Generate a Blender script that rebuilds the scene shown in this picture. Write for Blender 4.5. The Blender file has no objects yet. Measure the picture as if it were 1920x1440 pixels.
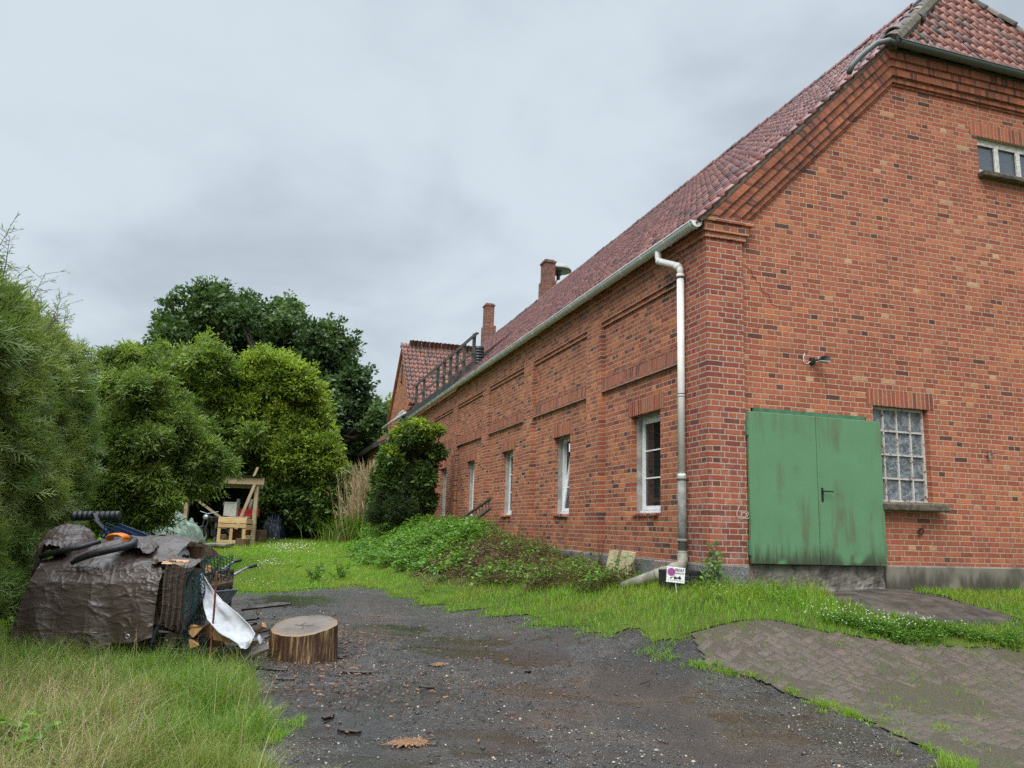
import bpy, bmesh, math, random
import numpy as np
from mathutils import Vector, Matrix
random.seed(7); RNG = np.random.default_rng(11)
scene = bpy.context.scene
COL = scene.collection

# ------------------------------------------------------------------ camera
FPX, YAW, PITCH, ROLL = 1484.2, math.radians(17.076), math.radians(10.190), math.radians(1.782)
CAM = np.array([-5.584, -9.220, 0.398])
_cy, _sy, _cp, _sp = math.cos(YAW), math.sin(YAW), math.cos(PITCH), math.sin(PITCH)
FWD = np.array([_sy*_cp, _cy*_cp, _sp])
_r = np.array([_cy, -_sy, 0.0]); _u = np.cross(_r, FWD)
RGT = math.cos(ROLL)*_r + math.sin(ROLL)*_u
UPV = -math.sin(ROLL)*_r + math.cos(ROLL)*_u
cam_d = bpy.data.cameras.new("camera"); cam = bpy.data.objects.new("camera", cam_d); COL.objects.link(cam)
cam_d.sensor_width = 36.0; cam_d.lens = FPX/1920.0*36.0; cam_d.clip_end = 3000; cam_d.clip_start = 0.05
M = Matrix(((RGT[0], UPV[0], -FWD[0], CAM[0]), (RGT[1], UPV[1], -FWD[1], CAM[1]), (RGT[2], UPV[2], -FWD[2], CAM[2]), (0, 0, 0, 1)))
cam.matrix_world = M
scene.camera = cam

# ------------------------------------------------------------------ sky, sun, exposure
SUN_EL, SUN_AZ = math.radians(48), math.radians(215)      # soft light from behind the camera, a little to the left
world = bpy.data.worlds.new("World"); scene.world = world; world.use_nodes = True
wt = world.node_tree; wt.nodes.clear()
def wn(t, **k):
    n = wt.nodes.new(t)
    for a, b in k.items(): setattr(n, a, b)
    return n
w_out = wn("ShaderNodeOutputWorld"); w_bg = wn("ShaderNodeBackground"); w_bg.inputs["Strength"].default_value = 0.1
sky = wn("ShaderNodeTexSky", sky_type='NISHITA', sun_disc=False, sun_elevation=SUN_EL, sun_rotation=SUN_AZ, air_density=1.2, dust_density=4.0)
tc = wn("ShaderNodeTexCoord"); sep = wn("ShaderNodeSeparateXYZ"); wt.links.new(tc.outputs["Generated"], sep.inputs[0])
def wmath(op, a, b=None):
    n = wn("ShaderNodeMath", operation=op)
    for i, v in enumerate((a, b)):
        if v is None: continue
        if isinstance(v, (int, float)): n.inputs[i].default_value = v
        else: wt.links.new(v, n.inputs[i])
    return n.outputs[0]
zc = wmath('MAXIMUM', sep.outputs[2], 0.0)
# flatten the clouds overhead so that they stretch towards the horizon
den = wmath('ADD', zc, 0.35)
comb = wn("ShaderNodeCombineXYZ")
wt.links.new(wmath('DIVIDE', sep.outputs[0], den), comb.inputs[0]); wt.links.new(wmath('DIVIDE', sep.outputs[1], den), comb.inputs[1]); wt.links.new(wmath('MULTIPLY', zc, 1.2), comb.inputs[2])
nz = wn("ShaderNodeTexNoise"); nz.inputs["Scale"].default_value = 2.0; nz.inputs["Detail"].default_value = 5.0; nz.inputs["Roughness"].default_value = 0.53; nz.inputs["Distortion"].default_value = 0.3
wt.links.new(comb.outputs[0], nz.inputs["Vector"])
nz2 = wn("ShaderNodeTexNoise"); nz2.inputs["Scale"].default_value = 0.75; nz2.inputs["Detail"].default_value = 2.0
wt.links.new(comb.outputs[0], nz2.inputs["Vector"])
cl = wn("ShaderNodeValToRGB"); cl.color_ramp.interpolation = 'EASE'
els = cl.color_ramp.elements
els[0].position = 0.385; els[0].color = (0.325, 0.378, 0.426, 1)
els[1].position = 0.615; els[1].color = (0.470, 0.532, 0.582, 1)
cf = wmath('ADD', wmath('MULTIPLY', nz.outputs["Fac"], 0.6), wmath('MULTIPLY', nz2.outputs["Fac"], 0.4))
wt.links.new(cf, cl.inputs["Fac"])
# an overcast dome is about three times as bright overhead as near the horizon
zen = wn("ShaderNodeMapRange"); zen.interpolation_type = 'SMOOTHSTEP'
for k, v in (("From Min", 0.62), ("From Max", 0.97), ("To Min", 1.0), ("To Max", 6.2)): zen.inputs[k].default_value = v
wt.links.new(sep.outputs[2], zen.inputs["Value"])
sc1 = wn("ShaderNodeVectorMath", operation='SCALE'); wt.links.new(cl.outputs[0], sc1.inputs[0]); wt.links.new(wmath('MULTIPLY', zen.outputs[0], 10.0), sc1.inputs["Scale"])
wmix = wn("ShaderNodeMixRGB"); wmix.inputs[0].default_value = 0.93
wt.links.new(sky.outputs[0], wmix.inputs[1]); wt.links.new(sc1.outputs[0], wmix.inputs[2])
wt.links.new(wmix.outputs[0], w_bg.inputs["Color"]); wt.links.new(w_bg.outputs[0], w_out.inputs[0])
sun_d = bpy.data.lights.new("sun", 'SUN'); sun_d.energy = 1.9; sun_d.angle = math.radians(40); sun_d.color = (1.0, 0.965, 0.91)
sun = bpy.data.objects.new("sun", sun_d); COL.objects.link(sun)
_sd = Vector((math.sin(SUN_AZ)*math.cos(SUN_EL), math.cos(SUN_AZ)*math.cos(SUN_EL), math.sin(SUN_EL)))
sun.rotation_euler = _sd.to_track_quat('Z', 'Y').to_euler(); sun.location = (0, -10, 30)
scene.view_settings.view_transform = 'Standard'; scene.view_settings.look = 'None'
scene.view_settings.exposure = 0.55; scene.view_settings.gamma = 1.0
scene.cycles.max_bounces = 8; scene.cycles.transparent_max_bounces = 8
scene.cycles.use_denoising = False

# ------------------------------------------------------------------ where things stand
def ray(px, py): return FWD + (px-960)/FPX*RGT - (py-720)/FPX*UPV
def P(px, py, d): return CAM + d*ray(px, py)
def on_x(px, py, x):
    r = ray(px, py); return CAM + (x-CAM[0])/r[0]*r
def on_y(px, py, y):
    r = ray(px, py); return CAM + (y-CAM[1])/r[1]*r
_gy = np.array([-400, -12, -2, 1, 5, 10, 16, 26, 45, 400.0]); _gz = np.array([-1.10, -1.08, -1.05, -1.0, -0.86, -0.62, -0.40, -0.13, 0.0, 0.0])
def sstep(t):
    t = np.clip(t, 0, 1); return t*t*(3-2*t)
def hills(x, y):
    return (np.sin(x*1.7+y*0.6)*np.sin(y*1.3-x*0.4)*0.018 + np.sin(x*4.1-1.0)*np.sin(y*3.7+2.0)*0.007 + np.sin(x*8.3+1.1*np.sin(y*5.2))*np.sin(y*9.1+0.7)*0.0045)
def ground_z(x, y):
    x = np.asarray(x, float); y = np.asarray(y, float)
    g = np.interp(y, _gy, _gz)
    d = np.hypot(np.maximum(-x, 0), np.maximum(-y, 0))
    hh = np.interp(y, [-3, 4, 10, 20, 40], [-0.33, -0.36, -0.22, -0.10, 0.0])
    s = 1-sstep((d-0.25)/2.9)
    g = g + (hh-g)*s
    # the overgrown earth mound along the long wall
    mx = np.exp(-((x+1.1)/1.15)**2); my = sstep((y-2.2)/7.0)*(1-sstep((y-20)/5.0))
    g = g + 0.52*mx*my
    return g + hills(x, y)
def at(px, py):
    r = ray(px, py); t = 2.0; prev = t
    while t < 300:
        p = CAM + t*r
        if p[2] <= ground_z(p[0], p[1]): break
        prev = t; t += 0.05 + 0.004*t
    lo, hi = prev, t
    for _ in range(25):
        m = (lo+hi)/2; p = CAM + m*r
        if p[2] <= ground_z(p[0], p[1]): hi = m
        else: lo = m
    return CAM + hi*r
def Gp(x, y, dz=0.0): return np.array([x, y, float(ground_z(x, y))+dz])

# ------------------------------------------------------------------ object helpers
def tag(o, label=None, cat=None, group=None, kind=None):
    if label: o['label'] = label
    if cat: o['category'] = cat
    if group: o['group'] = group
    if kind: o['kind'] = kind
    return o
def empty(name, loc=(0, 0, 0), label=None, cat=None, group=None):
    o = bpy.data.objects.new(name, None); COL.objects.link(o); o.location = tuple(loc); o.empty_display_size = 0.2
    return tag(o, label, cat, group)
def wmat(o):
    m = o.matrix_basis.copy()
    return m if o.parent is None else wmat(o.parent) @ o.matrix_parent_inverse @ m
def finish(name, me, mat, parent=None, smooth=False):
    if mat is not None:
        for m in (mat if isinstance(mat, (list, tuple)) else [mat]): me.materials.append(m)
    if smooth: me.polygons.foreach_set('use_smooth', [True]*len(me.polygons))
    me.update()
    o = bpy.data.objects.new(name, me); COL.objects.link(o)
    if parent is not None:
        o.parent = parent
        o.matrix_parent_inverse = wmat(parent).inverted()
    return o
def np_mesh(name, V, F, tint=None, uv=None):
    """V (n,3); F an (m,k) array of equal-sized faces"""
    me = bpy.data.meshes.new(name); V = np.asarray(V, np.float32); F = np.asarray(F, np.int32)
    m, k = F.shape
    me.vertices.add(len(V)); me.vertices.foreach_set('co', V.ravel())
    me.loops.add(m*k); me.loops.foreach_set('vertex_index', F.ravel())
    me.polygons.add(m); me.polygons.foreach_set('loop_start', np.arange(0, m*k, k, dtype=np.int32)); me.polygons.foreach_set('loop_total', np.full(m, k, np.int32))
    if tint is not None:
        a = me.attributes.new('tint', 'FLOAT', 'POINT'); a.data.foreach_set('value', np.asarray(tint, np.float32))
    if uv is not None:
        l = me.uv_layers.new(name='UVMap'); l.data.foreach_set('uv', np.asarray(uv, np.float32)[F.ravel()].ravel())
    me.update(calc_edges=True); me.validate()
    return me

class MB:
    """collects faces of one mesh object; every corner has a uv in metres"""
    def __init__(s): s.v = []; s.f = []; s.uv = []; s.t = []; s.cur = 0.5
    def add(s, pts, uvs=None):
        i = len(s.v); s.v += [tuple(map(float, p)) for p in pts]; s.t += [s.cur]*len(pts)
        s.f.append(tuple(range(i, i+len(pts))))
        s.uv += list(uvs) if uvs is not None else [(p[0]+p[1], p[2]) for p in pts]
    def faces(s, V, F, uvs=None):
        i = len(s.v); s.v += [tuple(map(float, p)) for p in V]; s.t += [s.cur]*len(V)
        for f in F:
            s.f.append(tuple(i+k for k in f))
            s.uv += [uvs[k] if uvs is not None else (V[k][0]+V[k][1], V[k][2]) for k in f]
    def box(s, a, b, swap=False):
        x0, y0, z0 = a; x1, y1, z1 = b
        c = [(x0, y0, z0), (x1, y0, z0), (x1, y1, z0), (x0, y1, z0), (x0, y0, z1), (x1, y0, z1), (x1, y1, z1), (x0, y1, z1)]
        for q in ((0, 3, 2, 1), (4, 5, 6, 7), (0, 1, 5, 4), (1, 2, 6, 5), (2, 3, 7, 6), (3, 0, 4, 7)):
            p = [c[k] for k in q]
            s.add(p, [(w[2]-z0, w[0]+w[1]) for w in p] if swap else None)
    def obox(s, c, X, Y, Z, bev=0.0, jit=0.0):
        """oriented box: centre, half-axes; optional bevel of the edges"""
        c = np.asarray(c, float); A = [np.asarray(a, float) for a in (X, Y, Z)]
        if bev <= 0:
            V = [c+i*A[0]+j*A[1]+k*A[2] for i in (-1, 1) for j in (-1, 1) for k in (-1, 1)]
            if jit: V = [v+RNG.normal(0, jit, 3) for v in V]
            s.faces(V, [(0, 1, 3, 2), (4, 6, 7, 5), (0, 4, 5, 1), (2, 3, 7, 6), (0, 2, 6, 4), (1, 5, 7, 3)])
            return
        L = [np.linalg.norm(a) for a in A]; U = [a/l for a, l in zip(A, L)]
        V = []; idx = {}
        for i in (-1, 1):
            for j in (-1, 1):
                for k in (-1, 1):
                    j_ = RNG.normal(0, jit, 3) if jit else 0
                    for ax in range(3):
                        q = [i*L[0], j*L[1], k*L[2]]
                        for o in range(3):
                            if o != ax: q[o] -= (i, j, k)[o]*bev
                        idx[(i, j, k, ax)] = len(V); V.append(c+q[0]*U[0]+q[1]*U[1]+q[2]*U[2]+j_)
        F = []
        for ax in range(3):
            o1, o2 = [(1, 2), (2, 0), (0, 1)][ax]
            for sg in (-1, 1):
                r = []
                for (p, q) in ((-1, -1), (1, -1), (1, 1), (-1, 1)):
                    t = [0, 0, 0]; t[ax] = sg; t[o1] = p; t[o2] = q; r.append(idx[(*t, ax)])
                F.append(tuple(r if sg > 0 else r[::-1]))
            for p in (-1, 1):
                for q in (-1, 1):
                    t0 = [0, 0, 0]; t1 = [0, 0, 0]; t0[ax] = -1; t1[ax] = 1
                    for t in (t0, t1): t[o1] = p; t[o2] = q
                    r = (idx[(*t0, o1)], idx[(*t1, o1)], idx[(*t1, o2)], idx[(*t0, o2)])
                    F.append(r if p*q > 0 else r[::-1])
        for i in (-1, 1):
            for j in (-1, 1):
                for k in (-1, 1):
                    r = (idx[(i, j, k, 0)], idx[(i, j, k, 1)], idx[(i, j, k, 2)]); F.append(r if i*j*k > 0 else r[::-1])
        s.faces(V, F)
    def bar(s, a, b, w, h, up=(0, 0, 1), bev=0.0, jit=0.0):
        a = np.asarray(a, float); b = np.asarray(b, float); d = b-a; L = np.linalg.norm(d); d = d/L
        up = np.asarray(up, float)
        if abs(d@up) > 0.98: up = np.array([1.0, 0, 0])
        x = np.cross(d, up); x /= np.linalg.norm(x); z = np.cross(x, d)
        s.obox((a+b)/2, d*L/2, x*w/2, z*h/2, bev, jit)
    def tube(s, path, r, n=10, cap=True):
        path = [np.asarray(p, float) for p in path]; rs = r if isinstance(r, (list, tuple, np.ndarray)) else [r]*len(path)
        rings = []; N = None
        for i, p in enumerate(path):
            t = path[min(i+1, len(path)-1)]-path[max(i-1, 0)]; t = t/(np.linalg.norm(t)+1e-9)
            if N is None:
                N = np.cross(t, (0, 0, 1.0))
                if np.linalg.norm(N) < 0.05: N = np.cross(t, (1.0, 0, 0))
            N = N-(N@t)*t; N /= np.linalg.norm(N); B = np.cross(t, N)
            rings.append([p+rs[i]*(math.cos(a)*N+math.sin(a)*B) for a in np.linspace(0, 2*math.pi, n, endpoint=False)])
        V = [q for g in rings for q in g]; F = []; acc = 0; uvs = []
        for i, g in enumerate(rings):
            if i: acc += np.linalg.norm(path[i]-path[i-1])
            uvs += [(k/n*2*math.pi*rs[i], acc) for k in range(n)]
        for i in range(len(rings)-1):
            for k in range(n): F.append((i*n+k, i*n+(k+1) % n, (i+1)*n+(k+1) % n, (i+1)*n+k))
        if cap: F.append(tuple(range(n))[::-1]); F.append(tuple(range((len(rings)-1)*n, len(rings)*n)))
        s.faces(V, F, uvs)
    def lathe(s, prof, c=(0, 0, 0), n=16, axis=None):
        c = np.asarray(c, float)
        Z = np.array([0, 0, 1.0]) if axis is None else np.asarray(axis, float)/np.linalg.norm(axis)
        X = np.cross(Z, (0, 1.0, 0.01)); X /= np.linalg.norm(X); Y = np.cross(Z, X)
        V = [c+z*Z+r*(math.cos(a)*X+math.sin(a)*Y) for r, z in prof for a in np.linspace(0, 2*math.pi, n, endpoint=False)]; F = []
        for i in range(len(prof)-1):
            for k in range(n): F.append((i*n+k, i*n+(k+1) % n, (i+1)*n+(k+1) % n, (i+1)*n+k))
        if prof[0][0] > 1e-4: F.append(tuple(range(n))[::-1])
        if prof[-1][0] > 1e-4: F.append(tuple(range((len(prof)-1)*n, len(prof)*n)))
        s.faces(V, F)
    def grid(s, Pts, uvs=None):
        """Pts [rows][cols] of points"""
        R, Cn = len(Pts), len(Pts[0]); V = [p for r in Pts for p in r]
        U = [u for r in uvs for u in r] if uvs is not None else None
        s.faces(V, [(i*Cn+j, i*Cn+j+1, (i+1)*Cn+j+1, (i+1)*Cn+j) for i in range(R-1) for j in range(Cn-1)], U)
    def build(s, name, mat, parent=None, smooth=False):
        me = bpy.data.meshes.new(name); me.from_pydata(s.v, [], s.f)
        l = me.uv_layers.new(name='UVMap'); l.data.foreach_set('uv', np.asarray(s.uv, np.float32).ravel())
        a = me.attributes.new('tint', 'FLOAT', 'POINT'); a.data.foreach_set('value', np.asarray(s.t, np.float32))
        return finish(name, me, mat, parent, smooth)
# ------------------------------------------------------------------ materials
class G:
    def __init__(s, name):
        s.mat = bpy.data.materials.new(name); s.mat.use_nodes = True; s.t = s.mat.node_tree
        s.b = s.t.nodes['Principled BSDF']; s.out = s.t.nodes['Material Output']
    def put(s, sock, v):
        if isinstance(v, bpy.types.NodeSocket): s.t.links.new(v, sock)
        elif isinstance(v, (tuple, list)) and len(v) == 3 and sock.type == 'RGBA': sock.default_value = (*v, 1)
        else: sock.default_value = v
    def n(s, typ, ins=None, **props):
        n = s.t.nodes.new(typ)
        for k, v in props.items(): setattr(n, k, v)
        for k, v in (ins or {}).items(): s.put(n.inputs[k], v)
        return n
    def m(s, op, a, b=None, c=None):
        n = s.t.nodes.new('ShaderNodeMath'); n.operation = op
        for i, v in enumerate((a, b, c)):
            if v is not None: s.put(n.inputs[i], v)
        return n.outputs[0]
    def noise(s, scale, detail=3.0, rough=0.5, vec=None, dist=0.0):
        i = {'Scale': scale, 'Detail': detail, 'Roughness': rough, 'Distortion': dist}
        if vec is not None: i['Vector'] = vec
        return s.n('ShaderNodeTexNoise', i).outputs['Fac']
    def vor(s, scale, vec=None, feature='F1'):
        i = {'Scale': scale}
        if vec is not None: i['Vector'] = vec
        return s.n('ShaderNodeTexVoronoi', i, feature=feature)
    def ramp(s, fac, els, interp='LINEAR'):
        n = s.n('ShaderNodeValToRGB', {'Fac': fac}); r = n.color_ramp; r.interpolation = interp
        while len(r.elements) < len(els): r.elements.new(0.5)
        for e, (p, c) in zip(r.elements, els):
            e.position = p; e.color = (*c, 1) if isinstance(c, (tuple, list)) else (c, c, c, 1)
        return n.outputs['Color']
    def mix(s, fac, a, b, mode='MIX'):
        return s.n('ShaderNodeMixRGB', {0: fac, 1: a, 2: b}, blend_type=mode).outputs[0]
    def range(s, v, a, b, c=0.0, d=1.0):
        return s.n('ShaderNodeMapRange', {'Value': v, 'From Min': a, 'From Max': b, 'To Min': c, 'To Max': d}, interpolation_type='SMOOTHSTEP').outputs[0]
    def pos(s): return s.n('ShaderNodeNewGeometry').outputs['Position']
    def obj(s): return s.n('ShaderNodeTexCoord').outputs['Object']
    def uv(s): return s.n('ShaderNodeUVMap', uv_map='UVMap').outputs[0]
    def scaled(s, vec, x, y, z): return s.n('ShaderNodeMapping', {'Vector': vec, 'Scale': (x, y, z)}).outputs[0]
    def tint(s): return s.n('ShaderNodeAttribute', attribute_name='tint').outputs['Fac']
    def bump(s, h, strength=0.5, dist=0.01, nrm=None):
        i = {'Height': h, 'Strength': strength, 'Distance': dist}
        if nrm is not None: i['Normal'] = nrm
        return s.n('ShaderNodeBump', i).outputs[0]
    def set(s, color=None, rough=None, normal=None, spec=None, metal=None, **k):
        if color is not None: s.put(s.b.inputs['Base Color'], color)
        if rough is not None: s.put(s.b.inputs['Roughness'], rough)
        if normal is not None: s.put(s.b.inputs['Normal'], normal)
        if spec is not None: s.put(s.b.inputs['Specular IOR Level'], spec)
        if metal is not None: s.put(s.b.inputs['Metallic'], metal)
        for a, v in k.items(): s.put(s.b.inputs[a.replace('_', ' ')], v)
        return s.mat

def brick(name, cols, mortar, salt=0.0, dirt=0.3, mode='bond', mw=0.0):
    g = G(name); uv = g.uv(); sp = g.n('ShaderNodeSeparateXYZ', {0: uv}); u, v = sp.outputs[0], sp.outputs[1]
    pos = g.pos()
    wob = g.noise(3.0, 2, 0.5, pos); v = g.m('ADD', v, g.m('MULTIPLY', g.m('SUBTRACT', wob, 0.5), 0.012))
    H = 0.077
    if mode == 'bond':
        row = g.m('FLOOR', g.m('DIVIDE', v, H)); fv = g.m('FRACT', g.m('DIVIDE', v, H)); par = g.m('FLOORED_MODULO', row, 2.0)
        ln = g.m('SUBTRACT', 0.250, g.m('MULTIPLY', par, 0.125)); off = g.m('MULTIPLY', par, 0.0625)
        rj = g.m('MULTIPLY', g.m('FRACT', g.m('MULTIPLY', row, 0.37)), 0.02)
        cu = g.m('DIVIDE', g.m('ADD', g.m('ADD', u, off), rj), ln)
        hh = H
    else:                                           # bricks standing on end or on edge side by side
        row = g.m('FLOOR', g.m('DIVIDE', v, 0.255)); fv = g.m('FRACT', g.m('DIVIDE', v, 0.255)); par = 0.0
        ln = H; cu = g.m('DIVIDE', u, H); hh = 0.255
    col = g.m('FLOOR', cu); fu = g.m('FRACT', cu)
    du = g.m('MULTIPLY', g.m('MINIMUM', fu, g.m('SUBTRACT', 1.0, fu)), ln)
    dv = g.m('MULTIPLY', g.m('MINIMUM', fv, g.m('SUBTRACT', 1.0, fv)), hh)
    d = g.m('MINIMUM', du, dv)
    d = g.m('ADD', d, g.m('MULTIPLY', g.m('SUBTRACT', g.noise(32, 3, 0.65, pos), 0.5), 0.012))
    mask = g.range(d, 0.0048+mw, 0.0090+mw)
    idv = g.n('ShaderNodeCombineXYZ', {0: col, 1: row, 2: par}).outputs[0]
    wn1 = g.n('ShaderNodeTexWhiteNoise', {'Vector': idv}, noise_dimensions='3D')
    rnd, rcol = wn1.outputs['Value'], wn1.outputs['Color']
    bcol = g.ramp(rnd, cols)
    sep2 = g.n('ShaderNodeSeparateXYZ', {0: rcol})
    bcol = g.mix(1.0, bcol, g.ramp(g.noise(55, 3, 0.65, pos), [(0.3, 0.72), (0.7, 1.22)]), 'MULTIPLY')
    bcol = g.mix(1.0, bcol, g.ramp(sep2.outputs[1], [(0.0, 0.84), (1.0, 1.14)]), 'MULTIPLY')
    bcol = g.mix(1.0, bcol, g.ramp(g.noise(0.55, 3, 0.6, pos), [(0.35, (0.90, 0.86, 0.88)), (0.65, (1.06, 1.08, 1.06))]), 'MULTIPLY')
    big = g.noise(0.9, 4, 0.6, pos)
    mcol = g.mix(g.noise(1.8, 3, 0.6, pos), mortar, tuple(c*0.62 for c in mortar))
    c = g.mix(mask, mcol, bcol)
    c = g.mix(g.m('MULTIPLY', g.range(big, 0.48, 0.72), dirt), c, (0.055, 0.042, 0.036))
    if salt > 0:
        sn = g.range(g.noise(4.5, 6, 0.75, pos), 0.47, 0.68); zz = g.n('ShaderNodeSeparateXYZ', {0: pos}).outputs[2]
        lo = g.range(zz, 3.2, 0.4)
        c = g.mix(g.m('MULTIPLY', g.m('MULTIPLY', g.m('MULTIPLY', sn, lo), g.m('SUBTRACT', 1.0, g.m('MULTIPLY', mask, 0.6))), salt), c, (0.60, 0.50, 0.47))
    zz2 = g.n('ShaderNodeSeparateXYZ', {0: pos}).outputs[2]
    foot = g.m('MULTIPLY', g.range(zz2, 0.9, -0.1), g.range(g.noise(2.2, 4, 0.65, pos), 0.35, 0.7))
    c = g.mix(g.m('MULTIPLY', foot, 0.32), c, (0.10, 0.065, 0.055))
    hgt = g.m('ADD', g.m('MULTIPLY', mask, 1.0), g.m('MULTIPLY', g.noise(70, 3, 0.7, pos), 0.35))
    return g.set(c, g.m('SUBTRACT', 0.86, g.m('MULTIPLY', mask, 0.14)), g.bump(hgt, 0.8, 0.012), spec=0.3)

GABLE_COLS = [(0.0, (0.088, 0.043, 0.037)), (0.035, (0.167, 0.057, 0.041)), (0.06, (0.303, 0.084, 0.048)), (0.45, (0.376, 0.106, 0.058)), (0.80, (0.415, 0.130, 0.072)), (0.975, (0.458, 0.147, 0.060)), (0.993, (0.538, 0.303, 0.165))]
SIDE_COLS = [(0.0, (0.083, 0.046, 0.041)), (0.05, (0.146, 0.057, 0.043)), (0.11, (0.273, 0.076, 0.047)), (0.5, (0.381, 0.109, 0.054)), (0.80, (0.440, 0.143, 0.068)), (0.97, (0.488, 0.170, 0.065)), (1.0, (0.488, 0.209, 0.095))]
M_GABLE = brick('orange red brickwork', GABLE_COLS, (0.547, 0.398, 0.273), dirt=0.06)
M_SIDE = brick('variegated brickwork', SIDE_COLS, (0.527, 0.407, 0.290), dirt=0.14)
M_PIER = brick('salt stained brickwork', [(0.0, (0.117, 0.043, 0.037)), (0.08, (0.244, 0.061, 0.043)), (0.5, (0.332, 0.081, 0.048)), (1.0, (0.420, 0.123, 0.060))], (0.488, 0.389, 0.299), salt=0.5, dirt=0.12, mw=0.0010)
M_SOLD = brick('soldier course bricks', [(0, (0.234, 0.071, 0.043)), (0.5, (0.376, 0.106, 0.055)), (1.0, (0.440, 0.138, 0.067))], (0.508, 0.379, 0.269), mode='soldier', dirt=0.2)
M_RAKE = brick('cornice bricks', [(0, (0.157, 0.051, 0.039)), (0.35, (0.351, 0.095, 0.048)), (1.0, (0.458, 0.138, 0.065))], (0.332, 0.237, 0.174), mode='soldier', dirt=0.35)
M_LEDGE = brick('weathered ledge bricks', [(0, (0.139, 0.059, 0.047)), (0.25, (0.307, 0.095, 0.057)), (1.0, (0.418, 0.138, 0.068))], (0.390, 0.303, 0.249), mode='soldier', dirt=0.25)
M_CHIM = brick('chimney bricks', [(0, (0.10, 0.05, 0.045)), (0.5, (0.23, 0.085, 0.058)), (1.0, (0.34, 0.12, 0.07))], (0.25, 0.20, 0.17), dirt=0.4)

def tiles(name, cols, rough=0.42, moss=0.3):
    g = G(name); pos = g.pos(); t = g.tint()
    c = g.ramp(t, cols)
    c = g.mix(1.0, c, g.ramp(g.noise(14, 4, 0.7, pos), [(0.3, 0.66), (0.7, 1.25)]), 'MULTIPLY')
    c = g.mix(g.m('MULTIPLY', g.range(g.noise(1.3, 5, 0.68, pos), 0.50, 0.68), moss), c, (0.050, 0.045, 0.030))
    c = g.mix(g.m('MULTIPLY', g.range(g.noise(26, 3, 0.6, pos), 0.60, 0.72), 0.45), c, (0.20, 0.17, 0.14))
    r = g.m('ADD', rough, g.m('MULTIPLY', g.noise(6, 3, 0.6, pos), 0.25))
    return g.set(c, r, g.bump(g.noise(60, 3, 0.6, pos), 0.25, 0.006), spec=0.5)
M_TILE = tiles('clay pantiles', [(0, (0.059, 0.048, 0.052)), (0.22, (0.117, 0.064, 0.067)), (0.45, (0.203, 0.079, 0.072)), (0.75, (0.266, 0.101, 0.085)), (1, (0.328, 0.154, 0.122))], 0.17, 0.20)
M_TILEH = tiles('hip pantiles', [(0, (0.11, 0.095, 0.09)), (0.15, (0.20, 0.115, 0.105)), (0.45, (0.30, 0.125, 0.105)), (0.8, (0.345, 0.145, 0.115)), (1, (0.40, 0.155, 0.10))], 0.42, 0.28)
M_RIDGE = tiles('mossy ridge tiles', [(0, (0.035, 0.035, 0.034)), (0.5, (0.085, 0.070, 0.062)), (1, (0.22, 0.17, 0.15))], 0.6, 0.6)

def plain(name, col, rough=0.6, var=0.25, scale=8.0, bump=0.15, bscale=60, spec=0.4, metal=0.0, col2=None, rough2=None):
    g = G(name); o = g.obj()
    n = g.noise(scale, 4, 0.62, o)
    c = g.mix(g.range(n, 0.3, 0.7), tuple(min(1, x*(1-var)) for x in col), tuple(min(1, x*(1+var*0.7)) for x in (col2 or col)))
    r = g.range(g.noise(scale*0.7, 3, 0.6, o), 0.3, 0.7, max(0.05, rough-0.1), min(1, rough+0.1)) if rough2 is None else g.range(n, 0.35, 0.65, rough, rough2)
    return g.set(c, r, g.bump(g.noise(bscale, 3, 0.6, o), bump, 0.01) if bump else None, spec=spec, metal=metal)

def streaked(name, col, dirt, amount=0.5, rough=0.45, sx=9.0, sz=0.7, low=None, th=(0.52, 0.74, 0.42, 0.68)):
    """painted metal or plaster with run-down streaks"""
    g = G(name); p = g.pos(); s = g.scaled(p, sx, sx, sz)
    a = g.range(g.noise(1.0, 5, 0.65, s), th[0], th[1]); b = g.range(g.noise(1.1, 3, 0.55, p), th[2], th[3])
    k = g.m('MULTIPLY', g.m('MULTIPLY', a, b), amount)
    c = g.mix(g.noise(2.5, 3, 0.5, p), tuple(x*0.88 for x in col), tuple(min(1, x*1.1) for x in col))
    c = g.mix(k, c, dirt)
    if low is not None:
        z = g.n('ShaderNodeSeparateXYZ', {0: p}).outputs[2]
        edge = g.m('ADD', z, g.m('MULTIPLY', g.m('SUBTRACT', g.noise(1.0, 5, 0.7, g.scaled(p, 13, 13, 1.6)), 0.5), -low[1]*2.2))
        patch = g.range(g.noise(2.3, 2, 0.5, p), 0.34, 0.46)
        c = g.mix(g.m('MULTIPLY', g.m('MULTIPLY', g.range(edge, low[0]+low[1], low[0]-0.02), patch), 0.85), c, low[2])
    return g.set(c, g.m('ADD', rough, g.m('MULTIPLY', k, 0.4)), g.bump(g.noise(5, 2, 0.5, p), 0.06, 0.02), spec=0.45)

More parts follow.
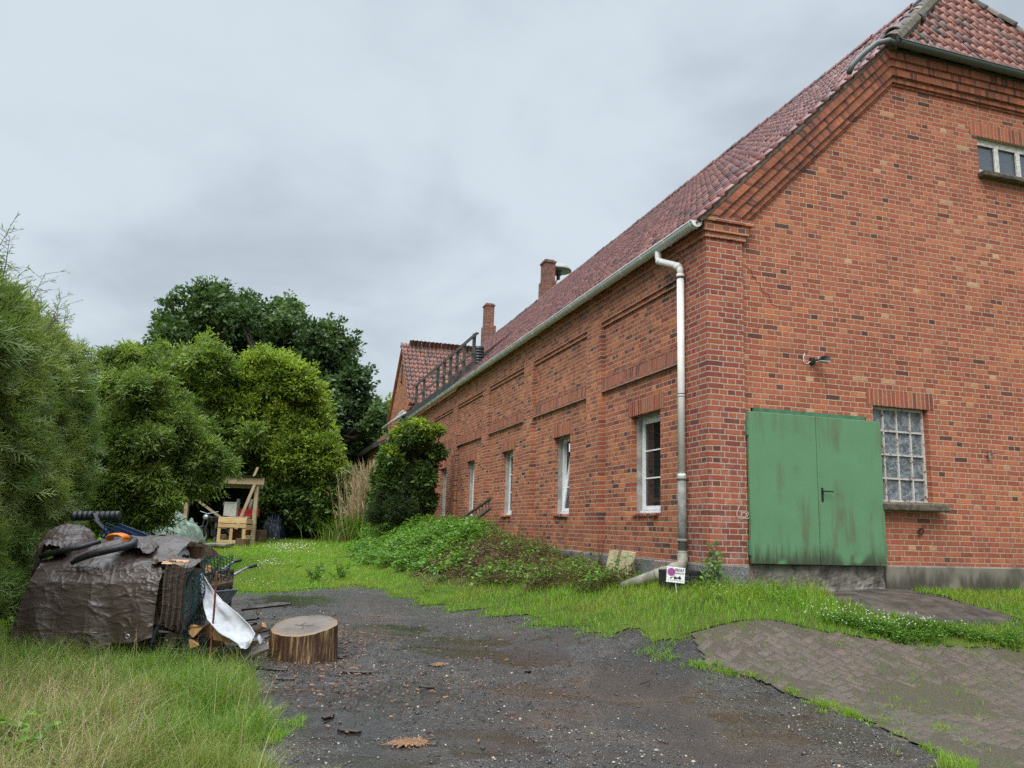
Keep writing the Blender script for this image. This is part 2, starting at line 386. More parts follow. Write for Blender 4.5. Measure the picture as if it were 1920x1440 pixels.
M_DOOR = streaked('green door paint', (0.112, 0.245, 0.122), (0.105, 0.105, 0.050), 1.0, 0.42, 6, 0.8, low=(0.03, 0.26, (0.035, 0.036, 0.020)), th=(0.44, 0.72, 0.38, 0.60))
M_DOORFR = plain('dark green frame paint', (0.070, 0.175, 0.095), 0.5, 0.3)
M_BLACK = plain('black metal', (0.018, 0.018, 0.019), 0.4, 0.3)
M_RUBBER = plain('black plastic', (0.020, 0.021, 0.024), 0.42, 0.35, 12)
M_PVC = plain('white window plastic', (0.78, 0.79, 0.80), 0.35, 0.06, bump=0)
M_REVEAL = plain('grey cement render', (0.34, 0.335, 0.31), 0.9, 0.28, 5, 0.4, 45)
M_CONC = plain('weathered concrete', (0.19, 0.172, 0.15), 0.85, 0.6, 5.0, 0.8, 24)
M_PLINTH = streaked('damp concrete plinth', (0.20, 0.175, 0.140), (0.070, 0.064, 0.048), 0.8, 0.8, 2.2, 1.2, low=(-0.24, 0.2, (0.050, 0.046, 0.034)), th=(0.42, 0.62, 0.36, 0.6))
M_ZINC = streaked('pale grey zinc', (0.56, 0.575, 0.55), (0.24, 0.23, 0.18), 0.4, 0.42, 4, 4)
M_PIPEW = plain('off white pipe paint', (0.74, 0.74, 0.70), 0.5, 0.08, 5, 0.08)
M_ZINCD = streaked('tarnished dark zinc', (0.085, 0.100, 0.095), (0.040, 0.070, 0.040), 0.6, 0.45, 3, 3)
M_IRONP = plain('grey cast iron pipe', (0.235, 0.235, 0.215), 0.62, 0.35, 9, 0.3)
M_CLAYP = plain('mossy concrete pipe', (0.26, 0.245, 0.195), 0.85, 0.4, 7, 0.4)
M_OLDW = plain('flaking white window paint', (0.62, 0.60, 0.55), 0.6, 0.35, 22, 0.5, 30)
M_WOODG = plain('weathered grey timber', (0.085, 0.078, 0.066), 0.8, 0.4, 7, 0.4)
M_BITUM = plain('dark roofing felt', (0.045, 0.046, 0.045), 0.75, 0.4, 4, 0.3)
M_SILL = plain('mossy sill stone', (0.115, 0.095, 0.070), 0.9, 0.5, 12, 0.7, 40)
M_LIGHTGREY = plain('light grey paint', (0.50, 0.50, 0.45), 0.5, 0.2)

def glass(name, col, rough, var=0.0):
    g = G(name); o = g.pos()
    if var:
        n = g.noise(7, 3, 0.55, o, 2.0); c = g.ramp(n, [(0.3, tuple(x*0.45 for x in col)), (0.5, col), (0.72, tuple(min(1, x*1.9) for x in col))])
        return g.set(c, rough, g.bump(n, 0.9, 0.03), spec=0.6)
    return g.set(col, rough, g.bump(g.noise(1.4, 1, 0.5, o), 0.05, 0.05), spec=0.7)
M_GLASS = glass('dark window glass', (0.016, 0.018, 0.020), 0.04)
M_FOIL = glass('wrinkled plastic sheet behind panes', (0.150, 0.170, 0.185), 0.30, 1)
M_GLASSB = glass('blue grey dusty glass', (0.085, 0.100, 0.120), 0.15)

def granite(name, a, b):
    g = G(name); p = g.pos(); v = g.noise(85, 3, 0.7, p); c = g.ramp(v, [(0.36, tuple(x*0.45 for x in a)), (0.5, a), (0.66, b)])
    c = g.mix(g.m('MULTIPLY', g.range(g.noise(4, 4, 0.6, p), 0.45, 0.65), 0.4), c, (0.07, 0.065, 0.055))
    return g.set(c, 0.85, g.bump(g.noise(28, 5, 0.7, p), 0.8, 0.02), spec=0.3)
M_GRAN = granite('grey granite', (0.155, 0.155, 0.15), (0.36, 0.36, 0.34))
M_GRANR = granite('pinkish granite', (0.24, 0.175, 0.16), (0.42, 0.36, 0.33))

def wood(name, a, b, sc=(3, 3, 24), rough=0.6, spec=0.3, bump=0.35):
    g = G(name); u = g.uv(); p = g.obj(); n = g.noise(1.0, 5, 0.65, g.scaled(p, *sc), 0.6); t = g.tint()
    c = g.ramp(n, [(0.28, a), (0.72, b)]); c = g.mix(1.0, c, g.ramp(t, [(0, 0.72), (1, 1.25)]), 'MULTIPLY')
    return g.set(c, rough, g.bump(n, bump, 0.012), spec=spec)
M_FIRE = wood('fresh split firewood', (0.30, 0.145, 0.055), (0.56, 0.35, 0.17), (14, 14, 5))
M_FIREG = wood('greyed split firewood', (0.10, 0.065, 0.038), (0.27, 0.19, 0.115), (14, 14, 5))
M_BARK = wood('wet dark bark', (0.012, 0.008, 0.007), (0.055, 0.034, 0.027), (9, 9, 9), 0.45, 0.5, 0.9)
M_PINE = wood('pale pine boards', (0.42, 0.27, 0.12), (0.60, 0.42, 0.22), (3, 3, 20))
M_BEAM = wood('sawn shed timber', (0.26, 0.19, 0.115), (0.42, 0.33, 0.22), (6, 6, 6))
M_PALLET = wood('wet dark pallet wood', (0.020, 0.014, 0.011), (0.075, 0.05, 0.035), (5, 5, 5))

def leaf(name, cols, trans=0.35, rough=0.5, spec=0.35, patch=None, scale=0.6):
    g = G(name); t = g.tint(); c = g.ramp(t, cols)
    if patch: c = g.mix(g.range(g.noise(scale, 3, 0.6, g.pos()), 0.44, 0.62), c, g.mix(0.75, c, patch))
    g.set(c, rough, spec=spec)
    tr = g.n('ShaderNodeBsdfTranslucent', {'Color': g.mix(1.0, c, (1.25, 1.35, 0.55), 'MULTIPLY')})
    mx = g.n('ShaderNodeMixShader', {0: trans, 1: g.b.outputs[0], 2: tr.outputs[0]})
    g.t.links.new(mx.outputs[0], g.out.inputs[0]); return g.mat
M_OAK = leaf('oak leaves', [(0, (0.035, 0.068, 0.027)), (0.5, (0.074, 0.128, 0.043)), (1, (0.135, 0.203, 0.068))], 0.25)
M_YELLOW = leaf('yellow green leaves', [(0, (0.080, 0.125, 0.020)), (0.5, (0.190, 0.270, 0.042)), (1, (0.42, 0.48, 0.080))], 0.4)
M_WILLOW = leaf('mid green leaves', [(0, (0.073, 0.118, 0.029)), (0.5, (0.147, 0.214, 0.048)), (1, (0.310, 0.384, 0.088))], 0.36)
M_THUJA = leaf('thuja sprays', [(0, (0.101, 0.129, 0.046)), (0.5, (0.230, 0.287, 0.089)), (1, (0.460, 0.511, 0.187))], 0.32, patch=(0.120, 0.200, 0.050))
M_DARKL = leaf('glossy dark leaves', [(0, (0.041, 0.074, 0.022)), (0.5, (0.084, 0.142, 0.035)), (1, (0.189, 0.270, 0.062))], 0.28, 0.4)
M_NETTLE = leaf('nettle leaves', [(0, (0.056, 0.112, 0.020)), (0.5, (0.112, 0.231, 0.035)), (1, (0.225, 0.375, 0.056))], 0.35, 0.45)
M_JUNI = leaf('fine dark needles', [(0, (0.027, 0.050, 0.020)), (0.5, (0.053, 0.088, 0.027)), (1, (0.094, 0.131, 0.037))], 0.2)
M_DRYW = leaf('brown dry stems and leaves', [(0, (0.050, 0.030, 0.018)), (0.45, (0.13, 0.080, 0.042)), (0.8, (0.20, 0.135, 0.065)), (1, (0.16, 0.16, 0.05))], 0.2, 0.7)
M_REED = leaf('dry reed canes', [(0, (0.24, 0.165, 0.085)), (0.5, (0.40, 0.30, 0.17)), (1, (0.55, 0.44, 0.28))], 0.2, 0.6)
M_GRASS = leaf('lawn grass', [(0, (0.080, 0.165, 0.012)), (0.5, (0.165, 0.330, 0.022)), (0.93, (0.28, 0.45, 0.042)), (1, (0.42, 0.34, 0.14))], 0.38, 0.5, patch=(0.27, 0.32, 0.045), scale=0.8)
M_TALL = leaf('tall grass', [(0, (0.050, 0.105, 0.014)), (0.5, (0.135, 0.240, 0.026)), (0.9, (0.27, 0.38, 0.06)), (1, (0.42, 0.35, 0.17))], 0.38, 0.5, patch=(0.22, 0.24, 0.06), scale=1.6)
M_HAY = leaf('dry grass stalks', [(0, (0.20, 0.140, 0.065)), (0.5, (0.36, 0.27, 0.145)), (1, (0.50, 0.41, 0.25))], 0.3, 0.6)
M_WHITEFL = leaf('white clover flowers', [(0, (0.62, 0.58, 0.52)), (1, (0.80, 0.79, 0.75))], 0.2)
M_TRUNK = plain('tree bark', (0.060, 0.048, 0.038), 0.9, 0.4, 6, 0.8, 25)
M_TWIG = plain('bare twigs', (0.115, 0.100, 0.080), 0.85, 0.3, 8, 0)

# ground: wet black grit with pale chips, mud and puddled sheen
g = G('wet gravel yard'); p = g.pos()
v1 = g.vor(48, p); v2 = g.vor(130, p); n1 = g.noise(1.1, 5, 0.62, p); n2 = g.noise(7, 4, 0.65, p)
chip = g.m('MULTIPLY', g.range(v1.outputs['Distance'], 0.46, 0.20), g.m('GREATER_THAN', g.n('ShaderNodeSeparateXYZ', {0: v1.outputs['Color']}).outputs[0], 0.66))
base = g.mix(g.range(n1, 0.42, 0.60), (0.050, 0.044, 0.040), (0.070, 0.056, 0.046))
base = g.mix(g.m('MULTIPLY', g.range(g.noise(1.9, 5, 0.65, p), 0.53, 0.66), 0.75), base, (0.052, 0.032, 0.022))
base = g.mix(1.0, base, g.ramp(v2.outputs['Distance'], [(0.0, 1.9), (0.55, 0.55)]), 'MULTIPLY')
base = g.mix(g.m('MULTIPLY', chip, 0.75), base, g.ramp(g.n('ShaderNodeSeparateXYZ', {0: v1.outputs['Color']}).outputs[1], [(0.0, (0.10, 0.095, 0.095)), (0.8, (0.17, 0.155, 0.145)), (1.0, (0.30, 0.26, 0.22))]))
def puddles(spots):
    acc = None; nn = g.noise(4.5, 7, 0.72, p)
    for (px, py, rx) in spots:
        c_ = at(px, py); dv = g.n('ShaderNodeVectorMath', {0: p, 1: (c_[0], c_[1], c_[2])}, operation='DISTANCE').outputs['Value']
        f = g.m('SUBTRACT', 1.0, g.m('DIVIDE', dv, rx)); acc = f if acc is None else g.m('MAXIMUM', acc, f)
    return g.range(g.m('ADD', acc, g.m('MULTIPLY', g.m('SUBTRACT', nn, 0.5), 2.4)), 0.02, 0.30)
PUD = [(715, 1428, 0.55), (640, 1350, 0.65), (570, 1300, 0.5), (760, 1300, 0.6), (860, 1215, 0.9), (720, 1180, 0.8), (560, 1125, 0.9), (900, 1390, 0.5), (1000, 1225, 0.7)]; MUD = [(1010, 1300, 0.5), (1075, 1335, 0.4), (1180, 1300, 0.8), (1290, 1340, 0.6), (1000, 1345, 0.3), (1400, 1400, 0.7), (700, 1130, 0.6)]; SAW = [(660, 1190, 0.7), (690, 1160, 0.6), (600, 1245, 0.5), (500, 1225, 0.6)]
pud = puddles(PUD); mud = puddles(MUD); saw = puddles(SAW)
wet = g.m('MAXIMUM', pud, g.m('MULTIPLY', g.range(g.noise(0.85, 4, 0.6, p, 0.4), 0.43, 0.58), 0.75))
hgt = g.m('ADD', g.m('MULTIPLY', v1.outputs['Distance'], -0.8), g.m('ADD', g.m('MULTIPLY', v2.outputs['Distance'], -0.4), g.m('MULTIPLY', n2, 1.4)))
base = g.mix(g.m('MULTIPLY', pud, 0.6), base, (0.022, 0.019, 0.018)); base = g.mix(g.m('MULTIPLY', mud, 0.85), base, g.mix(0.35, (0.060, 0.033, 0.020), base)); base = g.mix(g.m('MULTIPLY', saw, 0.55), base, g.mix(0.45, (0.12, 0.060, 0.032), base))
M_GRAVEL = g.set(base, g.m('SUBTRACT', 0.58, g.m('MULTIPLY', wet, 0.50)), g.bump(hgt, g.m('SUBTRACT', 1.0, g.m('MULTIPLY', wet, 0.88)), 0.034), spec=0.6)
g = G('grassy soil'); p = g.pos(); n = g.noise(2.0, 4, 0.6, p)
yv_ = g.range(g.n('ShaderNodeSeparateXYZ', {0: p}).outputs[1], 3.0, 12.0)
M_SOIL = g.set(g.mix(yv_, g.mix(g.range(n, 0.35, 0.65), (0.050, 0.062, 0.018), (0.080, 0.105, 0.022)), g.mix(g.range(n, 0.35, 0.65), (0.075, 0.125, 0.018), (0.120, 0.175, 0.028))), 0.95, g.bump(g.noise(30, 3, 0.6, p), 0.8, 0.03), spec=0.1)
g = G('mound earth'); p = g.pos(); n = g.noise(2.6, 5, 0.65, p)
M_EARTH = g.set(g.mix(g.range(n, 0.35, 0.65), (0.050, 0.036, 0.022), (0.085, 0.060, 0.035)), 0.95, g.bump(g.noise(24, 4, 0.6, p), 1.0, 0.04), spec=0.1)
g = G('worn paving bricks'); p = g.pos(); t = g.tint()
c = g.ramp(t, [(0, (0.086, 0.066, 0.054)), (0.5, (0.104, 0.077, 0.062)), (1, (0.130, 0.087, 0.070))])
c = g.mix(g.range(g.noise(0.8, 5, 0.68, p), 0.42, 0.60), c, (0.094, 0.078, 0.060))
c = g.mix(g.m('MULTIPLY', g.range(g.noise(5.5, 5, 0.7, p), 0.50, 0.64), 0.7), c, (0.058, 0.056, 0.034))
c = g.mix(1.0, c, g.ramp(g.noise(60, 4, 0.75, p), [(0.3, 0.5), (0.7, 1.5)]), 'MULTIPLY')
M_PAVE = g.set(c, g.range(g.noise(1.5, 3, 0.6, p), 0.4, 0.6, 0.45, 0.75), g.bump(g.noise(45, 4, 0.75, p), 0.9, 0.012), spec=0.4)
g = G('mossy paving joints'); p = g.pos(); c = g.mix(g.range(g.noise(3, 4, 0.65, p), 0.4, 0.6), (0.082, 0.066, 0.051), (0.078, 0.073, 0.040)); M_JOINT = g.set(g.mix(1.0, c, g.ramp(g.noise(60, 4, 0.75, p), [(0.3, 0.5), (0.7, 1.5)]), 'MULTIPLY'), 0.9, g.bump(g.noise(50, 4, 0.7, p), 0.9, 0.015), spec=0.2)
M_RAMP = plain('damp dark concrete ramp', (0.078, 0.062, 0.050), 0.6, 0.6, 3.2, 0.8, 20)

g = G('brown tarpaulin'); p = g.pos(); n = g.noise(7, 5, 0.62, p, 1.2)
n = g.noise(4, 3, 0.5, p)
def ridge(sc, d): return g.m('POWER', g.m('SUBTRACT', 1.0, g.m('ABSOLUTE', g.m('SUBTRACT', g.m('MULTIPLY', g.noise(1.0, 2, 0.45, sc, d), 2.0), 1.0))), 22.0)
rd_ = g.m('ADD', ridge(g.scaled(p, 2.0, 2.0, 4.2), 0.5), g.m('ADD', g.m('MULTIPLY', ridge(g.scaled(p, 5.5, 5.5, 3.0), 0.3), 0.6), g.m('MULTIPLY', ridge(g.scaled(p, 2.6, 2.6, 11), 0.4), 0.7)))
M_TARP = g.set(g.mix(g.noise(2.2, 3, 0.6, p), (0.056, 0.039, 0.032), (0.086, 0.062, 0.052)), g.range(n, 0.3, 0.7, 0.30, 0.46), g.bump(rd_, 0.38, 0.012), spec=0.5)
M_WHITET = plain('white woven plastic sheet', (0.46, 0.465, 0.48), 0.75, 0.22, 7, 0.4, 12, spec=0.2)
M_ORANGE = plain('orange plastic', (0.72, 0.17, 0.012), 0.4, 0.12, bump=0)
M_BLUE = plain('dark blue plastic', (0.012, 0.028, 0.075), 0.4, 0.3)
M_NET = plain('dark green net', (0.010, 0.035, 0.038), 0.7, 0.4)
M_RUST = plain('rusty red iron', (0.20, 0.055, 0.038), 0.75, 0.4, 12, 0.4)
M_GALV = plain('galvanised steel', (0.42, 0.43, 0.44), 0.35, 0.2, 10, 0.1, metal=0.7)
M_CAGE = plain('grey steel cage', (0.10, 0.10, 0.10), 0.5, 0.3, 12, 0.2, metal=0.3)
M_TRAY = plain('grey barrow tray', (0.17, 0.185, 0.21), 0.4, 0.3, 8, 0.2, metal=0.2)
M_GREENT = plain('pale green tarpaulin', (0.19, 0.25, 0.19), 0.5, 0.35, 5, 0.4, 20)
M_RED = plain('red machine paint', (0.35, 0.018, 0.018), 0.45, 0.25)
M_SLAB = plain('yellow lichen concrete slab', (0.37, 0.32, 0.19), 0.9, 0.3, 5, 0.5, 40)
M_SLATE = plain('dark slate roofing', (0.085, 0.090, 0.105), 0.5, 0.3, 3, 0.4, 20)
M_WHITESIGN = plain('white sign plastic', (0.80, 0.79, 0.80), 0.4, 0.05, bump=0)
M_SIGNBLUE = plain('faded blue sign print', (0.20, 0.085, 0.36), 0.5, 0.1, bump=0)
M_SIGNRED = plain('faded red sign print', (0.50, 0.08, 0.20), 0.5, 0.1, bump=0)
M_INK = plain('black sign print', (0.03, 0.03, 0.035), 0.5, 0.1, bump=0)
# ------------------------------------------------------------------ the ground
def inside(poly, X, Y):
    poly = np.asarray(poly)[:, :2]; r = np.zeros(X.shape, bool); j = len(poly)-1
    for i in range(len(poly)):
        xi, yi = poly[i]; xj, yj = poly[j]
        if yi != yj:
            r ^= ((yi > Y) != (yj > Y)) & (X < (xj-xi)*(Y-yi)/(yj-yi)+xi)
        j = i
    return r
def wob(X, Y, a=0.12):
    return (X+a*np.sin(Y*5.1+np.sin(X*3.3)*1.7)+a*0.5*np.sin(Y*13+X*9), Y+a*np.sin(X*4.7+np.sin(Y*2.9)*1.9)+a*0.5*np.sin(X*14-Y*8))
def px_poly(pts): return np.array([at(*q) for q in pts])
GRAVEL = px_poly([(508, 1640), (503, 1440), (494, 1380), (484, 1330), (462, 1290), (415, 1262), (330, 1250), (180, 1240), (60, 1225), (20, 1170), (120, 1120), (250, 1100), (400, 1120), (470, 1114), (600, 1106), (680, 1102),
    (740, 1120), (830, 1143), (900, 1150), (980, 1160), (1060, 1182), (1130, 1192), (1210, 1196), (1296, 1190), (1322, 1236), (1345, 1252), (1440, 1284), (1560, 1326), (1700, 1389), (1830, 1445), (2000, 1640)])
PAVING = px_poly([(1345, 1252), (1322, 1236), (1296, 1190), (1380, 1170), (1450, 1166), (1540, 1187), (1640, 1203), (1760, 1215), (1920, 1226), (2150, 1240), (2500, 1300), (2500, 1640), (2000, 1640), (1830, 1445), (1700, 1389), (1560, 1326), (1440, 1284)])
RAMP = px_poly([(1478, 1098), (1640, 1100), (1700, 1109), (1800, 1134), (1908, 1163), (1880, 1171), (1760, 1169), (1650, 1152), (1570, 1128)])
PATCH = px_poly([(-60, 1235), (20, 1222), (100, 1234), (250, 1252), (370, 1250), (430, 1270), (470, 1300), (494, 1345), (505, 1440), (508, 1640), (-100, 1700)])
def axis(segs):
    o = []
    for a, b, st in segs: o += list(np.arange(a, b-1e-6, st))
    return np.array(o+[segs[-1][1]])
gx = axis([(-300, -60, 40), (-60, -20, 5), (-20, -11, 0.9), (-11, -8.4, 0.10), (-8.4, 2.4, 0.04), (2.4, 9, 0.10), (9, 20, 1.1), (20, 60, 5), (60, 300, 40)])
gy = axis([(-200, -30, 34), (-30, -11, 1.9), (-11, -6, 0.10), (-6, 2.8, 0.04), (2.8, 4, 0.1), (4, 14, 0.2), (14, 34, 0.5), (34, 60, 2), (60, 120, 10), (120, 600, 60)])
def sheet(name, X, Y, Z, keep, mat):
    R, Cn = X.shape; idx = np.arange(R*Cn).reshape(R, Cn)
    F = np.stack([idx[:-1, :-1], idx[:-1, 1:], idx[1:, 1:], idx[1:, :-1]], -1)[keep]
    used, inv = np.unique(F.ravel(), return_inverse=True)
    V = np.stack([X.ravel(), Y.ravel(), Z.ravel()], 1)[used]
    o = finish(name, np_mesh(name, V, inv.reshape(-1, 4)), mat, None, True); return tag(o, kind='structure')
GX, GY = np.meshgrid(gx, gy); GZ = ground_z(GX, GY)
def fbm(x, y, s=1.0):
    return (np.sin(x*1.1*s+1.3*np.sin(y*0.9*s))*np.cos(y*1.3*s+0.7*np.sin(x*0.8*s)) + 0.5*np.sin(x*2.7*s+y*1.9*s+1.1)*np.cos(y*3.1*s-x*1.3*s) + 0.25*np.sin(x*6.3*s-2*y*s)*np.cos(y*5.7*s+x*s))/1.75
pudm = np.zeros(GX.shape)
for px, py, r in PUD:
    c_ = at(px, py); pudm = np.maximum(pudm, np.clip(1.6*(1-np.hypot(GX-c_[0], GY-c_[1])/r+0.5*fbm(GX*3, GY*3, 1.5)), 0, 1))
micro = (RNG.normal(0, 1, GX.shape)*0.0032+fbm(GX, GY, 5.5)*0.008+np.abs(fbm(GX+3, GY+1, 13))*0.009-0.006)*((GX > -11) & (GX < 9) & (GY > -11) & (GY < 4))*(1-0.85*pudm)-0.006*pudm
sheet('ground', GX, GY, GZ+micro, np.ones((len(gy)-1, len(gx)-1), bool), M_GRAVEL)
cx = (GX[:-1, :-1]+GX[1:, 1:])/2; cyy = (GY[:-1, :-1]+GY[1:, 1:])/2
wx, wy = wob(cx, cyy)
in_hard = inside(GRAVEL, wx, wy) | inside(PAVING, cx, cyy) | inside(RAMP, cx, cyy)
in_mound = (np.exp(-((cx+1.1)/1.15)**2)*sstep((cyy-2.2)/7)*(1-sstep((cyy-20)/5)) > 0.13) & (cx < 0.1)
lawn_keep = ~in_hard & ~in_mound & ~((cx > 0.02) & (cyy > 0.02) & (cx < 11.6) & (cyy < 40)) & (cyy > -30) & (cyy < 120) & (abs(cx) < 60)
ero = ~in_hard
for dx_, dy_ in ((0, 1), (0, -1), (1, 0), (-1, 0), (1, 1), (-1, -1), (1, -1), (-1, 1)): ero &= ~np.roll(np.roll(in_hard, dx_, 1), dy_, 0)
sheet('lawn', GX, GY, GZ+0.008, lawn_keep & ero, M_SOIL)
sheet('mound', GX, GY, GZ+0.014, in_mound, M_EARTH)
# paving: joints sheet and real bricks in a herringbone laid loose with age
sheet('paving_bed', GX, GY, GZ+0.0155+np.clip(micro, -0.004, 0.004)*0.6, inside(PAVING, cx, cyy), M_JOINT)
pc = PAVING.mean(0); ang = math.radians(24); ca, sa = math.cos(ang), math.sin(ang)
L, Wd = 0.205, 0.102; V = []; F = []; T = []
for i in range(-70, 70):
    for j in range(-70, 70):
        for o in (0, 1):
            if (i-j) % 4 == 0 and o == 0: a, b, hx, hy = i*Wd+Wd, j*Wd+Wd/2, L/2, Wd/2
            elif (i-j) % 4 == 3 and o == 1: a, b, hx, hy = i*Wd+Wd/2, j*Wd+Wd, Wd/2, L/2
            else: continue
            x = pc[0]+ca*a-sa*b; y = pc[1]+sa*a+ca*b
            if not inside(PAVING, np.array([x]), np.array([y]))[0] or x > 6.5 or y < -9.5: continue
            if random.random() < 0.015: continue
            if x < pc[0] and random.random() < 0.45 and not inside(PAVING, np.array([x-0.32, x, x+0.2]), np.array([y, y+0.28, y-0.3])).all(): continue
            z = float(ground_z(x, y))+0.0172+random.gauss(0, 0.002)-0.012*max(0.0, math.sin(x*1.9+1.3*math.sin(y*1.3))*math.sin(y*1.7+x*0.6)-0.12); tx, ty = random.gauss(0, 0.012), random.gauss(0, 0.012)
            k = len(V); b_ = 0.007
            r2 = ang+random.gauss(0, 0.02); c2, s2 = math.cos(r2), math.sin(r2); gpx = 0.0028
            for (ex, ez) in ((gpx, -0.022), (gpx, -0.006), (gpx+b_, 0.0)):
                for (sx, sy) in ((-1, -1), (1, -1), (1, 1), (-1, 1)):
                    lx, ly = sx*(hx-ex), sy*(hy-ex)
                    V.append((x+c2*lx-s2*ly, y+s2*lx+c2*ly, z+ez+lx*tx+ly*ty+float(ground_z(x+c2*lx-s2*ly, y+s2*lx+c2*ly)-ground_z(x, y)))); T.append(0)
            tt = min(1, max(0, random.gauss(0.5, 0.2)))
            for q in range(12): T[k+q] = tt
            for lv in (0, 4):
                for q in range(4): F.append((k+lv+q, k+lv+(q+1) % 4, k+lv+4+(q+1) % 4, k+lv+4+q))
            F.append((k+8, k+9, k+10, k+11))
o = finish('paving', np_mesh('paving', V, F, T), M_PAVE); tag(o, kind='structure')
# concrete ramp up to the green door
rb = MB(); ctr = RAMP.mean(0)
def ramp_z(p):
    edge = float(ground_z(p[0], p[1]))
    return max(edge+0.012, -0.265+(0.0-p[1])*-0.24)
n = len(RAMP); rows = []
for k in range(0, 7):
    t = k/6; rows.append([np.array([*(ctr+(q-ctr)*t)[:2], 0]) for q in RAMP]+[np.array([*(ctr+(RAMP[0]-ctr)*t)[:2], 0])])
for r_ in rows:
    for q in r_: q[2] = max(float(ground_z(q[0], q[1]))+0.03, -0.30-0.17*max(0, -q[1])) + 0.006*math.sin(q[0]*9)*math.sin(q[1]*11)
skirt = [q+np.array([0, 0, -0.25]) for q in rows[-1]]
rb.grid(rows+[skirt]); tag(rb.build('concrete_ramp', M_RAMP, None, True), kind='structure')

# ------------------------------------------------------------------ the brick building
WG = 11.6; YL = 33.6; XR = 5.8
house = empty('brick_building', (0, 0, -0.3), 'long red brick farm building with tiled half hipped roof and green double door', 'building')
def wall_cells(us, holes, z0, top):
    out = []
    for a, b in zip(us[:-1], us[1:]):
        iv = [(z0, None)]; hs = sorted([h for h in holes if h[0] < (a+b)/2 < h[1]], key=lambda h: h[2]); segs = []; cur = z0
        for h in hs: segs.append((cur, h[2])); cur = h[3]
        for s0, s1 in segs: out.append((a, b, s0, s0, s1, s1))
        out.append((a, b, cur, cur, top(a), top(b)))
    return out
# long side wall: recessed bays, piers, frieze, ledges
PIERS = [(0.0, 0.66), (3.58, 4.24), (7.36, 8.02), (11.0, 11.66), (14.64, 15.28), (18.3, 18.95), (21.95, 22.6), (25.0, 25.6)]
WIN = [(1.47, 2.48), (5.18, 6.10), (8.90, 9.82), (12.53, 13.42), (16.12, 17.05), (19.9, 20.8)]
WZ0, WZ1 = 0.66, 2.22; REC = 0.065
mb = MB(); us = sorted({0.0, 25.6, *[w for a in WIN for w in a]})
for a, b, c, d, e, f in wall_cells(us, [(w[0], w[1], WZ0, WZ1) for w in WIN], -0.02, lambda y: 4.75):
    mb.add([(REC, b, d), (REC, a, c), (REC, a, e), (REC, b, f)])
for w in WIN:            # brick part of the reveals
    y0, y1 = w; x0, x1 = REC, REC+0.105
    mb.add([(x0, y1, WZ0), (x0, y1, WZ1), (x1, y1, WZ1), (x1, y1, WZ0)]); mb.add([(x0, y0, WZ0), (x1, y0, WZ0), (x1, y0, WZ1), (x0, y0, WZ1)])
    mb.add([(x0, y0, WZ1), (x1, y0, WZ1), (x1, y1, WZ1), (x0, y1, WZ1)]); mb.add([(x0, y0, WZ0), (x0, y1, WZ0), (x1, y1, WZ0), (x1, y0, WZ0)])
for a, b in PIERS[1:]: mb.box((0, a, -0.02), (REC+0.02, b, 4.06))
mb.box((0.001, PIERS[0][1], 4.06), (REC+0.02, 25.6, 4.46))
for i in range(7):       # stepped brick course under the frieze
    a, b = PIERS[i][1], PIERS[i+1][0]; mb.box((0.028, a+0.002, 3.985), (REC+0.02, b-0.002, 4.058))
mb.box((-0.030, PIERS[0][1]-0.04, 4.46), (REC+0.02, 25.6, 4.53)); mb.box((-0.060, PIERS[0][1]-0.04, 4.53), (REC+0.02, 25.6, 4.70))
side = mb.build('side_wall', M_SIDE, house)
sol = MB(); led = MB()
for w in WIN:            # soldier lintels, 3 mm proud of the wall
    sol = MB()
    y0, y1 = w[0]-0.12, w[1]+0.10
    sol.add([(REC-0.003, y1, WZ1), (REC-0.003, y0, WZ1), (REC-0.003, y0, WZ1+0.25), (REC-0.003, y1, WZ1+0.25)], [(y1, 0.003), (y0, 0.003), (y0, 0.252), (y1, 0.252)])
    sol.add([(REC-0.003, y1, WZ1-0.002), (REC-0.003, y0, WZ1-0.002), (REC+0.05, y0, WZ1-0.002), (REC+0.05, y1, WZ1-0.002)], [(y1, 0.003), (y0, 0.003), (y0, 0.06), (y1, 0.06)]); sol.build('window_lintel', M_SOLD, house)
for i in range(7):       # ledge band: leaning soldier course with a saw-tooth row above
    led = MB()
    a, b = PIERS[i][1]+0.002, PIERS[i+1][0]-0.002
    q = [(0.018, a, 2.84), (0.018, b, 2.84), (0.030, b, 3.02), (0.030, a, 3.02)]
    led.add([q[1], q[0], q[3], q[2]], [(p[1], (p[2]-2.80)) for p in (q[1], q[0], q[3], q[2])])
    led.add([(0.030, b, 3.02), (0.030, a, 3.02), (REC, a, 3.03), (REC, b, 3.03)]); 
    led.box((0.008, a, 2.785), (REC, b, 2.842))
    y = a+0.03
    while y < b-0.06:
        led.box((0.026, y, 3.026), (REC, y+0.062, 3.082)); y += 0.125
    led.build('wall_ledge', M_LEDGE, house)
# the far part of the long wall behind the cross gable, and back walls (plain)
mb = MB()
mb.add([(WG, 0.065, -0.3), (WG, YL, -0.3), (WG, YL, 4.75), (WG, 0.065, 4.75)]); mb.add([(WG, YL, -0.3), (0.065, YL, -0.3), (0.065, YL, 4.75), (WG, YL, 4.75)])
mb.add([(0.065, YL, -0.3), (0.065, 25.6, -0.3), (0.065, 25.6, 4.75), (0.065, YL, 4.75)])
mb.build('rear_wall', M_SIDE, house)
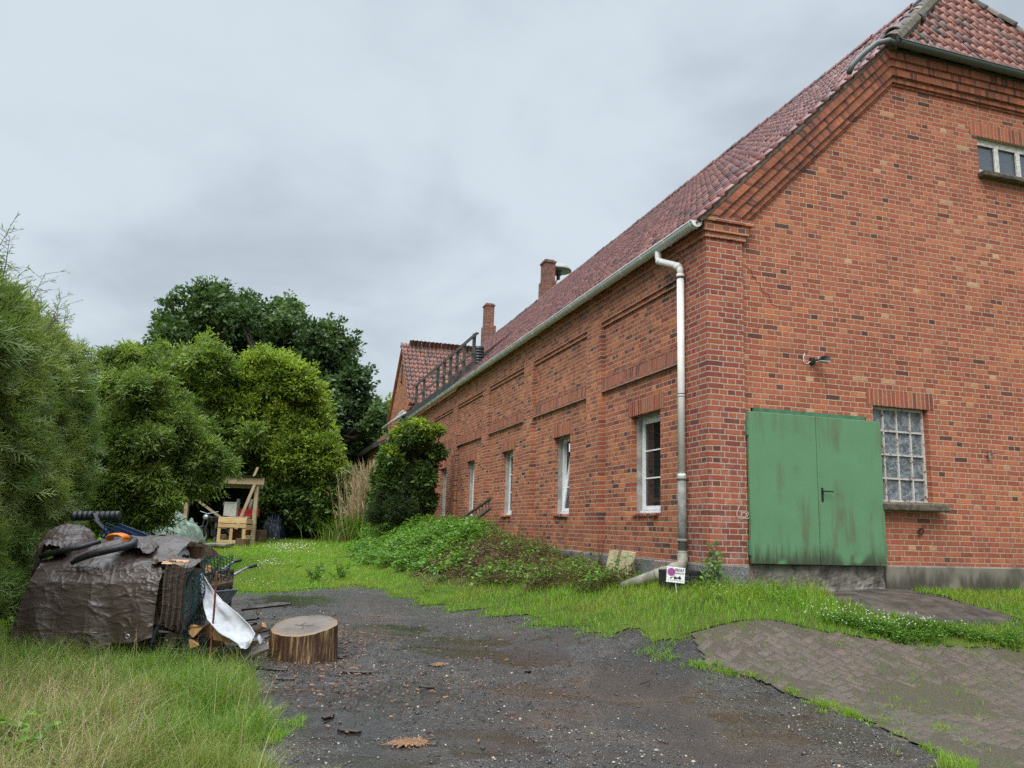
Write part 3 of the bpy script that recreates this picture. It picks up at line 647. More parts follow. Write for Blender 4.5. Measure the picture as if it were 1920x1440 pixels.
# granite and concrete plinths
pb = MB(); y = 0.0; rg = MB()
while y < 25.5:
    w = random.uniform(0.55, 1.05); pq = MB(); gr_ = random.random() < 0.45 or y < 0.1; pq.obox((0.085, y+w/2, -0.31), (0.10+random.uniform(0, 0.012), 0, 0), (0, w/2-0.006, 0), (0, 0, 0.29+random.uniform(0, 0.006)), 0.014, 0.004); pq.build('plinth_stone', M_GRAN if gr_ else M_GRANR, house); y += w
pb.obox((0.285, 0.085, -0.32), (0.288, 0, 0), (0, 0.115, 0), (0, 0, 0.312), 0.016, 0.004)
pb.build('plinth_stone', M_GRAN, house); pb = MB()
pb.obox((0.62, 0.105, -0.32), (0.055, 0, 0), (0, 0.07, 0), (0, 0, 0.31), 0.01, 0.004)
pb.build('plinth_stone', M_GRANR, house)
# gable wall with rake
GYP = 0.065
def gtop(x): return 4.72+min(x, 3.3, WG-x) if min(x, WG-x) < 3.3 else 8.0
HOL = [(0.70, 2.62, -0.02, 2.10), (2.74, 3.74, 0.90, 2.29), (5.10, 6.50, 6.28, 6.93)]
mb = MB(); us = sorted({0.0, 3.28, WG-3.28, WG, *[u for h in HOL for u in h[:2]]})
for a, b, c, d, e, f in wall_cells(us, HOL, -0.02, gtop): mb.add([(a, GYP, c), (b, GYP, d), (b, GYP, f), (a, GYP, e)])
for x0, x1, z0, z1 in HOL:
    y1 = GYP+0.16
    mb.add([(x0, GYP, z0), (x0, GYP, z1), (x0, y1, z1), (x0, y1, z0)]); mb.add([(x1, GYP, z0), (x1, y1, z0), (x1, y1, z1), (x1, GYP, z1)])
    mb.add([(x0, GYP, z1), (x1, GYP, z1), (x1, y1, z1), (x0, y1, z1)]); mb.add([(x0, GYP, z0), (x0, y1, z0), (x1, y1, z0), (x1, GYP, z0)])
mb.build('gable_wall', M_GABLE, house)
mb = MB()                # corner pier standing proud on both sides
mb.add([(0, 0, -0.02), (0.575, 0, -0.02), (0.575, 0, 4.44), (0, 0, 4.44)]); mb.add([(0.575, 0, -0.02), (0.575, 0.07, -0.02), (0.575, 0.07, 4.44), (0.575, 0, 4.44)])
mb.add([(0, 0.66, -0.02), (0, 0, -0.02), (0, 0, 4.44), (0, 0.66, 4.44)]); mb.add([(0, 0.66, -0.02), (0, 0.66, 4.44), (REC+0.01, 0.66, 4.44), (REC+0.01, 0.66, -0.02)])
mb.build('corner_pier', M_PIER, house)
mb = MB()
mb.box((-0.03, -0.03, 4.44), (0.62, 0.62, 4.52)); mb.box((-0.055, -0.055, 4.52), (0.66, 0.62, 4.66)); mb.box((-0.085, -0.09, 4.66), (0.72, 0.62, 4.735))
mb.build('pier_cap', M_SIDE, house)
rk = MB()                # corbelled bands that follow the verge and run across below the hip
def rake_line(d):
    xk = 3.21+d*(math.sqrt(2)-1); zk = 7.97-d
    zl = 4.735; xl = zl-4.76+d*math.sqrt(2)
    return (xl, zl), (xk, zk), (WG-xk, zk), (WG-xl, zl)
for d0, d1, yy in ((0.0, 0.13, -0.105), (0.13, 0.24, -0.070), (0.24, 0.37, -0.040), (0.37, 0.46, 0.005), (0.46, 0.50, 0.040)):
    A, B = rake_line(d0), rake_line(d1)
    for s in range(3):
        q = [A[s], A[s+1], B[s+1], B[s]]
        ln = math.dist(A[s], A[s+1]); uvq = [(0, d0*1.95), (ln, d0*1.95), (ln-0.05, d1*1.95), (0.05, d1*1.95)]
        front = [(p[0], yy, p[1]) for p in q]
        rk.add([front[3], front[2], front[1], front[0]], [uvq[3], uvq[2], uvq[1], uvq[0]])
        rk.add([(q[3][0], yy, q[3][1]), (q[3][0], GYP, q[3][1]), (q[2][0], GYP, q[2][1]), (q[2][0], yy, q[2][1])], [(0, 0.02), (0, 0.1), (ln, 0.1), (ln, 0.02)])
        if s == 0: rk.add([(q[0][0], yy, q[0][1]), (q[0][0], GYP, q[0][1]), (q[1][0], GYP, q[1][1]), (q[1][0], yy, q[1][1])], [(0, 0.02), (0, 0.1), (ln, 0.1), (ln, 0.02)])
        if s == 0: rk.add([(q[0][0], yy, q[0][1]), (q[3][0], yy, q[3][1]), (q[3][0], GYP, q[3][1]), (q[0][0], GYP, q[0][1])])
rk.build('gable_cornice', M_RAKE, house)
sol = MB()
for x0, x1, z1 in ((2.64, 3.86, 2.29), (4.96, 6.64, 6.93)):
    sol = MB(); sol.add([(x0, GYP-0.003, z1), (x1, GYP-0.003, z1), (x1, GYP-0.003, z1+0.25), (x0, GYP-0.003, z1+0.25)], [(x0, 0.003), (x1, 0.003), (x1, 0.252), (x0, 0.252)]); sol.build('window_lintel', M_SOLD, house)
# concrete plinth right of the door and rough threshold below it
mb = MB(); mb.obox((7.2, 0.06, -0.32), (4.42, 0, 0), (0, 0.075, 0), (0, 0, 0.345), 0.02); mb.build('plinth', M_PLINTH, house)
rows = []
for i in range(10):
    z = -0.42+0.42*i/9
    rows.append([(0.66+2.12*j/40, 0.055-0.012*math.sin(j*1.7+i)-RNG.uniform(0, 0.02)-(0.02 if i < 3 else 0), z) for j in range(41)])
mb = MB(); mb.grid(rows); mb.add([(0.66, 0.05, 0.0), (2.78, 0.05, 0.0), (2.78, 0.3, 0.0), (0.66, 0.3, 0.0)]); mb.build('threshold', M_CONC, house)

# ---- windows of the side wall: cement reveal, white frame, sash with bars, glass
def casement(w, tilt=0.0):
    y0, y1 = w; z0, z1 = WZ0, WZ1; xa, xb = REC+0.105, REC+0.225
    e = MB(); t = 0.025
    for (s, yy) in ((1, y0), (-1, y1)):
        e.box((xa, min(yy, yy+s*t), z0), (xb+0.1, max(yy, yy+s*t), z1))
    e.box((xa, y0, z1-t), (xb+0.1, y1, z1)); e.box((xa-0.02, y0, z0-0.02), (xb+0.1, y1, z0+0.012))
    rv = e.build('window_reveal', M_REVEAL, house)
    # crumbled mortar at the foot of the reveal
    f = MB(); fw = 0.055; Y0, Y1, Z0, Z1 = y0+t, y1-t, z0+0.02, z1-t
    def ring(m, a0, a1, b0, b1, x0, x1, ww):
        m.box((x0, a0, b0), (x1, a0+ww, b1)); m.box((x0, a1-ww, b0), (x1, a1, b1)); m.box((x0, a0+ww, b0), (x1, a1-ww, b0+ww)); m.box((x0, a0+ww, b1-ww), (x1, a1-ww, b1))
    ring(f, Y0, Y1, Z0, Z1, xb-0.03, xb+0.04, fw); f.box((xb-0.075, Y0, Z0-0.012), (xb-0.03, Y1, Z0+0.022))
    wf = f.build('window', M_PVC, house)
    s = MB(); a0, a1, b0, b1 = Y0+fw-0.012, Y1-fw+0.012, Z0+fw-0.012, Z1-fw+0.012; sw = 0.06
    ring(s, a0, a1, b0, b1, -0.035, 0.02, sw)
    for k in (1, 2):
        zz = b0+sw+(b1-b0-2*sw)*k/3; s.box((-0.022, a0+sw, zz-0.011), (0.006, a1-sw, zz+0.011))
    p = MB(); p.add([(-0.008, a1-sw, b0+sw), (-0.008, a0+sw, b0+sw), (-0.008, a0+sw, b1-sw), (-0.008, a1-sw, b1-sw)])
    for m in (s, p):
        for i, v in enumerate(m.v):
            x, y, z = v; dz = z-b0; m.v[i] = (xb-0.008+x*math.cos(tilt)+dz*math.sin(tilt), y, b0+dz*math.cos(tilt)-x*math.sin(tilt))
    s.build('window_sash', M_PVC, wf); p.build('window_pane', M_GLASS, wf)
    d = MB(); d.add([(xb+0.35, y1+0.2, z0-0.2), (xb+0.35, y0-0.2, z0-0.2), (xb+0.35, y0-0.2, z1+0.2), (xb+0.35, y1+0.2, z1+0.2)])
    d.build('dark_interior', M_BITUM, wf)
for i, w in enumerate(WIN): casement(w, 0.13 if i == 1 else 0.0)
# loose bricks and rough mortar below the first sills
for w in WIN[:3]:
    lb = MB()
    for k in range(5): 
        lb.cur = random.random(); yy = w[0]+0.08+k*(w[1]-w[0]-0.15)/5+0.06
        lb.obox((REC+0.02, yy, WZ0-0.022+random.uniform(-0.004, 0.004)), (0.07+random.uniform(-0.02, 0.02), 0, 0), (0, 0.075, random.uniform(-0.008, 0.008)), (0, 0, 0.022), 0.008, 0.004)
    lb.build('window_sill', M_PIER, house)

# ---- the iron window, the twin window, the green door
def glazed(name, x0, x1, z0, z1, y, nx, nz, bar, fr, mat, pane, parent=None):
    m = MB(); m.box((x0, y, z0), (x0+fr, y+0.04, z1)); m.box((x1-fr, y, z0), (x1, y+0.04, z1)); m.box((x0+fr, y, z0), (x1-fr, y+0.04, z0+fr)); m.box((x0+fr, y, z1-fr), (x1-fr, y+0.04, z1))
    for k in range(1, nx): xx = x0+(x1-x0)*k/nx; m.box((xx-bar/2, y+0.005, z0+fr), (xx+bar/2, y+0.035, z1-fr))
    for k in range(1, nz): zz = z0+(z1-z0)*k/nz; m.box((x0+fr, y+0.002, zz-bar/2), (x1-fr, y+0.032, zz+bar/2))
    o = m.build(name, mat, house)
    p = MB(); n = 24; p.grid([[(x0+fr+(x1-x0-2*fr)*i/n, y+0.028+RNG.uniform(0, 0.008), z0+fr+(z1-z0-2*fr)*j/n) for i in range(n+1)] for j in range(n+1)])
    p.build('window_pane', pane, o, True)
    d = MB(); d.box((x0-0.01, y+0.06, z0-0.01), (x1+0.01, y+0.07, z1+0.01)); d.build('dark_interior', M_BITUM, o); return o
g = G('rusty white window bars'); pp = g.pos()
M_RUSTW = g.set(g.mix(g.range(g.noise(22, 4, 0.7, pp), 0.52, 0.62), (0.52, 0.50, 0.46), (0.20, 0.085, 0.045)), 0.7, g.bump(g.noise(60, 3, 0.6, pp), 0.4, 0.01), spec=0.3)
iw = glazed('iron_window', 2.755, 3.735, 0.905, 2.285, GYP+0.09, 4, 4, 0.026, 0.036, M_RUSTW, M_FOIL)
m = MB(); m.obox((3.29, 0.0, 0.848), (0.56, 0, 0.006), (0, 0.115, 0.014), (0, -0.006, 0.050), 0.018, 0.007); m.build('window_sill', M_SILL, iw)
tw = glazed('attic_window', 5.105, 6.495, 6.285, 6.925, GYP+0.07, 1, 1, 0.05, 0.055, M_OLDW, M_GLASSB)
m = MB(); 
for xx in (5.565, 6.03): m.box((xx-0.045, GYP+0.062, 6.34), (xx+0.045, GYP+0.088, 6.87))
for xx in (5.36, 5.80, 6.26): m.box((xx-0.19, GYP+0.066, 6.342), (xx+0.19, GYP+0.09, 6.385)); m.box((xx-0.19, GYP+0.066, 6.82), (xx+0.19, GYP+0.09, 6.868))
m.build('window_frame', M_OLDW, tw)
m = MB(); m.obox((5.80, 0.035, 6.235), (0.74, 0, 0), (0, 0.11, 0), (0, 0, 0.04), 0.014, 0.005); m.build('window_sill', M_SILL, tw)
door = MB(); door.box((0.72, 0.02, 2.03), (2.56, 0.06, 2.098)); dr = door.build('green_door', M_DOORFR, house)
for a, b in ((0.578, 1.648), (1.656, 2.748)):
    m = MB(); m.obox(((a+b)/2, -0.035, 1.020), ((b-a)/2, 0, 0), (0, 0.028, 0), (0, 0, 1.008), 0.006)
    m.build('door_leaf', M_DOOR, dr)
for xx in (0.570, 2.756):
    for zz in (0.22, 1.80): m = MB(); m.tube([(xx, -0.045, zz-0.10), (xx, -0.045, zz+0.10)], 0.016, 8); m.box((xx-0.01, -0.03, zz-0.09), (xx+0.012, 0.06, zz+0.09)); m.build('door_hinge', M_DOORFR, dr)
m = MB(); m.obox((1.715, -0.066, 0.955), (0.019, 0, 0), (0, 0.005, 0), (0, 0, 0.095), 0.004)
m.tube([(1.715, -0.07, 1.0), (1.715, -0.115, 1.0), (1.745, -0.122, 1.0), (1.85, -0.12, 0.998)], 0.010, 8); m.lathe([(0.012, 0), (0.012, 0.01), (0.0, 0.011)], (1.715, -0.07, 0.90), 8, (0, -1, 0))
m.build('door_handle', M_BLACK, dr)

# ------------------------------------------------------------------ roofs of real pantiles
def tile_field(name, O, U, Vv, w, h, nu, nv, keep, mat, clamp=None, amp=0.034, parent=house, jit=1.0):
    O, U, Vv = (np.asarray(a, float) for a in (O, U, Vv)); N = np.cross(U, Vv); N /= np.linalg.norm(N)
    S = np.linspace(0, 1, 8); prof = amp*np.cos(2*np.pi*(S-0.18)) + 0.010*np.cos(4*np.pi*(S-0.18))
    Vs = []; Fs = []; Ts = []; k = 0; ns = len(S)
    for j in range(nv):
        for i in range(nu):
            if not keep((i+0.5)*w, (j+0.5)*h): continue
            ju, jn, jt, jv = RNG.normal(0, 0.006*jit), RNG.normal(0, 0.003*jit), RNG.normal(0, 0.006*jit), RNG.normal(0, 0.008*jit)
            u = i*w+S*w*1.03+ju; v0 = j*h+jv; v1 = (j+1.16)*h
            for vv, lift in ((v0, -0.004), (v0, 0.030), (v1, 0.0)):
                P_ = O+np.outer(u+(jt if vv == v0 else 0), U)+vv*Vv+np.outer(prof+lift+jn, N); Vs.append(P_)
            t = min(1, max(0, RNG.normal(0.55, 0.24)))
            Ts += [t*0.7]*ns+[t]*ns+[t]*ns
            for r in (0, 1):
                a = k+r*ns+np.arange(ns-1); Fs.append(np.stack([a, a+1, a+1+ns, a+ns], 1))
            k += 3*ns
    V = np.concatenate(Vs); F = np.concatenate(Fs)
    if clamp is not None: V = clamp(V)
    return finish(name, np_mesh(name, V, F, Ts), mat, parent, True)
s2 = math.sqrt(0.5); TW, TH = 0.192, 0.32
RZ0 = 4.80                                     # tile plane z = RZ0 + x
hipx0, hipx1 = 3.25, XR; hy0, hy1 = -0.14, 1.10
def hip_y(x): return hy0+np.clip((x-hipx0)/(hipx1-hipx0), 0, 1)*(hy1-hy0)
def clampL(V):
    V[:, 1] = np.maximum(V[:, 1], hip_y(V[:, 0])-0.02); return V
EDGE_Y = 14.55
slope_len = (XR+0.24)/s2
# u runs towards the gable so that the tile rolls face the right way: U = -y
x_eave = -0.20
def keepL(u, v):
    x = x_eave+v*s2; y = 14.65-u
    return x < XR and y > hip_y(x)-0.05
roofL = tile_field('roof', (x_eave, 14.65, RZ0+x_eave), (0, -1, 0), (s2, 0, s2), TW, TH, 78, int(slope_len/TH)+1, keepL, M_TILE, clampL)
def keepF(u, v):
    x = 2.0+v*s2; return x < XR
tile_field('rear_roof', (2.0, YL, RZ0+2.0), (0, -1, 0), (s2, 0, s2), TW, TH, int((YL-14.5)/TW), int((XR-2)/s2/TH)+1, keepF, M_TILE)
# hip
A = np.array([hipx0-0.02, -0.19, 8.05]); Ap = np.array([XR, hy1, RZ0+XR]); hv = np.array([0, hy1+0.19, Ap[2]-8.05]); hl = np.linalg.norm(hv); hv /= hl; hw = 2*(XR-hipx0)
def keepH(u, v):
    f = v/hl; return f < 1 and u > f*hw/2-0.08 and u < hw-f*hw/2+0.08
def clampH(V):
    f = (V[:, 1]+0.19)/(hy1+0.19); f = np.clip(f, 0, 1); lo = hipx0+f*hw/2; V[:, 0] = np.clip(V[:, 0], lo-0.02, WG-lo+0.02); return V
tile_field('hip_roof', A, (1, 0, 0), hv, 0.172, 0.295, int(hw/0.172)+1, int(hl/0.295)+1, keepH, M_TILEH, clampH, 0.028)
# roof core under the tiles, right-hand slope, verge boards
mb = MB(); e = 0.05
def zl(x): return RZ0+x-e-0.02
mb.add([(-0.18, -0.08, zl(-0.18)), (-0.18, 14.6, zl(-0.18)), (XR, 14.6, zl(XR)), (XR, hy1, zl(XR)), (hipx0, hy0+0.1, zl(hipx0)), (hipx0, -0.08, zl(hipx0))][::-1])
mb.add([(2.0, 14.6, zl(2)), (2.0, YL, zl(2)), (XR, YL, zl(XR)), (XR, 14.6, zl(XR))][::-1])
mb.add([(WG+0.2, -0.1, RZ0-0.2), (WG+0.2, YL, RZ0-0.2), (XR, YL, RZ0+XR), (XR, hy1, RZ0+XR), (WG-hipx0, -0.1, RZ0+hipx0)])
mb.add([(hipx0, -0.15, 7.97), (WG-hipx0, -0.15, 7.97), (XR, hy1, RZ0+XR-0.06)])
mb.add([(hipx0, 0.1, 7.972), (hipx0, -0.15, 7.972), (WG-hipx0, -0.15, 7.972), (WG-hipx0, 0.1, 7.972)])
mb.build('roof_deck', M_BITUM, house)
mb = MB(); mb.add([(2.0, 14.6, 4.6), (2.0, 25.6, 4.6), (2.0, 25.6, RZ0+2), (2.0, 14.6, RZ0+2)][::-1]); mb.add([(0, 14.62, 4.6), (2, 14.62, 4.6), (2, 14.62, RZ0+1.95), (0, 14.62, RZ0-0.05)][::-1])
mb.box((-0.10, 14.64, 4.70), (1.99, 25.5, 4.80)); mb.box((-0.06, 14.66, 4.80), (0.12, 25.4, 5.0)); mb.build('roof_terrace', M_BITUM, house)
mb = MB(); mb.box((-0.07, 0.6, 4.62), (0.03, 25.5, 4.70)); 
d = np.array([1, 0, 1])*s2
mb.bar((-0.15, -0.10, 4.60+0.02), (3.2, -0.10, 7.97), 0.03, 0.05, (0, 0, 1)); mb.build('verge_mortar', M_SILL, house)
def ridge_run(name, a, b, st, r, up, mat, jit=0.012, parent=None):
    a = np.asarray(a, float); b = np.asarray(b, float); L = np.linalg.norm(b-a); d = (b-a)/L; up = np.asarray(up, float); up = up-(up@d)*d; up /= np.linalg.norm(up); x = np.cross(d, up)
    m = MB(); n = int(L/st)
    for i in range(n+1):
        m.cur = min(1, max(0, random.gauss(0.45, 0.28))); rows = []
        o = x*random.gauss(0, jit)+up*random.gauss(0, jit*0.7)
        for t, rr in ((i*st-0.02, r*1.12), (i*st+0.03, r*1.12), (i*st+st*1.1, r*0.94)):
            rows.append([a+d*min(t, L)+o+rr*(math.cos(q)*x+math.sin(q)*up*0.95)-up*0.03 for q in np.linspace(-0.15, math.pi+0.15, 11)])
        i0 = rows[0]; rows = [[p-(p-(a+d*(i*st)))*0.16 for p in i0]]+rows
        m.grid(rows)
    return m.build(name, mat, house if parent is None else parent, True)
ridge_run('ridge_tiles', (hipx0-0.05, -0.20, RZ0+hipx0+0.02), Ap+np.array([0, 0, 0.04]), 0.27, 0.118, (-0.45, -0.5, 1), M_RIDGE, 0.022)
ridge_run('ridge_tiles', (WG-hipx0+0.05, -0.18, RZ0+hipx0), Ap+np.array([0, 0, 0.03]), 0.30, 0.105, (0.5, -0.5, 1), M_RIDGE)
ridge_run('ridge_tiles', Ap+np.array([0, 0, 0.02]), (XR, YL, RZ0+XR+0.02), 0.36, 0.12, (0, 0, 1), M_TILE, 0.006)
# mortar under the hip ridge
m = MB(); m.tube([(hipx0-0.02, -0.22, RZ0+hipx0-0.02), Ap-np.array([0, 0, 0.05])], 0.13, 8); m.build('hip_mortar', M_SILL, house)

# ---- gutters and pipes
def gutter(name, a, b, r, mat, inner, up=(0, 0, 1), rings=0.75, sag=0.0):
    a = np.asarray(a, float); b = np.asarray(b, float); L = np.linalg.norm(b-a); d = (b-a)/L; x = np.cross(d, (0, 0, 1.0)); x /= np.linalg.norm(x); z = np.cross(x, d)
    m = MB(); n = max(2, int(L/0.5)); angs = np.linspace(math.pi*0.98, 2*math.pi*1.01, 12)
    for rr, flip in ((r, False), (r-0.006, True)):
        g_ = [[a+d*L*i/n+np.array([0, 0, sag*math.sin(i*2.1)])+rr*(math.cos(q)*x+math.sin(q)*z) for q in angs] for i in range(n+1)]
        m.grid(g_ if not flip else [w[::-1] for w in g_])
    for e_ in (angs[0], angs[-1]):
        q0 = r*(math.cos(e_)*x+math.sin(e_)*z); m.tube([a+q0, b+q0], 0.011, 6)
    for c_, sgn in ((a, -1), (b, 1)):
        m.faces([c_+(r+0.004)*(math.cos(q)*x+math.sin(q)*z)+d*0.004*sgn for q in angs], [tuple(range(12))])
        m.faces([c_+(r+0.004)*(math.cos(q)*x+math.sin(q)*z)+d*0.004*sgn for q in angs], [tuple(range(12))[::-1]])
    o = m.build(name, mat, house, True)
    t = rings*0.6
    while t < L:
        k = MB(); k.tube([a+d*t+(r+0.004)*(math.cos(q)*x+math.sin(q)*z) for q in angs], 0.007, 5); k.build('gutter_bracket', mat, o); t += rings
    return o
gt = gutter('gutter', (-0.185, 25.2, 4.585), (-0.185, -0.06, 4.615), 0.078, M_ZINC, None)
m = MB(); m.lathe([(0, 0), (0.082, 0.0), (0.082, 0.012), (0, 0.013)], (-0.185, -0.078, 4.615), 18, (0, 1, 0)); m.v = [(x, y, min(z, 4.622)) for x, y, z in m.v]; m.build('gutter_cap', M_PVC, gt)
gutter('hip_gutter', (8.45, -0.235, 8.005), (3.22, -0.235, 8.04), 0.072, M_ZINCD, None, rings=1.1)
m = MB(); m.tube([(3.27, -0.235, 7.99), (3.12, -0.26, 8.0), (2.88, -0.25, 7.90), (2.62, -0.22, 7.66), (2.46, -0.19, 7.48), (2.40, -0.18, 7.34)], 0.043, 10); m.build('hip_spout', M_ZINCD, house, True)
m = MB(); rp = 0.052
m.tube([(-0.185, 1.05, 4.56), (-0.185, 1.05, 4.44), (-0.182, 1.03, 4.39), (-0.095, 0.62, 4.20), (-0.085, 0.57, 4.13), (-0.085, 0.565, 4.02)], rp*0.95, 12)
m.tube([(-0.085, 0.565, 4.06), (-0.085, 0.565, 1.15)], rp, 14)
for zz in (4.03, 2.28, 1.16): m.tube([(-0.085, 0.565, zz-0.02), (-0.085, 0.565, zz+0.02)], rp+0.006, 14)
m.tube([(-0.184, 1.04, 4.40), (-0.176, 1.00, 4.37)], rp+0.004, 12); m.tube([(-0.10, 0.64, 4.21), (-0.088, 0.58, 4.15)], rp+0.005, 12)
dp = m.build('downpipe', M_PIPEW, house, True)
m = MB(); m.tube([(-0.085, 0.565, 1.14), (-0.085, 0.562, 0.08)], 0.060, 14)
for zz in (1.12, 0.28, 0.12): m.tube([(-0.085, 0.565, zz-0.022), (-0.085, 0.565, zz+0.022)], 0.069, 14)
m.build('downpipe_foot', M_IRONP, dp, True)
m = MB()
for zz in (4.0, 2.30, 1.10, 0.30): m.tube([(-0.085+0.06*math.cos(q), 0.565+0.06*math.sin(q), zz) for q in np.linspace(0, 2*math.pi, 14)], 0.006, 5); m.bar((-0.03, 0.565, zz), (0.01, 0.60, zz), 0.02, 0.02)
m.build('pipe_clip', M_BLACK, dp)
pe = at(1168, 1104); pe[2] += 0.02
dd = MB(); a0 = np.array([-0.085, 0.565, 0.10]); a1 = P(1296, 1052, 10.62); a2 = P(1270, 1055, 10.5); q = P(1242, 1062, 10.45)
dd.tube([a0, np.array([-0.095, 0.545, 0.0]), np.array([-0.14, 0.50, -0.055]), np.array([-0.22, 0.43, -0.075])], 0.072, 14)
s0 = np.array([-0.20, 0.45, -0.07]); dd.tube([s0, s0+(pe-s0)*0.5, pe], 0.078, 14)
dv_ = (pe-s0)/np.linalg.norm(pe-s0)
for t in (0.06, 0.22, 0.30): dd.tube([s0+dv_*t, s0+dv_*(t+0.045)], 0.087, 14)
dd.build('drain_pipe', M_CLAYP, dp, True)

# ---- chimneys, railing, cross gable
def chimney(px, top, base, w, sh):
    c = on_x(px, base, XR+0.25); y = c[1]; zt = on_x(px, top, XR+0.25)[2]
    m = MB(); m.box((XR-0.05, y-w/2-sh, RZ0+XR-1.6), (XR+0.6, y+w/2+sh, zt-(zt-RZ0-XR)*0.55)); m.box((XR, y-w/2, zt-(zt-RZ0-XR)*0.55), (XR+0.5, y+w/2, zt-0.14))
    m.box((XR-0.04, y-w/2-0.04, zt-0.14), (XR+0.54, y+w/2+0.04, zt-0.06)); m.box((XR+0.02, y-w/2+0.05, zt-0.06), (XR+0.46, y+w/2-0.03, zt+0.02))
    return m.build('chimney', M_CHIM, house), y, zt
ch1, cy1, cz1 = chimney(1026, 492, 572, 0.60, 0.10)
ch2, cy2, cz2 = chimney(914, 574, 650, 0.62, 0.12)
rl = MB(); xp = 0.10; tops = [on_x(px, 700, xp)[1] for px in (783.5, 797, 822, 833.5, 845, 857, 870, 887.5)]
for y in tops:
    rl.cur = random.random(); rl.box((xp-0.06, y-0.05, 4.86), (xp+0.03, y+0.045, 5.98+random.uniform(0, 0.10)))
ys = (min(tops)-0.3, max(tops)+0.6); rl.box((xp-0.075, ys[0]-0.2, 5.90), (xp-0.062, ys[1], 5.97)); rl.box((xp-0.075, ys[0], 5.41), (xp-0.062, ys[1], 5.48)); rl.box((xp-0.05, ys[0], 6.0), (xp+0.05, ys[1], 6.03))
rl.build('terrace_railing', M_WOODG, house)
sp = MB(); b0 = on_x(894, 690, 0.5); rr = []
for k in range(26): z = k*0.045; rr.append((0.16+0.022*(k % 2), z))
sp.lathe([(0, 0)]+rr+[(0.16, 1.2), (0, 1.2)], (0.6, b0[1]+0.25, 4.79), 14)
sp.build('flue_pipe', M_RUBBER, house)
# cross gable
GX0 = 0.16; y0g, y1g = 25.62, 33.3; yr = on_x(757, 648, GX0)[1]+0.55; zr = on_x(757, 648, GX0)[2]; ze = 5.55
y0g = on_x(770, 752, GX0)[1]; y1g = on_x(732, 772, GX0)[1]; yr = on_x(757, 648, GX0)[1]
m = MB(); m.add([(GX0, y1g, -0.3), (GX0, y0g, -0.3), (GX0, y0g, ze), (GX0, yr, zr), (GX0, y1g, ze)])
m.add([(GX0, y0g, -0.3), (4.0, y0g, -0.3), (4.0, y0g, ze), (GX0, y0g, ze)]); m.add([(4, y1g, -0.3), (GX0, y1g, -0.3), (GX0, y1g, ze), (4, y1g, ze)])
m.box((GX0-0.06, y0g-0.04, -0.3), (GX0+0.6, y0g+0.55, ze-0.35)); m.box((GX0-0.10, y0g-0.08, ze-0.35), (GX0+0.66, y0g+0.6, ze-0.15)); m.box((GX0-0.06, y0g-0.05, ze-0.15), (GX0+0.62, y0g+0.6, ze+0.12))
m.box((GX0-0.06, y1g-0.5, -0.3), (GX0+0.3, y1g+0.03, ze-0.2)); m.build('cross_gable', M_SIDE, house)
def rslope(a, b, name, flip):
    a = np.asarray(a, float); b = np.asarray(b, float); Vv = (b-a); Lh = np.linalg.norm(Vv); Vv /= Lh
    U = np.array([1.0, 0, 0]) if not flip else np.array([-1.0, 0, 0])
    O = a+(np.array([-0.12, 0, 0]) if not flip else np.array([6.0, 0, 0]))
    return tile_field(name, O, U, Vv, TW, TH, 30, int(Lh/TH)+1, lambda u, v: True, M_TILEW, None, 0.03)
M_TILEW = tiles('weathered pantiles', [(0, (0.075, 0.060, 0.055)), (0.4, (0.18, 0.085, 0.068)), (0.8, (0.27, 0.105, 0.080)), (1, (0.33, 0.14, 0.105))], 0.42, 0.35)
rslope((GX0, y0g-0.18, ze-0.12), (GX0, yr, zr), 'cross_gable_roof', False)
rslope((GX0, y1g+0.18, ze-0.12), (GX0, yr, zr), 'cross_gable_roof', True)
ridge_run('ridge_tiles', (GX0-0.12, yr, zr-0.06), (6.0, yr, zr-0.06), 0.36, 0.10, (0, 0, 1), M_RIDGE, 0.008)
m = MB()
for s, ye in ((1, y0g), (-1, y1g)):
    for q, (o1, th) in enumerate(((0.0, 0.10), (0.12, 0.10))):
        m.bar((GX0-0.05+0.03*q, ye-0.12*s, ze-0.16-o1*1.1), (GX0-0.05+0.03*q, yr, zr-0.06-o1*1.1), 0.08, th, (1, 0, 0))
m.build('gable_verge', M_RAKE, house)
m = MB(); w0 = on_x(757, 790, GX0-0.02); m.box((GX0-0.02, w0[1]-0.55, 3.6), (GX0+0.02, w0[1]+0.5, 5.25)); o_ = m.build('gable_window', M_GLASS, house)
m = MB(); 
for yy in (-0.57, -0.05, 0.47): m.box((GX0-0.05, w0[1]+yy, 3.58), (GX0-0.021, w0[1]+yy+0.07, 5.27))
m.build('window_frame', M_PVC, o_)
m = MB(); m.box((GX0-0.02, yr-0.18, 6.9), (GX0+0.01, yr+0.1, 7.7)); m.box((GX0-0.06, yr-0.24, 6.84), (GX0+0.01, yr+0.16, 6.9)); m.build('attic_opening', M_BITUM, house)
m = MB(); pA = on_x(742, 770, -0.1); m.tube([(-0.12, y0g-0.2, 4.98), (-0.14, y1g+0.2, 5.02)], 0.06, 10); m.tube([(-0.12, 24.3, 5.12), (-0.1, y0g+2.5, 5.12)], 0.04, 8)
m.tube([(-0.185, 25.1, 4.55), (-0.15, 25.3, 4.3), (-0.10, 25.35, 0.0)], 0.05, 10); m.build('gable_gutter', M_ZINC, house, True)
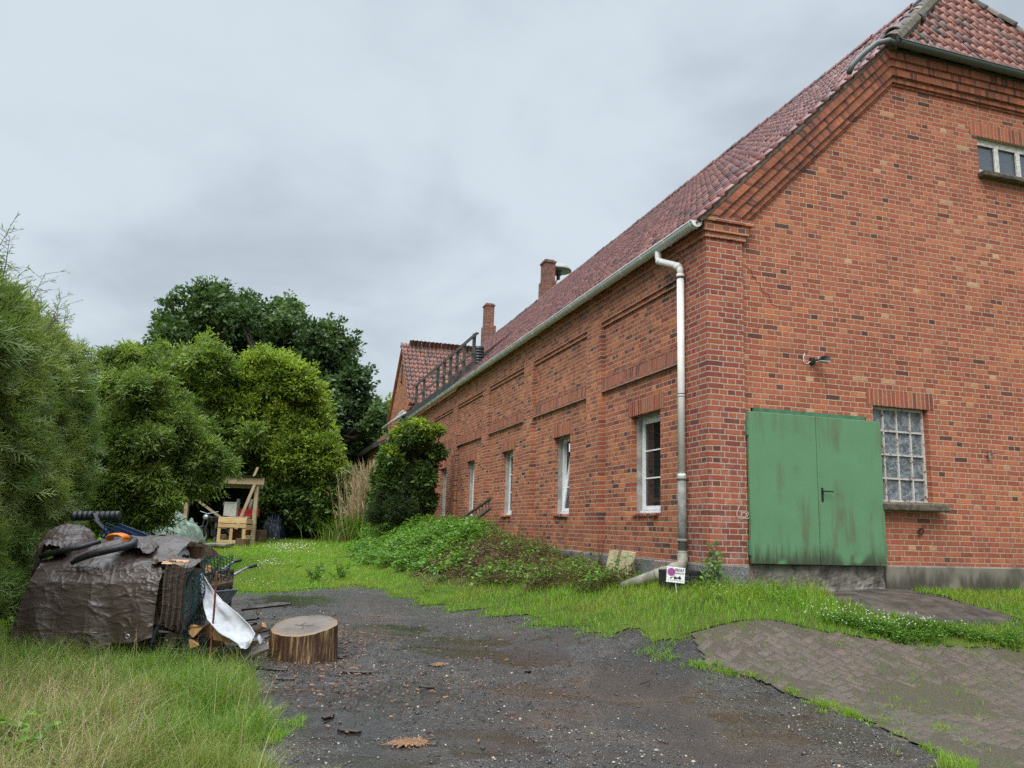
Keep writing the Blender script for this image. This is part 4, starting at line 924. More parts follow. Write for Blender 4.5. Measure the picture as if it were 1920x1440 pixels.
# ------------------------------------------------------------------ planting helpers
def unit(a): return a/(np.linalg.norm(a, axis=-1, keepdims=True)+1e-9)
def rdirs(n): return unit(RNG.normal(0, 1, (n, 3)))
def leaf_mesh(name, C, D, Nn, ln, wd, tint, mat, parent=None):
    """one folded diamond leaf per row: C foot, D axis, Nn rough normal"""
    D = unit(D); S = unit(np.cross(D, Nn)); U = np.cross(S, D); n = len(C); ln = np.broadcast_to(ln, n)[:, None]; wd = np.broadcast_to(wd, n)[:, None]
    V = np.stack([C, C+D*ln*0.45+S*wd*0.5+U*wd*0.12, C+D*ln-U*ln*0.08, C+D*ln*0.45-S*wd*0.5+U*wd*0.12], 1).reshape(-1, 3)
    F = np.arange(n*4).reshape(n, 4)
    return finish(name, np_mesh(name, V, F, np.repeat(np.clip(tint, 0, 1), 4)), mat, parent)
def blades(name, XY, Z, ln, wd, tint, mat, lean=0.35, kind='stuff', seg=2):
    n = len(XY); a = RNG.uniform(0, 2*np.pi, n); ld = np.stack([np.cos(a), np.sin(a)], 1); b = a+RNG.normal(1.57, 0.5, n); sd = np.stack([np.cos(b), np.sin(b), np.zeros(n)], 1)
    le = np.abs(RNG.normal(lean, lean*0.6, n)); B = np.column_stack([XY, Z]); rows = []
    ts = np.linspace(0, 1, seg+2)
    for t in ts:
        c = B.copy(); c[:, :2] += ld*(ln*le*t**2)[:, None]; c[:, 2] += ln*(t-0.28*le*t**2)
        w = np.broadcast_to(wd, n)*(1-t**1.5)*0.5
        rows.append((c-sd*w[:, None], c+sd*w[:, None]))
    V = []
    for L_, R_ in rows[:-1]: V += [L_, R_]
    V.append(rows[-1][0]); k = len(V); V = np.stack(V, 1).reshape(-1, 3); base = (np.arange(n)*k)[:, None]; F = []
    for s in range(seg): F += [[2*s, 2*s+1, 2*s+3], [2*s, 2*s+3, 2*s+2]]
    F.append([2*seg, 2*seg+1, 2*seg+2]); F = (base[:, None, :]+np.array(F)[None]).reshape(-1, 3)
    o = finish(name, np_mesh(name, V, F, np.repeat(np.clip(tint, 0, 1), k)), mat); return tag(o, kind=kind)
def limb(mb, a, b, r0, r1, wig=0.06, n=5, seg=7):
    a = np.asarray(a, float); b = np.asarray(b, float); L = np.linalg.norm(b-a); pts = []
    for i in range(n+1):
        t = i/n; p = a+(b-a)*t; 
        if 0 < i < n: p = p+RNG.normal(0, wig*L/3, 3)
        pts.append(p)
    mb.tube(pts, list(np.linspace(r0, r1, n+1)), seg); return pts
def crown(name, lobes, clumps, leaves, cr, ln, wd, mat, parent, up=0.5, flat=1.0, inner=0.15, droop=0.0):
    C = []; D = []; N = []; T = []; cl_all = []
    cs = np.array([l[0] for l in lobes]); rs = np.array([l[1] for l in lobes])
    for i, (c, r) in enumerate(lobes):
        lt = RNG.normal(0, 0.10); k = max(4, int(clumps*(r/np.mean(rs))**2)); d = rdirs(k); rad = np.where(RNG.random(k) < inner, RNG.uniform(0.2, 0.7, k), RNG.uniform(0.6, 1.2, k))
        rad = np.where(RNG.random(k) < 0.2, RNG.uniform(1.15, 1.8, k), rad)
        cc = c+d*(rad*r)[:, None]*np.array([1, 1, flat]); keep = np.ones(k, bool)
        for j in range(len(lobes)):
            if j != i: keep &= ~(np.linalg.norm((cc-cs[j])/np.array([1, 1, flat]), axis=1) < 0.55*rs[j])
        for q, dd in zip(cc[keep], d[keep]):
            sz = RNG.uniform(0.6, 1.35); m = int(leaves*sz*RNG.uniform(0.8, 1.2)); tt = RNG.normal(0.5, 0.18)+lt
            ns = max(1, int(m/14))                       # a clump is a handful of leafy sprays
            for _ in range(ns):
                o = unit(dd*0.9+RNG.normal(0, 0.55, 3)+np.array([0, 0, 0.22-droop])); Ls = cr*sz*RNG.uniform(0.9, 1.9); mm = m//ns
                t = RNG.random(mm); side = RNG.normal(0, 1, (mm, 3)); side -= (side@o)[:, None]*o; side *= np.array([1, 1, 0.55])
                b0 = q+RNG.normal(0, cr*0.25, 3)-o*Ls*0.45
                C.append(b0+o*(t*Ls)[:, None]+side*(cr*0.20*(1.05-0.6*t))[:, None]-np.array([0, 0, 1.0])*((droop+0.08)*Ls*t**2)[:, None])
                D.append(unit(o*0.75+unit(side)*0.75+RNG.normal(0, 0.25, (mm, 3)))); N.append(unit(np.array([0, 0, up])+RNG.normal(0, 0.45, (mm, 3))+dd*0.3)); T.append(tt+RNG.normal(0, 0.13, mm))
            cl_all.append(q)
    C = np.concatenate(C); D = np.concatenate(D); N = np.concatenate(N); T = np.concatenate(T); n = len(C)
    o = leaf_mesh(name, C, D, N, ln*RNG.uniform(0.65, 1.25, n), wd*RNG.uniform(0.7, 1.2, n), T, mat, parent); return np.array(cl_all)
def lob(depth, lst, jd=0.0, sub=6):
    out = []
    for c, r in lob0(depth, lst, jd):
        for k in range(sub):
            o = RNG.normal(0, 1, 3); o /= np.linalg.norm(o); out.append((c+o*r*RNG.uniform(0.45, 0.9)*np.array([1, 1, 0.85]), r*RNG.uniform(0.24, 0.46)))
        for k in range(2):
            o = RNG.normal(0, 1, 3); o[2] = abs(o[2])*0.8; o /= np.linalg.norm(o); out.append((c+o*r*RNG.uniform(0.95, 1.25), r*RNG.uniform(0.16, 0.26)))
    return out
def lob0(depth, lst, jd=0.0):
    return [(P(px, py, depth+dd+RNG.uniform(-jd, jd)), r*depth/FPX) for px, py, r, dd in [(*l, 0)[:4] for l in lst]]
def tree(name, label, base, lobes, trunk_r, mat, clumps, leaves, cr, ln, wd, fork=0.35, group=None, twigs=40, **kw):
    base = np.asarray(base, float); t = empty(name, base, label, 'tree', group)
    top = np.mean([l[0] for l in lobes], 0); f = base+(top-base)*fork; f[:2] = base[:2]+(top[:2]-base[:2])*0.3
    mb = MB(); limb(mb, base-np.array([0, 0, 0.2]), f, trunk_r, trunk_r*0.72, 0.04, 6, 10)
    cl = crown('crown', lobes, clumps, leaves, cr, ln, wd, mat, t, **kw)
    lb = MB()
    for c, r in lobes[::2]:
        pts = limb(lb, f, c, trunk_r*0.36, trunk_r*0.12, 0.12, 6, 6)
        near = cl[np.linalg.norm(cl-c, axis=1) < r*1.2]
        for q in near[RNG.permutation(len(near))[:max(3, 2*twigs//len(lobes))]]: limb(lb, pts[RNG.integers(3, 7)], q, trunk_r*0.09, trunk_r*0.03, 0.1, 3, 4)
    mb.build('trunk', M_TRUNK, t, True); lb.build('limb', M_TRUNK, t, True); return t

# ------------------------------------------------------------------ trees and shrubs
oak_l = lob(46, [(400, 600, 62), (335, 625, 48), (300, 665, 40), (285, 690, 30), (460, 615, 58), (520, 625, 62), (575, 645, 62), (625, 660, 55), (650, 715, 58), (690, 765, 38), (640, 775, 55), (600, 720, 66), (540, 690, 70), (470, 680, 70), (400, 670, 66), (340, 680, 50), (610, 850, 46), (655, 840, 36), (560, 800, 70), (480, 780, 70), (700, 800, 24)], 2.5)
tree('oak_tree', 'tall dark green oak towering behind the yellow green trees', Gp(*P(560, 990, 46)[:2]), oak_l, 0.5, M_OAK, 17, 44, 0.62, 0.27, 0.17, 0.35, twigs=120, inner=0.2)
tA = lob(28, [(335, 680, 40), (300, 705, 42), (385, 700, 48), (345, 735, 58), (290, 765, 50), (400, 765, 58), (330, 800, 60), (380, 840, 60), (300, 850, 60), (265, 705, 22), (440, 820, 50)], 1.2)
tree('broadleaf_tree', 'light green broadleaf tree rising above the clipped shrub beside the yellowest crown', Gp(*P(350, 1000, 28)[:2]), tA, 0.2, M_WILLOW, 28, 60, 0.40, 0.165, 0.062, 0.4, up=0.8, flat=0.7)
tB = lob(28.5, [(385, 745, 40), (400, 800, 46), (430, 780, 40), (505, 690, 34), (470, 710, 42), (545, 705, 36), (440, 745, 48), (520, 745, 58), (570, 770, 42), (400, 760, 34), (470, 800, 66), (560, 830, 56), (600, 850, 36), (420, 820, 46), (540, 870, 56), (585, 890, 46), (450, 845, 30)], 1.0)
tree('broadleaf_tree', 'yellow green tree with spreading tiered branches in front of the oak', Gp(*P(500, 1000, 29.5)[:2]), tB, 0.22, M_YELLOW, 28, 62, 0.38, 0.165, 0.062, 0.4, up=0.9, flat=0.7)
tC = lob(16.5, [(225, 690, 38), (200, 740, 46), (265, 745, 50), (235, 800, 66), (310, 800, 50), (340, 850, 54), (280, 870, 66), (385, 880, 40), (350, 900, 34), (385, 885, 14), (215, 880, 60), (200, 945, 46), (260, 950, 44), (290, 950, 30), (300, 760, 34), (190, 830, 40), (250, 830, 60), (335, 870, 50), (230, 920, 50), (280, 910, 46), (195, 905, 50), (370, 850, 36), (180, 960, 40)], 0.7)
tree('willow_shrub', 'round mid green shrub with narrow leaves overhanging the end of the shed', Gp(*P(250, 1040, 16.6)[:2]), tC, 0.12, M_WILLOW, 36, 44, 0.23, 0.115, 0.030, 0.3, up=0.6, droop=0.15)
tD = lob(28.5, [(560, 890, 40), (600, 920, 34), (540, 930, 46), (590, 955, 42), (510, 950, 40), (560, 975, 40), (605, 965, 26), (500, 985, 30), (620, 985, 18), (525, 990, 30)], 0.5)
tree('laurel_bush', 'dense dark glossy bush reaching the lawn right of the shed', Gp(*P(560, 1000, 28.6)[:2]), tD, 0.10, M_DARKL, 34, 40, 0.32, 0.19, 0.085, 0.25)
tE = lob(62, [(700, 790, 30), (730, 800, 26), (690, 830, 30), (650, 860, 34), (740, 835, 26), (715, 850, 30)], 2)
tree('broadleaf_tree', 'small distant green tree between the oak and the cross gable', Gp(*P(700, 985, 62)[:2]), tE, 0.2, M_WILLOW, 22, 26, 0.7, 0.42, 0.22, 0.4)
# dark backdrop bushes closing the garden below the crowns
for (px, py, r, d, lab) in ((655, 930, 40, 40, 'dark bush below the slate roof behind the reeds'), (430, 930, 60, 31, 'dark bush standing behind the shed wall'), (330, 960, 70, 27, 'shaded bush behind the pile of green tarpaulin'), (120, 900, 110, 19, 'dark bush filling the corner behind the conifer hedge')):
    L_ = lob(d, [(px, py, r), (px-r*0.7, py+20, r*0.7), (px+r*0.6, py+25, r*0.65), (px, py+45, r*0.8)])
    tree('garden_bush', lab, Gp(*P(px, 1000, d)[:2]), L_, 0.07, M_DARKL, 28, 36, d*0.011, d*0.0066, d*0.003, 0.25)

# conifer hedge along the left side: flat sprays on a rough clipped face
hx, hy0_, hy1_, hz = -8.75, -3.4, 6.5, 3.30
hedge = empty('conifer_hedge', (hx-0.9, 1.5, float(ground_z(hx-0.9, 1.5))), 'tall feathery thuja hedge with wispy top along the yard edge', 'hedge')
def fbm(x, y, s=1.0):
    return (np.sin(x*1.1*s+1.3*np.sin(y*0.9*s))*np.cos(y*1.3*s+0.7*np.sin(x*0.8*s)) + 0.5*np.sin(x*2.7*s+y*1.9*s+1.1)*np.cos(y*3.1*s-x*1.3*s) + 0.25*np.sin(x*6.3*s-2*y*s)*np.cos(y*5.7*s+x*s))/1.75
n = 25000; yy = RNG.uniform(hy0_, hy1_, n); zz = -1.0+RNG.random(n)**0.85*(hz+1.0); side = RNG.random(n)
bul = fbm(yy, zz, 1.6)*0.26+fbm(yy+9, zz, 3.4)*0.24+0.13*fbm(yy, zz+4, 7.5); topf = np.clip((zz-(hz-1.2))/1.2, 0, 1)
cx_ = hx+bul-0.75*topf**2-RNG.exponential(0.05, n)
C = np.column_stack([cx_, yy, zz+0.0]); nrm = np.column_stack([np.ones(n), fbm(yy+3, zz, 2)*0.8, 0.2+topf*0.8])
m2 = side < 0.12      # the end face
C[m2, 1] = hy1_+0.12*fbm(C[m2, 2], C[m2, 0])+0.0; C[m2, 0] = hx-RNG.uniform(0, 1.9, m2.sum()); nrm[m2] = (0.1, 1, 0.2)
m3 = side > 0.90      # the top
C[m3, 2] = hz-0.25+RNG.uniform(-0.25, 0.3, m3.sum())+0.2*fbm(C[m3, 1]*3, C[m3, 1]); C[m3, 0] = hx-RNG.uniform(0.3, 1.9, m3.sum()); nrm[m3] = (0.1, 0, 1)
gz_ = ground_z(C[:, 0], C[:, 1]); C[:, 2] = np.maximum(C[:, 2], gz_+0.05)
ax = unit(unit(nrm)*0.55+RNG.normal(0, 0.42, (n, 3))+np.array([0.05, 0.0, 0.12])); pn = unit(np.cross(ax, RNG.normal(0, 1, (n, 3)))+0.4*nrm)
sdv = unit(np.cross(ax, pn)); Ls = RNG.uniform(0.22, 0.44, n); tt = RNG.normal(0.46, 0.28, n)+0.12*fbm(yy*1.4, zz*1.4)
CC = [C]; DD = [ax]; NN = [pn]; LN = [Ls]; TT = [tt]
for k in range(4):
    for sgn in (-1, 1):
        f = 0.18+0.19*k; CC.append(C+ax*(Ls*f)[:, None]); DD.append(unit(ax*0.75+sgn*sdv*0.8+RNG.normal(0, 0.12, (n, 3)))); NN.append(pn); LN.append(Ls*(0.55-0.11*k)); TT.append(tt+RNG.normal(0.03, 0.06, n))
CC, DD, NN, LN, TT = (np.concatenate(a) for a in (CC, DD, NN, LN, TT))
leaf_mesh('foliage', CC, DD, NN, LN, np.clip(LN*0.13, 0.010, 0.030), TT, M_THUJA, hedge)
# wispy leading shoots along the top
wm = MB(); WC = []; WD = []
for k in range(70):
    y = RNG.uniform(-2.0, 6.4); b = np.array([hx-RNG.uniform(0.1, 1.5), y, hz-0.2]); h = RNG.uniform(0.2, 0.6)*(1.25 if y < 2 else 0.9)
    tip = b+np.array([RNG.normal(0.12, 0.14), RNG.normal(0, 0.14), h+0.2]); pts = [b, b+(tip-b)*0.5+RNG.normal(0, 0.03, 3), tip]; wm.tube(pts, [0.009, 0.006, 0.002], 4)
    for t in np.linspace(0.3, 0.98, 11):
        q = b+(tip-b)*t; e = q+np.array([RNG.normal(0, 0.12), RNG.normal(0, 0.12), RNG.uniform(0.02, 0.13)]); wm.tube([q, e], [0.004, 0.0015], 3)
        for _ in range(4): WC.append(q+(e-q)*RNG.uniform(0.3, 1)); WD.append(e-q+RNG.normal(0, 0.07, 3))
wm.build('bare_shoot', M_TWIG, hedge)
leaf_mesh('foliage', np.array(WC), np.array(WD), rdirs(len(WC)), RNG.uniform(0.05, 0.11, len(WC)), 0.013, RNG.normal(0.6, 0.2, len(WC)), M_THUJA, hedge)
mb = MB()
for y in np.arange(hy0_+0.4, hy1_, 0.8): limb(mb, Gp(hx-0.95, y), (hx-0.95, y+RNG.normal(0, 0.1), hz-0.4), 0.06, 0.02, 0.02, 5, 6)
mb.build('stem', M_TRUNK, hedge, True)
# inner needles that close the hedge, their shade put in as a darker tint
n = 16000; C = np.column_stack([hx-RNG.uniform(0.25, 1.6, n), RNG.uniform(hy0_, hy1_, n), RNG.uniform(-1.0, hz-0.5, n)])
leaf_mesh('inner_foliage', C, rdirs(n), rdirs(n), RNG.uniform(0.2, 0.35, n), RNG.uniform(0.05, 0.10, n), RNG.normal(0.35, 0.15, n), M_THUJA, hedge)

# reeds, shrub and juniper by the long wall
rd = empty('reed_clump', Gp(*P(690, 1010, 27)[:2]), 'tall clump of dry straw coloured reeds in front of the far wall', 'reeds')
bpt = P(690, 1008, 27); n = 420; rr = np.abs(RNG.normal(0, 0.42, n)); aa = RNG.uniform(0, 6.283, n)
rb_ = MB(); C = []; D = []; LNs = []
for k in range(n):
    b = bpt+np.array([rr[k]*math.cos(aa[k]), rr[k]*math.sin(aa[k]), 0]); b[2] = float(ground_z(b[0], b[1])); h = RNG.uniform(1.3, 2.55)
    t = b+np.array([(b[0]-bpt[0])*0.45+RNG.normal(0, 0.12), (b[1]-bpt[1])*0.45+RNG.normal(0, 0.12), h]); rb_.cur = RNG.random(); rb_.tube([b, (b+t)/2+RNG.normal(0, 0.02, 3), t], [0.011, 0.009, 0.004], 4)
    for q in range(4): C.append(b+(t-b)*RNG.uniform(0.2, 0.95)); D.append((t-b)/h+RNG.normal(0, 0.5, 3)); LNs.append(RNG.uniform(0.25, 0.6))
rb_.build('cane', M_REED, rd)
leaf_mesh('dry_leaf', np.array(C), np.array(D), rdirs(len(C)), np.array(LNs), 0.022, RNG.random(len(C)), M_REED, rd)
n = 2600; xy = bpt[:2]+RNG.normal(0, 0.55, (n, 2)); o = blades('green_leaf', xy, ground_z(xy[:, 0], xy[:, 1]), RNG.uniform(0.5, 1.25, n), 0.030, RNG.normal(0.4, 0.2, n), M_TALL, 0.7, None); o.parent = rd; o.matrix_parent_inverse = wmat(rd).inverted()
sh = lob(24.0, [(772, 855, 22), (748, 872, 26), (784, 890, 20), (760, 905, 28), (732, 905, 22), (780, 930, 24), (755, 940, 32), (772, 825, 16), (800, 815, 11), (750, 830, 13), (722, 938, 20), (815, 850, 10), (735, 868, 16), (796, 905, 12), (745, 842, 13), (806, 868, 7), (725, 905, 14), (770, 800, 9)], 0.5)
tree('leafy_shrub', 'leafy dark green shrub with pale young shoots against the long brick wall', Gp(*P(780, 990, 24)[:2]), sh, 0.06, M_DARKL, 28, 36, 0.2, 0.15, 0.065, 0.3)
ju = lob(23.4, [(742, 915, 22), (728, 940, 22), (752, 948, 24), (716, 962, 20), (756, 890, 12)], 0.3)
tree('juniper_bush', 'fine needled dark green bush in front of the leafy shrub', Gp(*P(740, 1000, 23.2)[:2]), ju, 0.05, M_JUNI, 60, 60, 0.16, 0.12, 0.012, 0.3)
yl = lob(23.6, [(760, 812, 14), (790, 800, 12), (815, 812, 10), (738, 850, 12)], 0.1)
tree('sapling', 'pale yellow green young shoots standing above the shrub by the wall', Gp(*P(775, 990, 23.6)[:2]), yl, 0.025, M_YELLOW, 10, 18, 0.18, 0.15, 0.06, 0.75)

# ------------------------------------------------------------------ ground cover: nettles, dry stems, lawn, tall grass
def in_view(n, d0, d1, spread=0.70):
    """points on the ground in front of the camera, thinner with distance"""
    d = np.exp(RNG.uniform(math.log(d0), math.log(d1), n)); l = RNG.uniform(-spread, spread, n)*d
    r2 = np.array([RGT[0], RGT[1]]); r2 /= np.linalg.norm(r2); f2 = np.array([FWD[0], FWD[1]]); f2 /= np.linalg.norm(f2)
    return CAM[:2]+d[:, None]*f2+l[:, None]*r2, d
def hard(X, Y):
    wx, wy = wob(X, Y); return inside(GRAVEL, wx, wy) | inside(PAVING, X, Y) | inside(RAMP, X, Y)
def house_at(X, Y): return (X > -0.02) & (Y > -0.02) & (X < 11.7) & (Y < 34)
def mound_w(X, Y): return np.exp(-((X+1.1)/1.15)**2)*sstep((Y-2.2)/7)*(1-sstep((Y-20)/5))
COVER = px_poly([(655, 1045), (690, 1012), (760, 995), (850, 985), (905, 985), (990, 1003), (1090, 1035), (1120, 1050), (1140, 1090), (1175, 1100), (1130, 1112), (1020, 1108), (930, 1098), (830, 1080), (740, 1072), (690, 1062)])
DRY = px_poly([(800, 1062), (860, 1035), (905, 1018), (975, 1012), (1060, 1030), (1125, 1060), (1165, 1085), (1185, 1105), (1130, 1113), (1030, 1112), (940, 1098), (870, 1080)])
xy, d = in_view(90000, 11, 34, 0.45); X, Y = xy.T
k = (inside(COVER, *wob(X, Y, 0.2)) | ((mound_w(X, Y) > 0.22) & (Y > 6))) & ~house_at(X, Y); xy = xy[k]; X, Y = xy.T
dry = inside(DRY, *wob(X, Y, 0.25)) & (RNG.random(len(X)) < 0.95); gx_ = xy[~dry]; n = len(gx_)
hgt = (0.10+0.34*np.clip(0.5+0.9*fbm(gx_[:, 0]*1.5, gx_[:, 1]*1.5, 1.7), 0.05, 1))
def leaves_on(name, xy, hmax, per, ln, wd, mat, tm, ts, kind='stuff', flat=0.35):
    n = len(xy); z = ground_z(xy[:, 0], xy[:, 1]); C = []; D = []; T = []
    for q in range(per):
        f = RNG.uniform(0.15, 1.0, n)**0.7; c = np.column_stack([xy+RNG.normal(0, 0.05, (n, 2)), z+hmax*f]); a = RNG.uniform(0, 6.283, n)
        C.append(c); D.append(np.column_stack([np.cos(a), np.sin(a), RNG.normal(0.05, flat, n)])); T.append(RNG.normal(tm, ts, n))
    C = np.concatenate(C); m = len(C)
    o = leaf_mesh(name, C, np.concatenate(D), np.array([0, 0, 1.0])+RNG.normal(0, 0.25, (m, 3)), ln*RNG.uniform(0.6, 1.3, m), wd*RNG.uniform(0.7, 1.3, m), np.concatenate(T), mat); return tag(o, kind=kind)
leaves_on('nettle_cover', gx_, hgt, 3, 0.095, 0.058, M_NETTLE, 0.5, 0.22)
dx = xy[dry]; n = len(dx); z = ground_z(dx[:, 0], dx[:, 1]); hh_ = 0.05+0.20*np.clip(0.5+fbm(dx[:, 0]*2, dx[:, 1]*2, 2.2), 0.05, 1)
C = np.column_stack([np.tile(dx, (3, 1))+RNG.normal(0, 0.05, (3*n, 2)), np.tile(z, 3)+np.tile(hh_, 3)*RNG.random(3*n)]); D = rdirs(3*n); D[:, 2] *= 0.6
o = leaf_mesh('dry_stems', C, D, rdirs(3*n), RNG.uniform(0.07, 0.26, 3*n), RNG.uniform(0.007, 0.018, 3*n), RNG.random(3*n), M_DRYW); tag(o, kind='stuff')
sel = (RNG.random(n) < 0.5) & (fbm(dx[:, 0]*2.2, dx[:, 1]*2.2, 1.6) > 0.12); leaves_on('low_weeds', dx[sel], hh_[sel]+0.10, 3, 0.062, 0.034, M_NETTLE, 0.45, 0.25)
# lawn
xy, d = in_view(560000, 4.5, 46); X, Y = xy.T
k = ~hard(X, Y) & ~house_at(X, Y) & ~inside(PATCH, X, Y) & ~((X < -8.7) & (Y < 6.5)) & ~((mound_w(X, Y) > 0.2)); xy, d = xy[k], d[k]; X, Y = xy.T; n = len(X)
dh = np.hypot(np.maximum(-X, 0), np.maximum(-Y, 0)); rough = np.clip(1-(dh-0.2)/1.6, 0, 1)*(Y < 7)*(X < 2.2)+0.5*np.clip(1-(dh-0.1)/0.5, 0, 1)*(Y < 1)
shade = np.clip(0.5+fbm(X*1.1, Y*1.1, 1.3), 0, 1)
ln_ = (0.035+0.050*RNG.random(n)*(0.5+shade))*(1+d/60)+rough*RNG.uniform(0.02, 0.15, n)*(RNG.random(n) < 0.8)
blades('lawn_grass', xy, ground_z(X, Y), ln_, np.clip(0.0052*(d/8)**0.9, 0.004, 0.024), RNG.normal(0.5, 0.2, n)+0.12*(shade-0.5)+0.25*rough*(RNG.random(n) < 0.3), M_GRASS, 0.5, seg=1)
# uneven fringe where the grass creeps over the gravel and the paving joints
xy, d = in_view(420000, 3.6, 16); X, Y = xy.T
near = np.zeros(len(X))
for s in (0.10, 0.2, 0.32):
    for a in np.linspace(0, 6.28, 9)[:-1]: near += (~hard(X+s*math.cos(a), Y+s*math.sin(a))).astype(float)
pv = inside(PAVING, X, Y); tuft = fbm(X*3.1, Y*3.1, 2.1)+0.6*fbm(X*7, Y*7, 2.5)
k = hard(X, Y) & ~inside(RAMP, X, Y) & (((near > 1) & (tuft > -0.55+0.05*(24-near))) | (pv & (tuft > 0.42) & (RNG.random(len(X)) < 0.45))); xy, d = xy[k], d[k]; n = len(xy)
blades('fringe_grass', xy, ground_z(xy[:, 0], xy[:, 1])+0.005, RNG.uniform(0.02, 0.075, n), 0.0042, RNG.normal(0.5, 0.22, n), M_GRASS, 0.8, seg=1)
EDGE = [(1185, 1214), (1240, 1232), (1300, 1245), (1352, 1256), (1400, 1270), (1440, 1283), (1500, 1304), (1560, 1326), (1630, 1357), (1700, 1389)]; q = []
for (a_, b_), w_ in zip(zip(EDGE[:-1], EDGE[1:]), (300, 340, 460, 700, 700, 520, 320, 150, 120)):
    p0_, p1_ = at(*a_), at(*b_); t_ = RNG.random(w_); q.append((p0_+(p1_-p0_)*t_[:, None])[:, :2]+RNG.normal(0, 0.055, (w_, 2)))
q = np.concatenate(q); q = q[fbm(q[:, 0]*3, q[:, 1]*3, 2) > 0.05]; blades('edge_grass', q, ground_z(q[:, 0], q[:, 1])+0.006, RNG.uniform(0.02, 0.07, len(q)), 0.005, RNG.normal(0.5, 0.2, len(q)), M_GRASS, 0.8, seg=1)
# tall uncut grass by the woodpile
def in_poly(poly, n):
    lo, hi = poly[:, :2].min(0), poly[:, :2].max(0); q = RNG.uniform(lo, hi, (n, 2)); return q[inside(poly, *wob(q[:, 0], q[:, 1], 0.09))]
xy = in_poly(PATCH, 52000); HAY = px_poly([(-80, 1285), (60, 1270), (190, 1295), (280, 1340), (310, 1400), (250, 1470), (100, 1640), (-120, 1640)]); xy = xy[(np.linalg.norm(xy-CAM[:2], axis=1) > 2.2) & ~(inside(HAY, *wob(xy[:, 0], xy[:, 1], 0.2)) & (RNG.random(len(xy)) < 0.35))]; n = len(xy); cl_ = np.clip(0.5+fbm(xy[:, 0]*2.2, xy[:, 1]*2.2, 1.4), 0, 1)
dd_ = np.linalg.norm(xy-CAM[:2], axis=1); edge = np.clip((dd_-4.0)/3.0, 0, 1)
blades('tall_grass', xy, ground_z(xy[:, 0], xy[:, 1]), RNG.uniform(0.10, 0.30, n)*(0.6+0.7*cl_)*(0.75+0.45*edge), 0.0048, RNG.normal(0.45, 0.2, n), M_TALL, 0.75, seg=3)
q = in_poly(HAY, 9500); n = len(q); blades('dry_grass', q, ground_z(q[:, 0], q[:, 1]), RNG.uniform(0.16, 0.42, n), 0.0042, RNG.random(n), M_HAY, 1.1, seg=3)
q = in_poly(PATCH, 700); n = len(q); z = ground_z(q[:, 0], q[:, 1]); blades('grass_stalks', q, z, RNG.uniform(0.32, 0.55, n), 0.0036, RNG.random(n), M_HAY, 0.45, seg=3)
# daisies and clover
fl = []
for (px, py, sx, sy, cnt) in ((545, 1030, 45, 10, 170), (500, 1062, 26, 9, 60), (1680, 1176, 90, 14, 80), (1560, 1156, 60, 10, 34), (480, 1100, 30, 6, 14)):
    for _ in range(cnt):
        p_ = at(px+random.gauss(0, sx*0.6), py+random.gauss(0, sy*0.6))
        if not hard(p_[:1], p_[1:2])[0]: fl.append(p_)
fl = np.array(fl); n = len(fl); mb_ = MB()
for p_ in fl:
    mb_.cur = random.random(); s = 0.0045+0.00035*np.linalg.norm(p_-CAM); mb_.lathe([(0, 0), (s, s*0.4), (s*0.8, s), (0, s*1.3)], p_+np.array([0, 0, random.uniform(0.06, 0.13)]), 5)
tag(mb_.build('clover_flowers', M_WHITEFL), kind='stuff')
CLOV = px_poly([(1560, 1160), (1650, 1168), (1760, 1182), (1915, 1195), (1920, 1218), (1760, 1206), (1640, 1192), (1560, 1178)])
q = in_poly(CLOV, 5000); leaves_on('clover', q, np.full(len(q), 0.09), 3, 0.030, 0.024, M_NETTLE, 0.4, 0.2, flat=0.2)
q = in_poly(px_poly([(1240, 1090), (1300, 1075), (1400, 1098), (1480, 1100), (1490, 1135), (1400, 1140), (1300, 1130)]), 2600); leaves_on('low_weeds', q, RNG.uniform(0.05, 0.17, len(q)), 3, 0.050, 0.026, M_NETTLE, 0.5, 0.25)
# small weeds standing alone
for i, (px, py, h, lab) in enumerate(((590, 1092, 0.36, 'leafy dock weed standing on the lawn edge behind the chopping block'), (636, 1088, 0.40, 'branching thistle on the lawn edge right of the dock weed'), (800, 1112, 0.40, 'upright grassy weed tuft where lawn meets gravel'))):
    b = at(px, py); w = empty('weed_plant', b, lab, 'weed'); st = MB(); C = []; D = []
    for s in range(6):
        t = b+np.array([RNG.normal(0, 0.16), RNG.normal(0, 0.16), h*RNG.uniform(0.6, 1.1)]); st.tube([b, (b+t)/2+RNG.normal(0, 0.02, 3), t], [0.007, 0.005, 0.002], 5)
        for k in range(16): C.append(b+(t-b)*RNG.uniform(0.15, 1)); D.append(RNG.normal(0, 1, 3)+np.array([0, 0, 0.3]))
    st.build('stem', M_TALL, w); leaf_mesh('leaf', np.array(C), np.array(D), rdirs(len(C)), RNG.uniform(0.07, 0.17, len(C)), RNG.uniform(0.02, 0.05, len(C)) if i < 2 else 0.008, RNG.normal(0.4, 0.2, len(C)), M_NETTLE if i < 2 else M_HAY, w)
